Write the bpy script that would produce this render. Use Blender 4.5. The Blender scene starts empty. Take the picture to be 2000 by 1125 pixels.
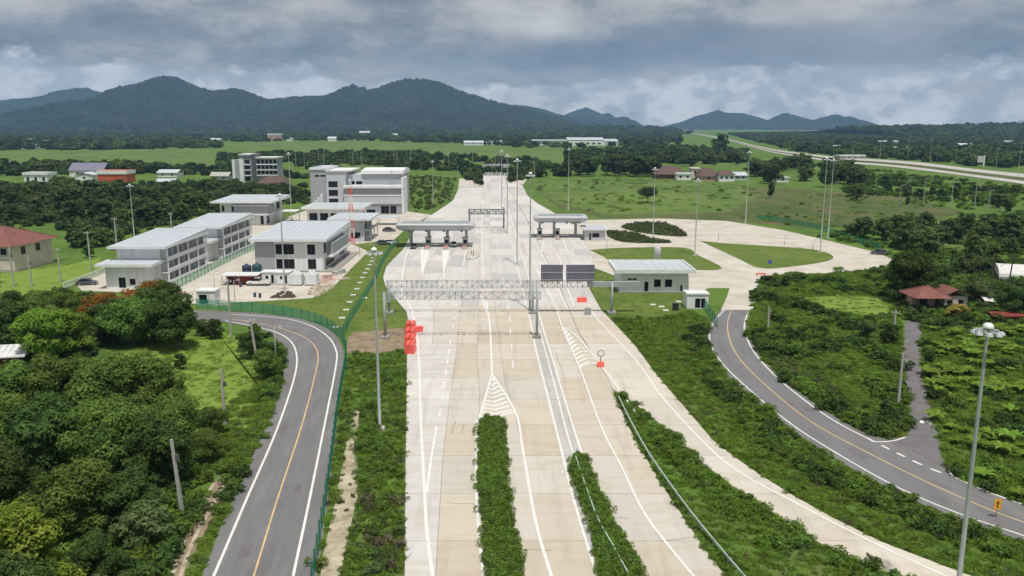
import bpy, bmesh, math, random
import numpy as np
from mathutils import Vector

# ------------------------------------------------------------------ camera, sky, sun, exposure
scene = bpy.context.scene
COL = scene.collection
CAM_H, FPX, HORIZON = 36.0, 1600.0, 245.0          # metres, focal length and horizon row for a 2000 x 1125 frame
PITCH = math.atan((562.5 - HORIZON) / FPX)
cam_data = bpy.data.cameras.new('camera')
cam_data.sensor_width = 36.0
cam_data.lens = 36.0 * FPX / 2000.0
cam_data.clip_start = 0.5
cam_data.clip_end = 40000.0
cam = bpy.data.objects.new('camera', cam_data)
COL.objects.link(cam)
cam.location = (0, 0, CAM_H)
cam.rotation_euler = (math.pi / 2 - PITCH, 0, 0)
scene.camera = cam

SUN_EL, SUN_AZ = math.radians(70), math.radians(163)  # azimuth from +Y towards +X: behind the camera, to the right
SUN_DIR = Vector((math.sin(SUN_AZ) * math.cos(SUN_EL), math.cos(SUN_AZ) * math.cos(SUN_EL), math.sin(SUN_EL)))
sun_data = bpy.data.lights.new('sun', 'SUN')
sun_data.energy = 3.9
sun_data.angle = math.radians(1.5)
sun_data.color = (1.0, 0.95, 0.87)
sun = bpy.data.objects.new('sun', sun_data)
COL.objects.link(sun)
sun.rotation_euler = SUN_DIR.to_track_quat('Z', 'Y').to_euler()

world = bpy.data.worlds.new('World')
scene.world = world
world.use_nodes = True
def build_world():
    nt = world.node_tree
    nt.nodes.clear()
    N = lambda t, **k: _node(nt, t, **k)
    L = nt.links.new
    out = N('ShaderNodeOutputWorld'); bg = N('ShaderNodeBackground')
    bg.inputs['Strength'].default_value = 0.1
    sky = N('ShaderNodeTexSky'); sky.sky_type = 'NISHITA'; sky.sun_disc = False
    sky.sun_elevation = SUN_EL; sky.sun_rotation = SUN_AZ
    sky.air_density = 1.0; sky.dust_density = 1.5; sky.ozone_density = 1.0
    tc = N('ShaderNodeTexCoord')
    sep = N('ShaderNodeSeparateXYZ'); L(tc.outputs['Generated'], sep.inputs[0])
    def mth(op, a, b=None, c=None, clamp=False):
        m = N('ShaderNodeMath'); m.operation = op; m.use_clamp = clamp
        for i, v in enumerate((a, b, c)):
            if v is None: continue
            if isinstance(v, (int, float)): m.inputs[i].default_value = v
            else: L(v, m.inputs[i])
        return m.outputs[0]
    def noise(scale, loc, zs, detail=6, rough=0.55, dist=0.0):
        mp = N('ShaderNodeMapping'); mp.inputs['Scale'].default_value = (1, 1, zs); mp.inputs['Location'].default_value = loc
        L(tc.outputs['Generated'], mp.inputs[0])
        n = N('ShaderNodeTexNoise'); n.inputs['Scale'].default_value = scale
        n.inputs['Detail'].default_value = detail; n.inputs['Roughness'].default_value = rough
        n.inputs['Distortion'].default_value = dist
        L(mp.outputs[0], n.inputs['Vector'])
        return n.outputs['Fac']
    def ramp(fac, stops):
        r = N('ShaderNodeValToRGB'); e = r.color_ramp.elements
        while len(e) < len(stops): e.new(0.5)
        for el, (p, c) in zip(e, stops): el.position = p; el.color = (*c, 1)
        L(fac, r.inputs[0]); return r.outputs[0]
    def mix(f, a, b):
        m = N('ShaderNodeMix'); m.data_type = 'RGBA'
        for s, v in ((0, f), (6, a), (7, b)):
            if isinstance(v, (int, float)): m.inputs[s].default_value = v
            elif isinstance(v, tuple): m.inputs[s].default_value = (*v, 1)
            else: L(v, m.inputs[s])
        return m.outputs[2]
    z = sep.outputs[2]
    # layered grey deck: broad dark and pale rolls, stretched along the horizon
    big = noise(2.6, (3.37, 1.2, 0.55), 3.6, 5, 0.52, 0.2)
    mid = noise(7.5, (0.4, 2.0, 1.3), 2.2, 10, 0.62, 0.15)
    fac = mth('ADD', mth('MULTIPLY', big, 0.55), mth('MULTIPLY', mid, 0.49))
    deck = ramp(fac, [(0.41, (1.8, 2.15, 2.7)), (0.47, (2.8, 3.05, 3.4)), (0.51, (4.1, 4.2, 4.3)), (0.555, (5.4, 5.3, 5.2)), (0.64, (7.0, 6.9, 6.8))])
    # one long slate-blue rain cloud across the right of the view
    wob = noise(3.3, (1.7, 0.9, 2.2), 4.0, 5, 0.55, 0.2)
    sx = mth('DIVIDE', mth('SUBTRACT', sep.outputs[0], 0.22), 0.30)
    ty = mth('DIVIDE', mth('ADD', mth('SUBTRACT', mth('SUBTRACT', z, 0.086), mth('MULTIPLY', sx, 0.012)), mth('MULTIPLY', mth('SUBTRACT', wob, 0.5), 0.10)), 0.030)
    rr = mth('ADD', mth('MULTIPLY', sx, sx), mth('MULTIPLY', ty, ty))
    band = mth('MULTIPLY', mth('POWER', 2.718, mth('MULTIPLY', mth('MULTIPLY', rr, rr), -0.9)), 0.72)
    deck = mix(band, deck, (1.15, 1.72, 2.65))
    # heaped pale cloud low over the horizon
    puff = noise(19.0, (7.1, 0.3, 0.4), 1.5, 10, 0.58, 0.1)
    low = ramp(puff, [(0.36, (4.6, 5.1, 5.7)), (0.46, (6.0, 6.3, 6.8)), (0.52, (8.2, 8.4, 8.6)), (0.62, (9.6, 9.6, 9.6)), (0.72, (8.0, 8.1, 8.2))])
    lowmask = mth('SUBTRACT', 1.0, mth('DIVIDE', mth('ADD', mth('SUBTRACT', z, 0.050), mth('MULTIPLY', mth('SUBTRACT', mid, 0.5), 0.16)), 0.014), clamp=True)
    deck2 = mix(mth('MULTIPLY', lowmask, 0.9), deck, low)
    # thin breaks that let the blue sky through
    gap = mth('MULTIPLY', mth('GREATER_THAN', mth('SUBTRACT', 0.36, big), 0.0), 0.25)
    col = mix(gap, deck2, sky.outputs[0])
    L(col, bg.inputs['Color']); L(bg.outputs[0], out.inputs['Surface'])
def _node(nt, t, **k):
    n = nt.nodes.new(t)
    for a, v in k.items(): setattr(n, a, v)
    return n
build_world()

scene.view_settings.view_transform = 'Standard'
scene.view_settings.look = 'None'
scene.view_settings.exposure = 0.0
scene.view_settings.gamma = 1.0
scene.view_settings.use_curve_mapping = False
scene.cycles.use_denoising = True
scene.cycles.max_bounces = 6
scene.cycles.diffuse_bounces = 3
scene.cycles.transparent_max_bounces = 8
scene.cycles.volume_bounces = 0
scene.cycles.use_adaptive_sampling = True
scene.cycles.adaptive_threshold = 0.02

# ------------------------------------------------------------------ helpers
def ray(u, v):
    dx, dz = (u - 1000) / FPX, -(v - 562.5) / FPX
    c, s = math.cos(PITCH), math.sin(PITCH)
    return Vector((dx, c + dz * s, -s + dz * c))
def G(u, v, z=0.0):
    d = ray(u, v); t = (z - CAM_H) / d.z
    return Vector((d.x * t, d.y * t, z))
def GP(pts, z=0.0): return [G(u, v, z) for u, v in pts]
def at_depth(u, v, Y):
    d = ray(u, v); t = Y / d.y
    return Vector((d.x * t, Y, CAM_H + d.z * t))
def height(vb, vt, vu=1000):
    return at_depth(vu, vt, G(vu, vb).y).z

def spline(pts, n=8):
    """Catmull-Rom through world points"""
    P = [Vector(p) for p in pts]
    if len(P) < 3: return P
    Q = [P[0] * 2 - P[1]] + P + [P[-1] * 2 - P[-2]]
    out = []
    for i in range(1, len(Q) - 2):
        a, b, c, d = Q[i-1:i+3]
        for k in range(n):
            t = k / n
            out.append(0.5 * ((2 * b) + (c - a) * t + (2*a - 5*b + 4*c - d) * t*t + (3*b - a - 3*c + d) * t**3))
    out.append(P[-1])
    return out

class MB:
    def __init__(s): s.v = []; s.f = []
    def face(s, pts):
        i = len(s.v); s.v += [tuple(p) for p in pts]; s.f.append(tuple(range(i, i + len(pts))))
    def box(s, x0, x1, y0, y1, z0, z1):
        i = len(s.v)
        s.v += [(x0,y0,z0),(x1,y0,z0),(x1,y1,z0),(x0,y1,z0),(x0,y0,z1),(x1,y0,z1),(x1,y1,z1),(x0,y1,z1)]
        s.f += [(i,i+3,i+2,i+1),(i+4,i+5,i+6,i+7),(i,i+1,i+5,i+4),(i+1,i+2,i+6,i+5),(i+2,i+3,i+7,i+6),(i+3,i,i+4,i+7)]
        return s
    def frustum(s, x0, x1, y0, y1, z0, z1, dx, dy):
        """box whose top is drawn in by dx, dy on each side"""
        i = len(s.v)
        s.v += [(x0,y0,z0),(x1,y0,z0),(x1,y1,z0),(x0,y1,z0),(x0+dx,y0+dy,z1),(x1-dx,y0+dy,z1),(x1-dx,y1-dy,z1),(x0+dx,y1-dy,z1)]
        s.f += [(i,i+3,i+2,i+1),(i+4,i+5,i+6,i+7),(i,i+1,i+5,i+4),(i+1,i+2,i+6,i+5),(i+2,i+3,i+7,i+6),(i+3,i,i+4,i+7)]
        return s
    def tube(s, a, b, r0, r1=None, n=8, caps=True):
        r1 = r0 if r1 is None else r1
        a, b = Vector(a), Vector(b); d = (b - a).normalized()
        q = d.to_track_quat('Z', 'Y'); i = len(s.v)
        for p, r in ((a, r0), (b, r1)):
            for k in range(n):
                t = 2 * math.pi * k / n
                s.v.append(tuple(p + q @ Vector((r * math.cos(t), r * math.sin(t), 0))))
        for k in range(n): s.f.append((i+k, i+(k+1) % n, i+n+(k+1) % n, i+n+k))
        if caps:
            s.f.append(tuple(i+n-1-k for k in range(n))); s.f.append(tuple(i+n+k for k in range(n)))
        return s
    def lathe(s, prof, n=14, c=(0,0,0)):
        i = len(s.v)
        for r, z in prof:
            for k in range(n):
                t = 2 * math.pi * k / n
                s.v.append((c[0] + r * math.cos(t), c[1] + r * math.sin(t), c[2] + z))
        for j in range(len(prof) - 1):
            for k in range(n):
                a, b = i + j*n + k, i + j*n + (k+1) % n
                s.f.append((a, b, b + n, a + n))
        return s
    def prism(s, poly, z0, z1):
        """poly: counter-clockwise xy ring"""
        n = len(poly); i = len(s.v)
        s.v += [(p[0], p[1], z0) for p in poly] + [(p[0], p[1], z1) for p in poly]
        s.f.append(tuple(i + n + k for k in range(n)))
        for k in range(n): s.f.append((i+k, i+(k+1) % n, i+n+(k+1) % n, i+n+k))
        return s
    def extrude_x(s, prof, x0, x1):
        """prof: (y, z) ring, counter-clockwise seen from +x"""
        n = len(prof); i = len(s.v)
        s.v += [(x0, y, z) for y, z in prof] + [(x1, y, z) for y, z in prof]
        s.f.append(tuple(i + n - 1 - k for k in range(n))); s.f.append(tuple(i + n + k for k in range(n)))
        for k in range(n): s.f.append((i+k, i+(k+1) % n, i+n+(k+1) % n, i+n+k))
        return s
    def holed(s, o, ex, nin, W, z0, z1, holes, rev=0.22):
        """wall face from o along ex, W long, with rectangular openings (a0, a1, b0, b1) and their reveals"""
        o, ex, nin = Vector(o), Vector(ex), Vector(nin)
        xs = sorted({0, W, *[h[0] for h in holes], *[h[1] for h in holes]})
        zs = sorted({z0, z1, *[h[2] for h in holes], *[h[3] for h in holes]})
        P = lambda a, z, d=0: o + ex * a + Vector((0, 0, z)) + nin * d
        for a, b in zip(xs, xs[1:]):
            for c, d in zip(zs, zs[1:]):
                m, q = (a + b) / 2, (c + d) / 2
                if any(h[0] < m < h[1] and h[2] < q < h[3] for h in holes): continue
                s.face([P(a, c), P(b, c), P(b, d), P(a, d)])
        for a, b, c, d in [h[:4] for h in holes]:
            s.face([P(a, c), P(a, c, rev), P(b, c, rev), P(b, c)][::-1]); s.face([P(a, d), P(b, d), P(b, d, rev), P(a, d, rev)][::-1])
            s.face([P(a, c), P(a, d), P(a, d, rev), P(a, c, rev)][::-1]); s.face([P(b, c), P(b, c, rev), P(b, d, rev), P(b, d)][::-1])
        return s
    def mesh(s, name):
        m = bpy.data.meshes.new(name); m.from_pydata(s.v, [], s.f); m.update(); return m
    def build(s, name, mat, parent=None, smooth=False):
        return link(name, s.mesh(name), mat, parent, smooth)

def link(name, me, mat, parent=None, smooth=False):
    o = bpy.data.objects.new(name, me); COL.objects.link(o)
    if mat is not None and len(me.materials) == 0: me.materials.append(mat)
    if smooth:
        for p in me.polygons: p.use_smooth = True
    if parent is not None: o.parent = parent
    return o
def tag(o, label=None, cat=None, group=None, kind=None):
    for k, v in (('label', label), ('category', cat), ('group', group), ('kind', kind)):
        if v: o[k] = v
    return o
def thing(name, label, cat, loc=(0,0,0), rz=0.0, group=None):
    o = bpy.data.objects.new(name, None); COL.objects.link(o); o.empty_display_size = 0.2
    o.location = loc; o.rotation_euler = (0, 0, rz)
    return tag(o, label, cat, group)
def copy_tree(o, parent=None):
    c = o.copy(); COL.objects.link(c); c.parent = parent
    for ch in list(KIDS.get(o.name, ())) or [x for x in o.children]: copy_tree(ch, c)
    return c
KIDS = {}
def sheet(name, poly, z, mat, parent=None, kind='structure'):
    me = bpy.data.meshes.new(name); bm = bmesh.new()
    f = bm.faces.new([bm.verts.new((p[0], p[1], z)) for p in poly]); bm.normal_update()
    if f.normal.z < 0: f.normal_flip()
    bmesh.ops.triangulate(bm, faces=bm.faces[:]); bm.to_mesh(me); bm.free()
    o = link(name, me, mat, parent)
    if parent is None: o['kind'] = kind
    return o
def ccw(poly):
    a = sum(p[0] * q[1] - q[0] * p[1] for p, q in zip(poly, list(poly[1:]) + [poly[0]]))
    return list(poly) if a > 0 else list(poly)[::-1]
def slab_poly(name, poly, z0, z1, mat, parent=None, kind='structure'):
    """an upright-sided slab over a ground outline"""
    o = MB().prism(ccw(poly), z0, z1).build(name, mat, parent)
    if parent is None and kind: o['kind'] = kind
    return o
def ribbon(name, pts, w, z, mat, parent):
    mb = MB(); P = [Vector((p[0], p[1], 0)) for p in pts]; L = []
    for i, p in enumerate(P):
        d = (P[min(i+1, len(P)-1)] - P[max(i-1, 0)]).normalized(); n = Vector((-d.y, d.x, 0)) * w / 2
        L.append((p + n, p - n))
    for (a, b), (c, d) in zip(L, L[1:]):
        mb.face([(a.x, a.y, z), (b.x, b.y, z), (d.x, d.y, z), (c.x, c.y, z)])
    return mb.build(name, mat, parent)
def dashes(name, pts, w, z, mat, parent, on, off):
    P = [Vector((p[0], p[1], 0)) for p in pts]; d = [0]
    for a, b in zip(P, P[1:]): d.append(d[-1] + (b - a).length)
    def pos(s):
        for i in range(len(d) - 1):
            if s <= d[i+1]: return P[i].lerp(P[i+1], (s - d[i]) / (d[i+1] - d[i]))
        return P[-1]
    s = 0
    while s + on < d[-1]:
        ribbon(name, [pos(s), pos(s + on / 2), pos(s + on)], w, z, mat, parent); s += on + off
def in_poly(x, y, poly):
    x, y = np.asarray(x), np.asarray(y); r = np.zeros(x.shape, bool); n = len(poly)
    for i in range(n):
        x0, y0 = poly[i][0], poly[i][1]; x1, y1 = poly[(i+1) % n][0], poly[(i+1) % n][1]
        if y0 == y1: continue
        c = ((y0 > y) != (y1 > y)) & (x < (x1 - x0) * (y - y0) / (y1 - y0) + x0); r ^= c
    return r

# ------------------------------------------------------------------ materials
MATS = {}
def material(name, col, rough=0.7, metal=0.0, var=0.0, vscale=1.0, bump=0.0, bscale=8.0, dark=None, rand=0.0, spec=0.3, stretch=(1,1,1)):
    """principled material with worn, uneven colour (var: mix towards `dark` by noise) and per-object variation (rand)"""
    m = bpy.data.materials.new(name); m.use_nodes = True; nt = m.node_tree; L = nt.links.new
    b = nt.nodes['Principled BSDF']
    b.inputs['Base Color'].default_value = (*col, 1); b.inputs['Roughness'].default_value = rough
    b.inputs['Metallic'].default_value = metal; b.inputs['Specular IOR Level'].default_value = spec
    if var or bump:
        geo = nt.nodes.new('ShaderNodeNewGeometry'); mp = nt.nodes.new('ShaderNodeMapping')
        mp.inputs['Scale'].default_value = stretch; L(geo.outputs['Position'], mp.inputs[0])
    src = None
    if var:
        n = nt.nodes.new('ShaderNodeTexNoise'); n.inputs['Scale'].default_value = vscale; n.inputs['Detail'].default_value = 7
        n.inputs['Roughness'].default_value = 0.62; L(mp.outputs[0], n.inputs['Vector'])
        r = nt.nodes.new('ShaderNodeMapRange'); r.inputs['From Min'].default_value = 0.38; r.inputs['From Max'].default_value = 0.68
        r.inputs['To Max'].default_value = var; L(n.outputs['Fac'], r.inputs['Value'])
        mx = nt.nodes.new('ShaderNodeMix'); mx.data_type = 'RGBA'; L(r.outputs[0], mx.inputs[0])
        mx.inputs[6].default_value = (*col, 1); mx.inputs[7].default_value = (*(dark or tuple(c * 0.5 for c in col)), 1)
        src = mx.outputs[2]
    if rand:
        oi = nt.nodes.new('ShaderNodeObjectInfo'); hs = nt.nodes.new('ShaderNodeHueSaturation')
        r = nt.nodes.new('ShaderNodeMapRange'); r.inputs['To Min'].default_value = 1 - rand; r.inputs['To Max'].default_value = 1 + rand
        L(oi.outputs['Random'], r.inputs['Value']); L(r.outputs[0], hs.inputs['Value'])
        if src is not None: L(src, hs.inputs['Color'])
        else: hs.inputs['Color'].default_value = (*col, 1)
        src = hs.outputs[0]
    if src is not None: L(src, b.inputs['Base Color'])
    if bump:
        n = nt.nodes.new('ShaderNodeTexNoise'); n.inputs['Scale'].default_value = bscale; n.inputs['Detail'].default_value = 5
        L(mp.outputs[0], n.inputs['Vector'])
        bp = nt.nodes.new('ShaderNodeBump'); bp.inputs['Strength'].default_value = bump; bp.inputs['Distance'].default_value = 0.3
        L(n.outputs['Fac'], bp.inputs['Height']); L(bp.outputs[0], b.inputs['Normal'])
    MATS[name] = m
    return m
def ground_mat(name, cols, scales, bump=0.6):
    """grassland: three greens and an earth tone blended by noises of several sizes"""
    m = bpy.data.materials.new(name); m.use_nodes = True; nt = m.node_tree; L = nt.links.new
    b = nt.nodes['Principled BSDF']; b.inputs['Roughness'].default_value = 0.95; b.inputs['Specular IOR Level'].default_value = 0.1
    geo = nt.nodes.new('ShaderNodeNewGeometry')
    def nz(s, det=6, seed=0):
        mp = nt.nodes.new('ShaderNodeMapping'); mp.inputs['Location'].default_value = (seed * 13.7, seed * 7.3, 0)
        L(geo.outputs['Position'], mp.inputs[0])
        n = nt.nodes.new('ShaderNodeTexNoise'); n.inputs['Scale'].default_value = s; n.inputs['Detail'].default_value = det
        n.inputs['Roughness'].default_value = 0.62; L(mp.outputs[0], n.inputs['Vector']); return n.outputs['Fac']
    def mix(f, a, c, lo, hi):
        r = nt.nodes.new('ShaderNodeMapRange'); r.inputs['From Min'].default_value = lo; r.inputs['From Max'].default_value = hi; L(f, r.inputs['Value'])
        mx = nt.nodes.new('ShaderNodeMix'); mx.data_type = 'RGBA'; L(r.outputs[0], mx.inputs[0])
        for i, v in ((6, a), (7, c)):
            if isinstance(v, tuple): mx.inputs[i].default_value = (*v, 1)
            else: L(v, mx.inputs[i])
        return mx.outputs[2]
    c = mix(nz(scales[0], 5, 1), cols[0], cols[1], 0.4, 0.62)
    c = mix(nz(scales[1], 6, 2), c, cols[2], 0.48, 0.7)
    c = mix(nz(scales[2], 7, 3), c, cols[3], 0.56, 0.74)
    L(c, b.inputs['Base Color'])
    bp = nt.nodes.new('ShaderNodeBump'); bp.inputs['Strength'].default_value = bump; bp.inputs['Distance'].default_value = 0.4
    L(nz(scales[3], 4, 4), bp.inputs['Height']); L(bp.outputs[0], b.inputs['Normal'])
    MATS[name] = m
    return m
def leaf_mat(name, c0, c1, c2, transl=0.3, rand=0.12):
    """leaves: tint attribute runs c0 -> c1 -> c2, each plant a little different"""
    m = bpy.data.materials.new(name); m.use_nodes = True; nt = m.node_tree; L = nt.links.new; nt.nodes.clear()
    out = nt.nodes.new('ShaderNodeOutputMaterial')
    at = nt.nodes.new('ShaderNodeAttribute'); at.attribute_name = 'tint'
    rp = nt.nodes.new('ShaderNodeValToRGB'); e = rp.color_ramp.elements; e.new(0.5)
    for el, p, c in zip(e, (0.0, 0.5, 1.0), (c0, c1, c2)): el.position = p; el.color = (*c, 1)
    L(at.outputs['Fac'], rp.inputs[0])
    oi = nt.nodes.new('ShaderNodeObjectInfo'); hs = nt.nodes.new('ShaderNodeHueSaturation')
    r = nt.nodes.new('ShaderNodeMapRange'); r.inputs['To Min'].default_value = 0.5 - 0.16 * rand; r.inputs['To Max'].default_value = 0.5 + 0.10 * rand
    r2 = nt.nodes.new('ShaderNodeMapRange'); r2.inputs['To Min'].default_value = 1 - 2 * rand; r2.inputs['To Max'].default_value = 1 + 2 * rand
    L(oi.outputs['Random'], r.inputs['Value']); L(oi.outputs['Random'], r2.inputs['Value'])
    L(r.outputs[0], hs.inputs['Hue']); L(r2.outputs[0], hs.inputs['Value']); L(rp.outputs[0], hs.inputs['Color'])
    d = nt.nodes.new('ShaderNodeBsdfDiffuse'); t = nt.nodes.new('ShaderNodeBsdfTranslucent'); mx = nt.nodes.new('ShaderNodeMixShader')
    mx.inputs[0].default_value = transl
    L(hs.outputs[0], d.inputs['Color']); L(hs.outputs[0], t.inputs['Color'])
    L(d.outputs[0], mx.inputs[1]); L(t.outputs[0], mx.inputs[2]); L(mx.outputs[0], out.inputs['Surface'])
    MATS[name] = m
    return m

M_ground = ground_mat('ground_grass', [(0.085, 0.155, 0.030), (0.115, 0.195, 0.036), (0.060, 0.11, 0.026), (0.15, 0.135, 0.062)], (0.02, 0.09, 0.05, 1.6))
M_field = ground_mat('bright_field', [(0.12, 0.185, 0.045), (0.075, 0.13, 0.036), (0.16, 0.19, 0.06), (0.05, 0.082, 0.03)], (0.018, 0.06, 0.05, 0.5), 0.6)
M_scrub = ground_mat('scrub_field', [(0.10, 0.12, 0.042), (0.06, 0.10, 0.03), (0.155, 0.125, 0.07), (0.04, 0.07, 0.024)], (0.02, 0.045, 0.07, 0.5), 0.7)
M_lawn = ground_mat('mown_lawn', [(0.105, 0.16, 0.034), (0.135, 0.18, 0.04), (0.075, 0.12, 0.028), (0.18, 0.165, 0.07)], (0.06, 0.2, 0.25, 3.0), 0.3)
M_meadow = ground_mat('meadow', [(0.165, 0.255, 0.045), (0.195, 0.28, 0.052), (0.125, 0.20, 0.038), (0.18, 0.20, 0.058)], (0.08, 0.3, 0.15, 3.0), 0.5)
M_concrete = material('concrete_base', (0.306, 0.297, 0.279), 0.85, var=0.5, vscale=0.4, dark=(0.198, 0.189, 0.171))
M_yard = material('yard_concrete', (0.557, 0.522, 0.461), 0.85, var=0.75, vscale=0.16, dark=(0.374, 0.331, 0.270), bump=0.1)
M_asphalt = material('asphalt', (0.189, 0.185, 0.194), 0.85, var=0.9, vscale=0.3, dark=(0.132, 0.128, 0.132), bump=0.12, bscale=14, stretch=(1.4, 0.35, 1))
M_oldasphalt = material('worn_asphalt', (0.167, 0.157, 0.165), 0.9, var=0.7, vscale=0.5, dark=(0.106, 0.101, 0.106), bump=0.15, bscale=10)
M_track = material('wheel_polished_asphalt', (0.160, 0.156, 0.163), 0.8, var=0.8, vscale=0.25, dark=(0.185, 0.18, 0.19), stretch=(1.2, 0.3, 1))
M_white = material('road_paint_white', (0.744, 0.744, 0.725), 0.6, var=0.6, vscale=0.9, dark=(0.539, 0.521, 0.484))
M_yellow = material('road_paint_yellow', (0.70, 0.50, 0.24), 0.6, var=0.8, vscale=0.9, dark=(0.38, 0.30, 0.19))
M_soil = material('bare_soil', (0.306, 0.246, 0.170), 0.95, var=0.8, vscale=0.6, dark=(0.136, 0.102, 0.064), bump=0.8, bscale=2.5)
M_chalk = material('pale_eroded_soil', (0.493, 0.442, 0.340), 0.95, var=0.9, vscale=0.5, dark=(0.204, 0.162, 0.102), bump=0.9, bscale=1.8)
M_steel = material('galvanised_steel', (0.42, 0.44, 0.45), 0.5, metal=0.35, var=0.3, vscale=2)
M_polegrey = material('mast_grey', (0.40, 0.43, 0.43), 0.6, metal=0.2, var=0.3, vscale=1)
M_polecon = material('concrete_pole', (0.42, 0.42, 0.38), 0.9, var=0.4, vscale=1.5)
M_green = material('fence_green', (0.03, 0.36, 0.215), 0.55, var=0.3, vscale=1.2, dark=(0.025, 0.22, 0.14))
M_wall = material('white_wall', (0.780, 0.800, 0.825), 0.7, var=0.6, vscale=0.5, dark=(0.522, 0.522, 0.522), stretch=(1.6, 1.6, 0.18))
M_wallgrey = material('grey_wall', (0.33, 0.345, 0.37), 0.7, var=0.3, vscale=0.35, dark=(0.25, 0.26, 0.28), stretch=(1.6, 1.6, 0.18))
M_wallpale = material('pale_grey_wall', (0.515, 0.534, 0.570), 0.7, var=0.3, vscale=0.3, dark=(0.414, 0.432, 0.460), stretch=(1.6, 1.6, 0.18))
M_roof = material('metal_roof', (0.540, 0.585, 0.630), 0.45, metal=0.1, var=0.3, vscale=0.25, dark=(0.414, 0.441, 0.468))
M_trim = material('white_trim', (0.738, 0.747, 0.756), 0.6, var=0.25, vscale=0.5)
M_glass = material('dark_glass', (0.012, 0.014, 0.02), 0.2, spec=0.22)
M_door = material('pale_door', (0.50, 0.50, 0.50), 0.5)
M_midgrey = material('mid_grey_cladding', (0.368, 0.382, 0.414), 0.6, var=0.3, vscale=0.3, dark=(0.294, 0.304, 0.331), stretch=(1.6, 1.6, 0.18))
M_postgreen = material('post_green', (0.015, 0.19, 0.12), 0.5)
M_frame = material('window_frame', (0.10, 0.10, 0.11), 0.5)
M_canopy = material('canopy_cladding', (0.50, 0.51, 0.54), 0.5, metal=0.1, var=0.2, vscale=0.3)
M_darkpanel = material('sign_back', (0.15, 0.15, 0.19), 0.6, var=0.3, vscale=0.6)
M_red = material('barrier_red', (0.85, 0.13, 0.10), 0.5, rand=0.12, var=0.3, vscale=1.5)
M_redsteel = material('oxide_red', (0.22, 0.045, 0.035), 0.7, var=0.5, vscale=0.8)
M_tile = material('red_roof_tile', (0.225, 0.092, 0.074), 0.8, var=0.7, vscale=0.7, dark=(0.12, 0.06, 0.05))
M_browntile = material('brown_roof', (0.13, 0.085, 0.075), 0.85, var=0.5, vscale=0.4)
M_cream = material('cream_wall', (0.66, 0.58, 0.52), 0.85, var=0.4, vscale=0.5)
M_pink = material('pink_wall', (0.52, 0.36, 0.31), 0.85, var=0.4, vscale=0.5)
M_bark = material('bark', (0.13, 0.10, 0.075), 0.9, var=0.5, vscale=2)
M_black = material('dark_plastic', (0.03, 0.03, 0.035), 0.6)
M_navy = material('navy_tank', (0.03, 0.045, 0.09), 0.45)
M_teal = material('teal_tank', (0.025, 0.085, 0.085), 0.45)
M_carwhite = material('car_white', (0.70, 0.69, 0.66), 0.3, spec=0.5)
M_cardark = material('car_dark', (0.07, 0.075, 0.085), 0.3, spec=0.5)
M_tyre = material('tyre', (0.02, 0.02, 0.02), 0.9)
M_tarp = material('white_tarp', (0.666, 0.666, 0.648), 0.6, var=0.3, vscale=0.8)
M_orange = material('orange_sheet', (0.58, 0.12, 0.05), 0.6, var=0.4, vscale=0.5)
M_purple = material('slate_purple_roof', (0.20, 0.19, 0.27), 0.7, var=0.3, vscale=0.4)
M_lamp = material('lamp_white', (0.80, 0.81, 0.80), 0.4)
M_signyellow = material('sign_yellow', (0.75, 0.38, 0.03), 0.5)
# ------------------------------------------------------------------ terrain
R = 9500
me = bpy.data.meshes.new('ground'); me.from_pydata([(-R, -400, 0), (R, -400, 0), (R, R, 0), (-R, R, 0)], [], [(0, 1, 2, 3)])
tag(link('ground', me, M_ground), kind='structure')

FIELDS = [('field', [(-300, 300), (100, 293), (380, 287), (430, 300), (450, 330), (330, 342), (240, 315), (120, 322), (-300, 322)], M_field),
          ('field', [(430, 281), (700, 277), (900, 283), (1105, 296), (1110, 318), (980, 316), (900, 322), (830, 330), (600, 322), (500, 300)], M_field),
          ('field', [(1035, 350), (1270, 352), (1450, 362), (1700, 378), (1800, 392), (1880, 415), (1800, 436), (1600, 446), (1400, 430), (1180, 426), (1075, 398)], M_scrub),
          ('field', [(1035, 352), (1270, 354), (1440, 360), (1480, 385), (1420, 415), (1190, 420), (1080, 395)], M_field),
          ('field', [(1330, 318), (1450, 316), (1450, 326), (1340, 326)], M_field),
          ('meadow', [(240, 690), (300, 668), (400, 650), (470, 655), (500, 690), (525, 740), (510, 800), (470, 860), (400, 870), (360, 760), (260, 720)], M_meadow),
          ('meadow', [(0, 535), (110, 520), (190, 505), (215, 520), (150, 555), (60, 590), (0, 600)], M_meadow),
          ('meadow', [(1560, 580), (1740, 580), (1740, 615), (1600, 612)], M_meadow)]
def ragged(px, amp, seed, n=14):
    """a field outline with uneven, overgrown edges (amp in metres per 100 m of distance)"""
    rg = random.Random(seed); P = GP(px); out = []
    for a, c in zip(P, P[1:] + [P[0]]):
        for k in range(n):
            q = a.lerp(c, k / n); w = amp * q.y / 100; out.append(Vector((q.x + rg.gauss(0, w * .6), q.y + rg.gauss(0, w), 0)))
    return out
for i, (n, p, m) in enumerate(FIELDS):
    sheet(n, ragged(p, 0.55, i), 0.012 + 0.006 * i, m)

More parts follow.
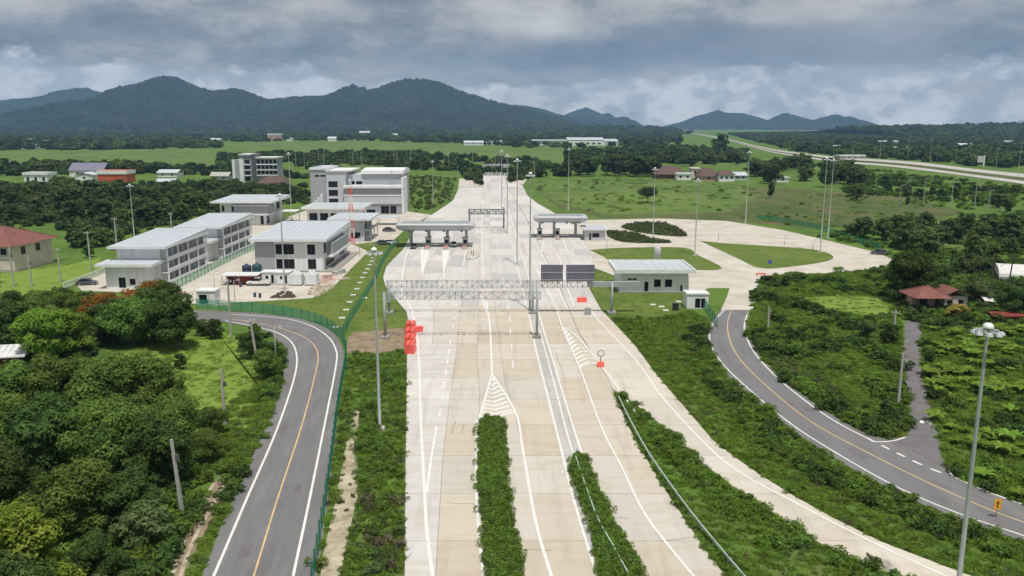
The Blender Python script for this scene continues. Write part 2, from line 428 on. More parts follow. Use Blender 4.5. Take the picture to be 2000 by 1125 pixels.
# mountain ranges: ridge lines with their real distance, height and depth
def mountain(name, sky, D, depth, seed, mat, nx=220, ny=44):
    rng = np.random.default_rng(seed)
    pts = [at_depth(u, v, D) for u, v in sky]
    X = np.array([p.x for p in pts]); Z = np.maximum(np.array([p.z for p in pts]), 0)
    xs = np.linspace(X[0], X[-1], nx); prof = np.interp(xs, X, Z)
    k = np.ones(3) / 3; prof = np.convolve(np.pad(prof, 1, 'edge'), k, 'valid')
    ts = np.linspace(-1, 1, ny)
    XX, TT = np.meshgrid(xs, ts)
    YY = D + TT * depth
    def fbm(px, py, oct=5):
        out = np.zeros_like(px); amp = 1.0; f = 1.0
        for o in range(oct):
            ph = rng.uniform(0, 6.28, 6); a = rng.uniform(0, 6.28, 3)
            n = sum(np.sin((np.cos(a[j]) * px + np.sin(a[j]) * py) * f * (1 + 0.37 * j) + ph[j]) for j in range(3)) / 3
            out += amp * n; amp *= 0.55; f *= 2.1
        return out
    s = 1.0 / (0.16 * depth)
    nn = fbm(XX * s, YY * s)
    spur = fbm(XX * s * 0.8 + 0.6 * nn, YY * s * 0.12, 3)
    fall = np.clip(1 - np.abs(TT), 0, 1) ** 0.85
    ridge = np.exp(-(TT / 0.10) ** 2)
    ZZ = prof[None, :] * (fall * (1 + (1 - ridge) * (0.18 * nn + 0.26 * spur * np.abs(TT) ** 0.5) * 0.9) - 0.05 * (1 - ridge) * (1 + spur))
    lim = prof[None, :] * (0.985 - 0.0 * TT) * YY / D
    ZZ = np.where(TT < -0.02, np.minimum(ZZ, prof[None, :] * 0.97), ZZ)
    ZZ += rng.normal(0, 1, ZZ.shape) * np.minimum(4.5, 0.022 * prof[None, :])
    V = np.stack([XX, YY, ZZ - 1.5], -1).reshape(-1, 3)
    idx = np.arange(nx * ny).reshape(ny, nx)
    Q = np.stack([idx[:-1, :-1], idx[:-1, 1:], idx[1:, 1:], idx[1:, :-1]], -1).reshape(-1, 4)
    me = bpy.data.meshes.new(name); me.from_pydata(V.tolist(), [], Q.tolist()); me.update()
    o = link(name, me, mat, smooth=False)
    HILLV[name + str(seed)] = V
    return tag(o, kind='structure')
HILLV = {}
M_hill = ground_mat('forested_hill', [(0.013, 0.025, 0.017), (0.024, 0.040, 0.022), (0.007, 0.015, 0.011), (0.036, 0.047, 0.028)], (0.004, 0.012, 0.009, 0.03), 1.0)
mountain('mountain', [(40, 247), (70, 236), (100, 222), (150, 210), (200, 190), (235, 172), (270, 165), (300, 152), (325, 147), (350, 152), (375, 165), (410, 175), (440, 175), (460, 170), (485, 178), (520, 193), (545, 195), (580, 188), (640, 186), (670, 172), (690, 164), (715, 172), (735, 172), (760, 160), (790, 153), (830, 153), (860, 158), (885, 170), (920, 182), (960, 195), (1000, 205), (1050, 217), (1100, 233), (1150, 247)], 5200, 1500, 3, M_hill, 420, 70)
mountain('mountain', [(-420, 236), (-250, 205), (-120, 214), (0, 198), (30, 192), (80, 190), (110, 183), (140, 172), (165, 170), (190, 178), (205, 186), (240, 200), (300, 225), (360, 247)], 7000, 1500, 5, M_hill)
mountain('mountain', [(930, 247), (1000, 203), (1030, 206), (1060, 212), (1090, 222), (1120, 229), (1150, 230), (1190, 232), (1215, 227), (1225, 228), (1240, 240), (1262, 249)], 6900, 1100, 7, M_hill)
mountain('mountain', [(1060, 248), (1105, 222), (1125, 214), (1145, 208), (1160, 215), (1175, 222), (1188, 220), (1200, 228), (1235, 248)], 8600, 900, 9, M_hill, 140, 36)
mountain('mountain', [(1290, 249), (1330, 238), (1360, 226), (1385, 220), (1400, 214), (1420, 219), (1450, 220), (1480, 228), (1500, 236), (1530, 249)], 8300, 1000, 11, M_hill, 160, 36)
mountain('mountain', [(1470, 249), (1500, 235), (1520, 224), (1535, 219), (1550, 224), (1570, 232), (1595, 236), (1610, 228), (1635, 222), (1650, 228), (1660, 226), (1675, 235), (1695, 249)], 7600, 900, 13, M_hill, 160, 36)
mountain('hill', [(1640, 251), (1720, 250), (1780, 249.5), (1850, 248), (1900, 246), (1960, 244.5), (2050, 242), (2250, 243), (2500, 250)], 3000, 900, 15, M_hill, 160, 40)
mountain('hill', [(-500, 244), (-100, 240), (100, 243), (300, 241), (500, 243), (700, 242), (900, 244), (1050, 246), (1200, 247), (1300, 250)], 4200, 700, 17, M_hill, 200, 40)

# ------------------------------------------------------------------ motorway of concrete slabs
PX_L = [(788, 1220), (790, 1125), (792, 900), (795, 690), (798, 640), (795, 612), (775, 588), (753, 560), (748, 543), (755, 520), (787, 488), (800, 465), (820, 437), (840, 422), (857, 411), (885, 392), (894, 372), (896, 366), (943, 365.5), (940, 355), (937, 343)]
PX_1 = [(845, 1220), (851, 1125), (865, 894), (876, 803), (890, 700), (900, 602), (905, 560), (921, 480), (936, 420), (943, 365), (944, 343)]
PX_2 = [(955, 1220), (945, 1125), (932, 970), (933, 830), (938, 800), (932, 700), (934, 624), (935, 560), (937, 480), (946, 420), (951, 365), (951, 343)]
PX_3 = [(1105, 1220), (1075, 1125), (1045, 1020), (1020, 880), (1005, 805), (985, 740), (970, 624), (962, 560), (956, 480), (957, 420), (959, 365), (959, 343)]
PX_4 = [(1205, 1220), (1165, 1125), (1120, 980), (1095, 880), (1070, 780), (1045, 680), (1034, 624), (1018, 560), (999, 480), (985, 420), (974, 365), (971, 343)]
PX_5 = [(1310, 1220), (1250, 1125), (1170, 990), (1135, 890), (1100, 780), (1070, 680), (1055, 624), (1036, 560), (1011, 480), (993, 420), (979, 365), (975, 343)]
PX_6 = [(1430, 1220), (1350, 1125), (1260, 1010), (1215, 920), (1170, 830), (1130, 720), (1100, 650), (1068, 580), (1040, 520), (1018, 470), (1000, 420), (984, 365), (981, 343)]
PX_W0 = [(1490, 1220), (1415, 1125), (1380, 1080), (1300, 960), (1240, 860), (1203, 780), (1190, 745), (1165, 706), (1130, 650), (1105, 590), (1085, 545), (1058, 490), (1035, 440), (1012, 400), (990, 365), (986, 343)]
PX_W1 = [(1980, 1220), (1740, 1125), (1650, 1090), (1560, 1040), (1440, 960), (1370, 905), (1290, 830), (1222, 777), (1199, 768), (1190, 745), (1165, 705), (1130, 649), (1105, 589), (1085, 544), (1058, 489), (1035, 439), (1012, 399), (990, 364.5), (986.2, 343)]
PX_R = [(2150, 1220), (1890, 1125), (1740, 1070), (1600, 1000), (1500, 940), (1400, 870), (1340, 800), (1280, 730), (1240, 675), (1190, 622), (1175, 608), (1150, 562), (1152, 545), (1158, 520), (1157, 500), (1150, 487), (1136, 462), (1120, 440), (1072, 410), (1050, 398), (1030, 382), (1021, 363), (1012, 360), (995, 358), (993, 343)]
def xfun(px):
    P = sorted([G(u, v) for u, v in px], key=lambda p: p.y)
    ys = np.array([p.y for p in P]); xs = np.array([p.x for p in P])
    return lambda y: float(np.interp(y, ys, xs))
BND = [xfun(p) for p in (PX_L, PX_1, PX_2, PX_3, PX_4, PX_5, PX_6, PX_W0, PX_W1, PX_R)]
Y0, Y1 = G(1000, 1180).y, G(1000, 343.2).y
YTIP = G(1000, 768).y                                   # where the planted wedge begins
Ys = [Y0 + (Y1 - Y0) * i / 260 for i in range(261)]
hw = thing('motorway', 'wide pale concrete motorway with toll lanes running towards the hills', 'motorway')
hw['kind'] = 'structure'; del hw['category']; del hw['label']
ZB, ZS, ZP = 0.10, 0.135, 0.145                         # base, slab top, paint
def strip(name, fa, fb, ya, yb, z, mat, parent, n=160):
    mb = MB(); yy = [ya + (yb - ya) * i / n for i in range(n + 1)]
    for a, b in zip(yy, yy[1:]): mb.face([(fa(a), a, z), (fb(a), a, z), (fb(b), b, z), (fa(b), b, z)])
    return mb.build(name, mat, parent)
strip('base_course', BND[0], BND[7], Y0, Y1, ZB, M_concrete, hw)
strip('base_course', BND[8], BND[9], Y0, Y1, ZB - 0.004, M_concrete, hw)
# soil edge under the slabs so their sides are seen
edge = MB()
for f in (BND[0], BND[9]):
    for a, b in zip(Ys, Ys[1:]): edge.face([(f(a), a, 0), (f(b), b, 0), (f(b), b, ZS), (f(a), a, ZS)])
edge.build('slab_edge', M_concrete, hw)

def slab_material():
    m = bpy.data.materials.new('concrete_slab'); m.use_nodes = True; nt = m.node_tree; L = nt.links.new
    b = nt.nodes['Principled BSDF']; b.inputs['Roughness'].default_value = 0.85; b.inputs['Specular IOR Level'].default_value = 0.25
    at = nt.nodes.new('ShaderNodeAttribute'); at.attribute_name = 'tone'
    geo = nt.nodes.new('ShaderNodeNewGeometry')
    def nz(scale, stretch, det=6):
        mp = nt.nodes.new('ShaderNodeMapping'); mp.inputs['Scale'].default_value = stretch; L(geo.outputs['Position'], mp.inputs[0])
        n = nt.nodes.new('ShaderNodeTexNoise'); n.inputs['Scale'].default_value = scale; n.inputs['Detail'].default_value = det; n.inputs['Roughness'].default_value = 0.65
        L(mp.outputs[0], n.inputs['Vector']); return n.outputs['Fac']
    def mix(f, a, c, lo, hi, top=1.0):
        r = nt.nodes.new('ShaderNodeMapRange'); r.inputs['From Min'].default_value = lo; r.inputs['From Max'].default_value = hi; r.inputs['To Max'].default_value = top; L(f, r.inputs['Value'])
        mx = nt.nodes.new('ShaderNodeMix'); mx.data_type = 'RGBA'; L(r.outputs[0], mx.inputs[0])
        for i, v in ((6, a), (7, c)):
            if isinstance(v, tuple): mx.inputs[i].default_value = (*v, 1)
            else: L(v, mx.inputs[i])
        return mx.outputs[2]
    aw = nt.nodes.new('ShaderNodeMath'); aw.operation = 'MULTIPLY'; L(nz(0.4, (0.4, 1.3, 1), 9), aw.inputs[0]); ad = nt.nodes.new('ShaderNodeMapRange'); L(at.outputs['Alpha'], ad.inputs['Value']); ad.inputs['To Min'].default_value = 0.80; L(ad.outputs[0], aw.inputs[1])
    c = mix(aw.outputs[0], at.outputs['Color'], (0.40, 0.325, 0.23), 0.47, 0.74, 0.55)   # washed-on earth in cross bands
    c = mix(nz(0.5, (1.5, 0.12, 1)), c, (0.27, 0.245, 0.21), 0.52, 0.78, 0.48)                          # lengthwise tyre grime
    c = mix(nz(3.0, (1, 1, 1)), c, (0.30, 0.27, 0.23), 0.6, 0.85, 0.35)
    L(c, b.inputs['Base Color'])
    bp = nt.nodes.new('ShaderNodeBump'); bp.inputs['Strength'].default_value = 0.15; L(nz(6, (1, 1, 1)), bp.inputs['Height']); L(bp.outputs[0], b.inputs['Normal'])
    return m
M_slab = slab_material()
rng = random.Random(4)
def slab_mesh(cells, name='slab'):
    """cells: (corner ring, colour); a thin prism with its own edges each"""
    mb = MB(); cols = []
    for ring, c in cells:
        n0 = len(mb.v); mb.prism(ring, ZB - 0.03, ZS); cols += [c] * (len(mb.v) - n0)
    me = mb.mesh(name); a = me.color_attributes.new('tone', 'FLOAT_COLOR', 'POINT')
    a.data.foreach_set('color', np.array(cols, dtype=np.float32).ravel())
    me.materials.append(M_slab); return me
cells = []
y = Y0; row = 0
while y < Y1 - 3:
    ln = 9.5 if y < 220 else (12 if y < 350 else 22)
    yb = min(y + ln, Y1 - 0.5); ym = (y + yb) / 2
    parts = [(0, 1), (1, 2), (2, 3), (3, 4), (4, 5), (5, 6), (6, 7)]
    if ym > G(1000, 733).y: parts = [(0, 1), (1, 2), (2, 3), (3, 4), (4, 5), (5, 6), (6, 7)]
    for i, j in parts + [(8, 9)]:
        wm = BND[j](ym) - BND[i](ym)
        if wm < 0.6: continue
        n = max(1, round(wm / (5.5 if y < 260 else 6.5)))
        for k in range(n):
            g = 0.035
            xa0 = BND[i](y) + (BND[j](y) - BND[i](y)) * k / n + g; xb0 = BND[i](y) + (BND[j](y) - BND[i](y)) * (k + 1) / n - g
            xa1 = BND[i](yb) + (BND[j](yb) - BND[i](yb)) * k / n + g; xb1 = BND[i](yb) + (BND[j](yb) - BND[i](yb)) * (k + 1) / n - g
            xam = BND[i](ym) + (BND[j](ym) - BND[i](ym)) * k / n + g; xbm = BND[i](ym) + (BND[j](ym) - BND[i](ym)) * (k + 1) / n - g
            if xb0 - xa0 < 0.2 and xb1 - xa1 < 0.2: continue
            t = min(max((ym - 95) / 60, 0), 1)
            base = [(0.575, 0.515, 0.43), (0.60, 0.545, 0.465), (0.585, 0.55, 0.495), (0.56, 0.495, 0.405)] if ym < 165 else [(0.61, 0.60, 0.58), (0.56, 0.555, 0.54), (0.635, 0.625, 0.60), (0.585, 0.56, 0.52), (0.50, 0.50, 0.495), (0.61, 0.60, 0.58)]
            if i == 0 and ym < 165: base = [(0.64, 0.63, 0.60), (0.62, 0.61, 0.585)] if k == 0 else [(0.59, 0.555, 0.50), (0.60, 0.56, 0.50)]
            if i == 4 and ym < 190: base = [(0.50, 0.49, 0.475), (0.47, 0.465, 0.455)]
            if i == 8 and ym < 130: base = [(0.62, 0.575, 0.50), (0.60, 0.565, 0.505)]
            c = rng.choice(base); f = rng.uniform(0.93, 1.04) * 0.91
            cells.append((((xa0, y + g), (xb0, y + g), (xbm, ym), (xb1, yb - g), (xa1, yb - g), (xam, ym)), (*[q * f for q in c], 1.0 if ym < 150 else (0.75 if ym < 190 else 0.42))))
    y = yb; row += 1
cells.sort(key=lambda c: c[0][0][1])
for ce in cells[:300]: link('slab', slab_mesh([ce]), None, hw)
if len(cells) > 300: link('slabs_beyond', slab_mesh(cells[300:], 'slabs_beyond'), None, hw)['kind'] = 'stuff'

# painted lines on the motorway
LN = [0]
def line(px, w=0.28, name='edge_line', z=ZP, parent=hw, mat=M_white, n=6):
    LN[0] += 1; return ribbon(name, spline(GP(px), n), w, z + 0.0012 * (LN[0] % 12), mat, parent)
line([(862, 1220), (845, 1125), (834, 1040), (829, 960), (822, 820), (818, 700), (812, 640), (803, 605), (790, 580)], 0.3)
line([(833, 965), (842, 900), (853, 835)], 0.26)
dashes('lane_dash', spline(GP([(858, 815), (868, 750), (878, 680), (888, 615), (893, 585)])), 0.22, ZP, M_white, hw, 2.6, 3.2)
line([(955, 1220), (944, 1125), (931, 970), (932, 830), (938, 812), (961, 732)], 0.28)
line([(1107, 1220), (1076, 1125), (1046, 1020), (1021, 880), (1006, 805), (961, 732)], 0.28)
line([(961, 732), (959, 680), (957, 640), (953, 610), (950, 590)], 0.3, z=ZP + 0.003)
dashes('lane_dash', spline(GP([(1002, 720), (998, 660), (994, 610), (984, 560), (973, 500), (968, 460), (962, 400)])), 0.2, ZP, M_white, hw, 4, 6)
line([(1206, 1220), (1166, 1125), (1121, 980), (1096, 880), (1071, 780), (1046, 680), (1036, 630), (1019, 560), (1000, 480), (986, 420), (975, 365)], 0.26)
line([(1122, 897), (1105, 838), (1085, 760), (1066, 690), (1052, 640)], 0.2)
line([(1312, 1220), (1252, 1125), (1172, 990), (1137, 890), (1102, 780), (1072, 680), (1060, 640), (1040, 570), (1013, 480), (995, 420)], 0.26)
line([(1432, 1220), (1352, 1125), (1262, 1010), (1217, 920), (1172, 830), (1132, 720), (1098, 640), (1085, 600), (1066, 560), (1050, 530)], 0.24)
line([(1170, 712), (1195, 742), (1229, 790), (1242, 808)], 0.24)
line([(2060, 1220), (1840, 1125), (1700, 1060), (1560, 988), (1440, 922), (1370, 862), (1290, 773), (1240, 703), (1165, 622), (1150, 595)], 0.26)
line([(1098, 640), (1115, 648), (1140, 672), (1170, 710)], 0.24)
line([(1130, 720), (1150, 713), (1170, 711)], 0.3)
line([(1112, 610), (1095, 575), (1085, 550)], 0.2, name='lane_line')
# chevron hatching
for i in range(9):
    t0 = (i + 1.2) / 10.2; v = 732 + (812 - 732) * t0
    xl, xr = 961 - 23.5 * t0, 961 + 43 * t0
    ribbon('chevron', GP([(xl, v + 2), ((xl + xr) / 2 - 3, v + 6), (xr, v - 2)]), 0.5, ZP - 0.004, M_white, hw)
line([(938, 815), (958, 818), (1006, 806)], 0.4, name='chevron', z=ZP + 0.003, n=3)
for i in range(11):
    t = (i + 0.6) / 11; v0 = 640 + 77 * t; l = Vector((1098 + 32 * t, v0 + 3)); r = Vector((1098 + 72 * t, v0 - 5))
    ribbon('chevron', GP([l, (l + r) / 2 + Vector((2, -5)), r]), 0.5, ZP - 0.004, M_white, hw)
# toll lane guide lines
for px in ([(784, 590), (786, 545), (792, 505), (798, 490)], [(826, 540), (824, 525), (822, 490)], [(826, 530), (833, 510), (838, 488)], [(868, 545), (866, 520), (864, 488)], [(868, 530), (873, 505), (879, 488)],
           [(944, 545), (943, 510), (942, 480), (941, 455), (942, 420)], [(1073, 525), (1058, 492), (1063, 470)], [(1107, 490), (1100, 470)], [(905, 520), (908, 500), (910, 486)], [(1123, 600), (1107, 560), (1097, 520), (1088, 495)]):
    line(px, 0.28, name='lane_line', n=4)
# bright gore patches
for px in ([(822, 489), (838, 489), (826, 536)], [(864, 489), (879, 489), (867, 536)], [(936, 570), (948, 610), (951, 612), (946, 590)]):
    sheet('gore_marking', GP(px), ZP - 0.003, M_white, hw)

# rising overpass approach at the far end
ya, yb = Y1 - 0.6, Y1 + 85
xa, xb = G(937, 343).x, G(993, 343).x
top = at_depth(960, 320, yb).z
ov = thing('overpass', 'dark grey overpass approach rising at the far end of the motorway', 'overpass', (0, 0, 0))
MB().face([(xa, ya, 0.15), (xb, ya, 0.15), (xb + 0.6, yb, top), (xa - 0.6, yb, top)])
mb = MB(); mb.face([(xa, ya, 0.16), (xb, ya, 0.16), (xb, yb, top), (xa, yb, top)]); mb.build('deck', M_asphalt, ov)
mb = MB()
mb.face([(xa, ya, 0.14), (xa, yb, top), (xa - 14, yb, 0), (xa - 1, ya, 0)]); mb.face([(xb, ya, 0.14), (xb + 1, ya, 0), (xb + 14, yb, 0), (xb, yb, top)])
mb.build('embankment', M_ground, ov)
for x in (xa + 0.3, xb - 0.3, (xa * 0.42 + xb * 0.58)):
    mb = MB()
    for dx, z0, z1 in ((0.15, 0, 0.85),):
        mb.v += [(x - dx, ya, .16), (x + dx, ya, .16), (x + dx, yb, top), (x - dx, yb, top), (x - dx, ya, .16 + z1), (x + dx, ya, .16 + z1), (x + dx, yb, top + z1), (x - dx, yb, top + z1)]
        mb.f += [(0, 3, 2, 1), (4, 5, 6, 7), (0, 1, 5, 4), (1, 2, 6, 5), (2, 3, 7, 6), (3, 0, 4, 7)]
    mb.build('parapet', M_polecon, ov)
for f in (0.28, 0.42, 0.72, 0.86):
    mb = MB(); x = xa + (xb - xa) * f; mb.face([(x - .12, ya, .175), (x + .12, ya, .175), (x + .12, yb, top + .015), (x - .12, yb, top + .015)]); mb.build('lane_line', M_white, ov)
# the slip roads that end beside it
sheet('slip_road', GP([(895, 367), (897, 349), (920, 349), (928, 357), (944, 364)]), 0.09, M_yard)
sheet('slip_road', GP([(996, 359), (1008, 351), (1030, 349), (1022, 361)]), 0.09, M_yard)

# ------------------------------------------------------------------ two-lane service road, west side
PL_L = [(330, 1260), (395, 1125), (440, 1010), (490, 900), (533, 800), (553, 735), (556, 695), (542, 664), (505, 643), (440, 630), (375, 624), (300, 620)]
PL_R = [(600, 1260), (620, 1125), (640, 980), (661, 800), (671, 715), (669, 682), (655, 655), (628, 637), (580, 622), (500, 612), (385, 607), (300, 605)]
wr = thing('service_road', 'x', 'road'); wr['kind'] = 'structure'; del wr['category']; del wr['label']
A = spline(GP(PL_L), 10); B = spline(GP(PL_R), 10)
mb = MB()
for a0, a1, b0, b1 in zip(A, A[1:], B, B[1:]): mb.face([(b0.x, b0.y, 0.07), (b1.x, b1.y, 0.07), (a1.x, a1.y, 0.07), (a0.x, a0.y, 0.07)])
mb.build('carriageway', M_asphalt, wr); ROAD_W = [(p.x, p.y) for p in A] + [(p.x, p.y) for p in B[::-1]]
line([(358, 1260), (418, 1125), (480, 980), (540, 842), (573, 745), (580, 700), (570, 670), (545, 652), (505, 640), (440, 627)], 0.24, 'edge_line', 0.078, wr)
line([(450, 1260), (496, 1125), (540, 982), (590, 830), (616, 730), (621, 694), (608, 669), (575, 651), (520, 635), (450, 623)], 0.16, 'centre_line', 0.078, wr, M_yellow)
line([(545, 1260), (573, 1125), (606, 970), (640, 800), (657, 710), (656, 684), (641, 659), (605, 636), (550, 622), (450, 614)], 0.24, 'edge_line', 0.078, wr)

def tracks(A, B, parent, fr):
    for f, w in fr:
        n = len(A); P = [A[i].lerp(B[i], f) + (B[i] - A[i]).normalized() * .12 * math.sin(i * .7 + f * 9) for i in range(n)]; ribbon('wheel_track', P, w, 0.0735, M_track, parent)
def patches(A, B, parent, spots, seed):
    rg = random.Random(seed)
    for i, f, w, l in spots:
        c = A[i].lerp(B[i], f); d = (A[min(i + 1, len(A) - 1)] - A[i - 1]).normalized(); n = Vector((-d.y, d.x, 0))
        sheet('asphalt_patch', [c + d * l * a * rg.uniform(.85, 1.1) + n * w * b_ * rg.uniform(.85, 1.1) for a, b_ in ((-1, -1), (0, -1.05), (1, -1), (1, .1), (1, 1), (-.1, 1), (-1, 1))], 0.0755, M_oldasphalt, parent)
tracks(A, B, wr, ((.20, .55), (.36, .5), (.60, .5), (.77, .55)))
patches(A, B, wr, ((14, .3, .5, 1.2), (22, .66, .35, .9), (33, .25, .6, 1.5), (45, .62, .4, .8)), 5)
# ------------------------------------------------------------------ east service road with side lane
PR_L = [(1408, 606), (1388, 630), (1378, 650), (1382, 680), (1402, 712), (1440, 752), (1530, 830), (1620, 890), (1740, 958), (1860, 1010), (2000, 1058), (2180, 1110)]
PR_R = [(1467, 606), (1459, 632), (1462, 655), (1480, 690), (1530, 742), (1620, 808), (1705, 853), (1775, 880), (1840, 915), (1905, 950), (2000, 986), (2180, 1040)]
er = thing('service_road', 'x', 'road'); er['kind'] = 'structure'; del er['category']; del er['label']
A = spline(GP(PR_L), 10); B = spline(GP(PR_R), 10); mb = MB()
for a0, a1, b0, b1 in zip(A, A[1:], B, B[1:]): mb.face([(a0.x, a0.y, 0.07), (a1.x, a1.y, 0.07), (b1.x, b1.y, 0.07), (b0.x, b0.y, 0.07)][::-1])
mb.build('carriageway', M_asphalt, er); tracks(A, B, er, ((.2, .5), (.36, .5), (.62, .5), (.8, .5))); patches(A, B, er, ((30, .3, .4, 1.2), (52, .7, .5, 1.0), (70, .35, .5, 1.6), (84, .62, .4, 1.2)), 6); ROAD_E = [(p.x, p.y) for p in A] + [(p.x, p.y) for p in B[::-1]]
line([(1414, 606), (1396, 628), (1386, 650), (1390, 678), (1409, 708), (1447, 747), (1537, 823), (1627, 882), (1747, 950), (1867, 1002), (2006, 1050)], 0.2, 'edge_line', 0.078, er)
line([(1428, 608), (1421, 632), (1424, 660), (1440, 695), (1483, 742), (1580, 822), (1700, 888), (1800, 938), (1900, 983), (2000, 1022), (2100, 1055)], 0.16, 'centre_line', 0.078, er, M_yellow)
line([(1462, 608), (1454, 633), (1457, 656), (1475, 692), (1525, 745), (1612, 812), (1695, 858), (1712, 864), (1745, 862), (1768, 855)], 0.22, 'edge_line', 0.078, er)
dashes('give_way_dash', spline(GP([(1694, 857), (1740, 880), (1800, 909), (1852, 930)])), 0.3, 0.078, M_white, er, 1.2, 1.1)
line([(1853, 920), (1862, 932), (1890, 945), (1940, 966), (2010, 990), (2100, 1015)], 0.24, 'edge_line', 0.078, er)
PS_L = [(1768, 628), (1766, 660), (1764, 700), (1768, 760), (1776, 820), (1776, 850), (1710, 853), (1780, 895)]
PS_R = [(1802, 628), (1800, 660), (1798, 700), (1808, 760), (1826, 830), (1835, 885), (1850, 918), (1862, 935)]
SIDE = GP([(1768, 628), (1766, 660), (1764, 700), (1769, 760), (1776, 820), (1776, 846), (1765, 854), (1735, 859), (1700, 853), (1740, 880), (1800, 905), (1870, 940), (1852, 920), (1838, 890), (1829, 840), (1812, 775), (1800, 710), (1799, 660), (1802, 628)])
sheet('side_lane', SIDE, 0.064, M_oldasphalt); SIDE = [(p.x, p.y) for p in SIDE]
for k in range(4): sheet('stop_bar', GP([(1782 + 14 * k, 819 + 2 * k), (1790 + 14 * k, 820 + 2 * k), (1791 + 14 * k, 826 + 2 * k), (1783 + 14 * k, 825 + 2 * k)]), 0.075, M_white, er)

# ------------------------------------------------------------------ loop of pale concrete round the lawns, east
LOOP = [(1112, 440), (1150, 430), (1290, 427), (1420, 432), (1530, 450), (1640, 476), (1715, 494), (1746, 509), (1736, 521), (1690, 529), (1600, 535), (1520, 537), (1486, 545), (1474, 580), (1467, 606), (1408, 606), (1420, 580), (1425, 563), (1385, 563), (1345, 575), (1345, 540), (1208, 540), (1160, 522), (1150, 505), (1140, 470)]
LOOPW = GP(LOOP); slab_poly('loop_road', LOOPW, 0.0, 0.085, M_yard); LOOPW = [(p.x, p.y) for p in LOOPW]
LAWNS = [[(1152, 489), (1205, 485), (1332, 484), (1365, 500), (1410, 525), (1340, 527), (1208, 514), (1175, 500)],
         [(1367, 471), (1420, 476), (1500, 481), (1590, 488), (1627, 501), (1610, 512), (1540, 522), (1484, 524), (1440, 505)],
         [(1212, 444), (1235, 437), (1270, 435), (1303, 437), (1342, 460), (1300, 461), (1240, 453)],
         [(1184, 452), (1230, 455), (1275, 467), (1312, 475), (1225, 474), (1190, 464)]]
M_planted = ground_mat('planted_bed', [(0.05, 0.07, 0.025), (0.06, 0.08, 0.03), (0.035, 0.05, 0.02), (0.12, 0.10, 0.055)], (0.1, 0.3, 0.2, 2.0), 0.6)
LAWNW = []
for i, p in enumerate(LAWNS):
    q = spline(GP(p + [p[0]]), 4)[:-1]; slab_poly('lawn', q, 0.0, 0.12, M_lawn if i < 2 else M_planted); LAWNW.append([(a.x, a.y) for a in q])
sheet('lawn', GP([(1160, 523), (1208, 538), (1208, 560), (1345, 572), (1350, 606), (1300, 622), (1195, 612), (1180, 608), (1153, 563), (1154, 545)]), 0.05, M_lawn)
for px in ([(1370, 590), (1400, 560), (1450, 556), (1440, 590), (1415, 606)],): pass
# pale strips and kerbs
line([(1467, 606), (1474, 580), (1486, 545), (1520, 538)], 0.5, 'kerb_line', 0.10, er, M_trim)
line([(1160, 523), (1209, 541)], 0.4, 'kerb_line', 0.10, er, M_trim)

# ------------------------------------------------------------------ works yard and lawns, west
YARD = GP([(345, 592), (395, 594), (560, 586), (610, 582), (650, 562), (718, 492), (700, 478), (770, 468), (800, 440), (845, 420), (790, 412), (600, 410), (560, 425), (500, 437), (400, 450), (340, 480), (230, 520), (150, 558), (160, 568), (260, 572)])
sheet('yard', YARD, 0.045, M_yard); YARDW = [(p.x, p.y) for p in YARD]
LAWN_W = GP([(380, 607), (395, 594), (560, 586), (612, 582), (652, 561), (719, 491), (690, 478), (770, 468), (795, 474), (778, 492), (752, 520), (745, 545), (752, 562), (774, 590), (793, 612), (796, 640), (690, 650), (672, 668), (640, 636), (560, 617), (470, 609)])
sheet('lawn', LAWN_W, 0.055, M_lawn); LAWN_WW = [(p.x, p.y) for p in LAWN_W]
sheet('bare_earth', GP([(680, 652), (796, 628), (796, 680), (740, 690), (676, 690)]), 0.035, M_soil)
CHALK = GP([(618, 1180), (632, 1080), (655, 980), (672, 890), (690, 800), (702, 800), (696, 880), (700, 960), (680, 1050), (665, 1125), (660, 1180)])
sheet('eroded_bank', CHALK, 0.05, M_chalk); CHALKW = [(p.x, p.y) for p in CHALK]
DRAIN = GP([(330, 1150), (350, 1080), (385, 1010), (410, 950), (435, 925), (458, 922), (430, 985), (395, 1050), (360, 1125), (350, 1150)])
sheet('ditch', DRAIN, 0.05, M_soil); DRAINW = [(p.x, p.y) for p in DRAIN]
for a in ([(345, 1150), (372, 1070), (408, 1000), (432, 960), (452, 930)], [(332, 1150), (352, 1075), (392, 990), (418, 945)]): line(a, 0.35, 'ditch_lip', 0.06, None, M_chalk)['kind'] = 'structure'

# far trunk road, east
FAR_A = [(1335, 257.5), (1400, 267), (1440, 276), (1500, 290), (1570, 300), (1640, 307), (1720, 312), (1800, 318), (1900, 330), (2050, 345), (2200, 360)]
FAR_B = [(1342, 259.5), (1410, 272), (1450, 282), (1500, 296), (1570, 308), (1640, 318), (1720, 324), (1800, 333), (1900, 346), (2050, 367), (2200, 385)]
fr = thing('trunk_road', 'x', 'road'); fr['kind'] = 'structure'; del fr['category']; del fr['label']
M_farroad = material('far_concrete', (0.46, 0.44, 0.42), 0.9, var=0.4, vscale=0.02, dark=(0.33, 0.31, 0.28))
def band(t0, t1, z, name, mat, i0=0):
    mb = MB(); A = spline(GP(FAR_A[i0:]), 6); B = spline(GP(FAR_B[i0:]), 6)
    for a0, a1, b0, b1 in zip(A, A[1:], B, B[1:]):
        p = [a0.lerp(b0, t1), a1.lerp(b1, t1), a1.lerp(b1, t0), a0.lerp(b0, t0)]; mb.face([(q.x, q.y, z) for q in p][::-1])
    return mb.build(name, mat, fr)
band(0, 0.40, 0.25, 'carriageway', M_farroad); band(0.40, 0.74, 0.15, 'median', M_scrub); band(0.74, 1, 0.25, 'carriageway', M_farroad)

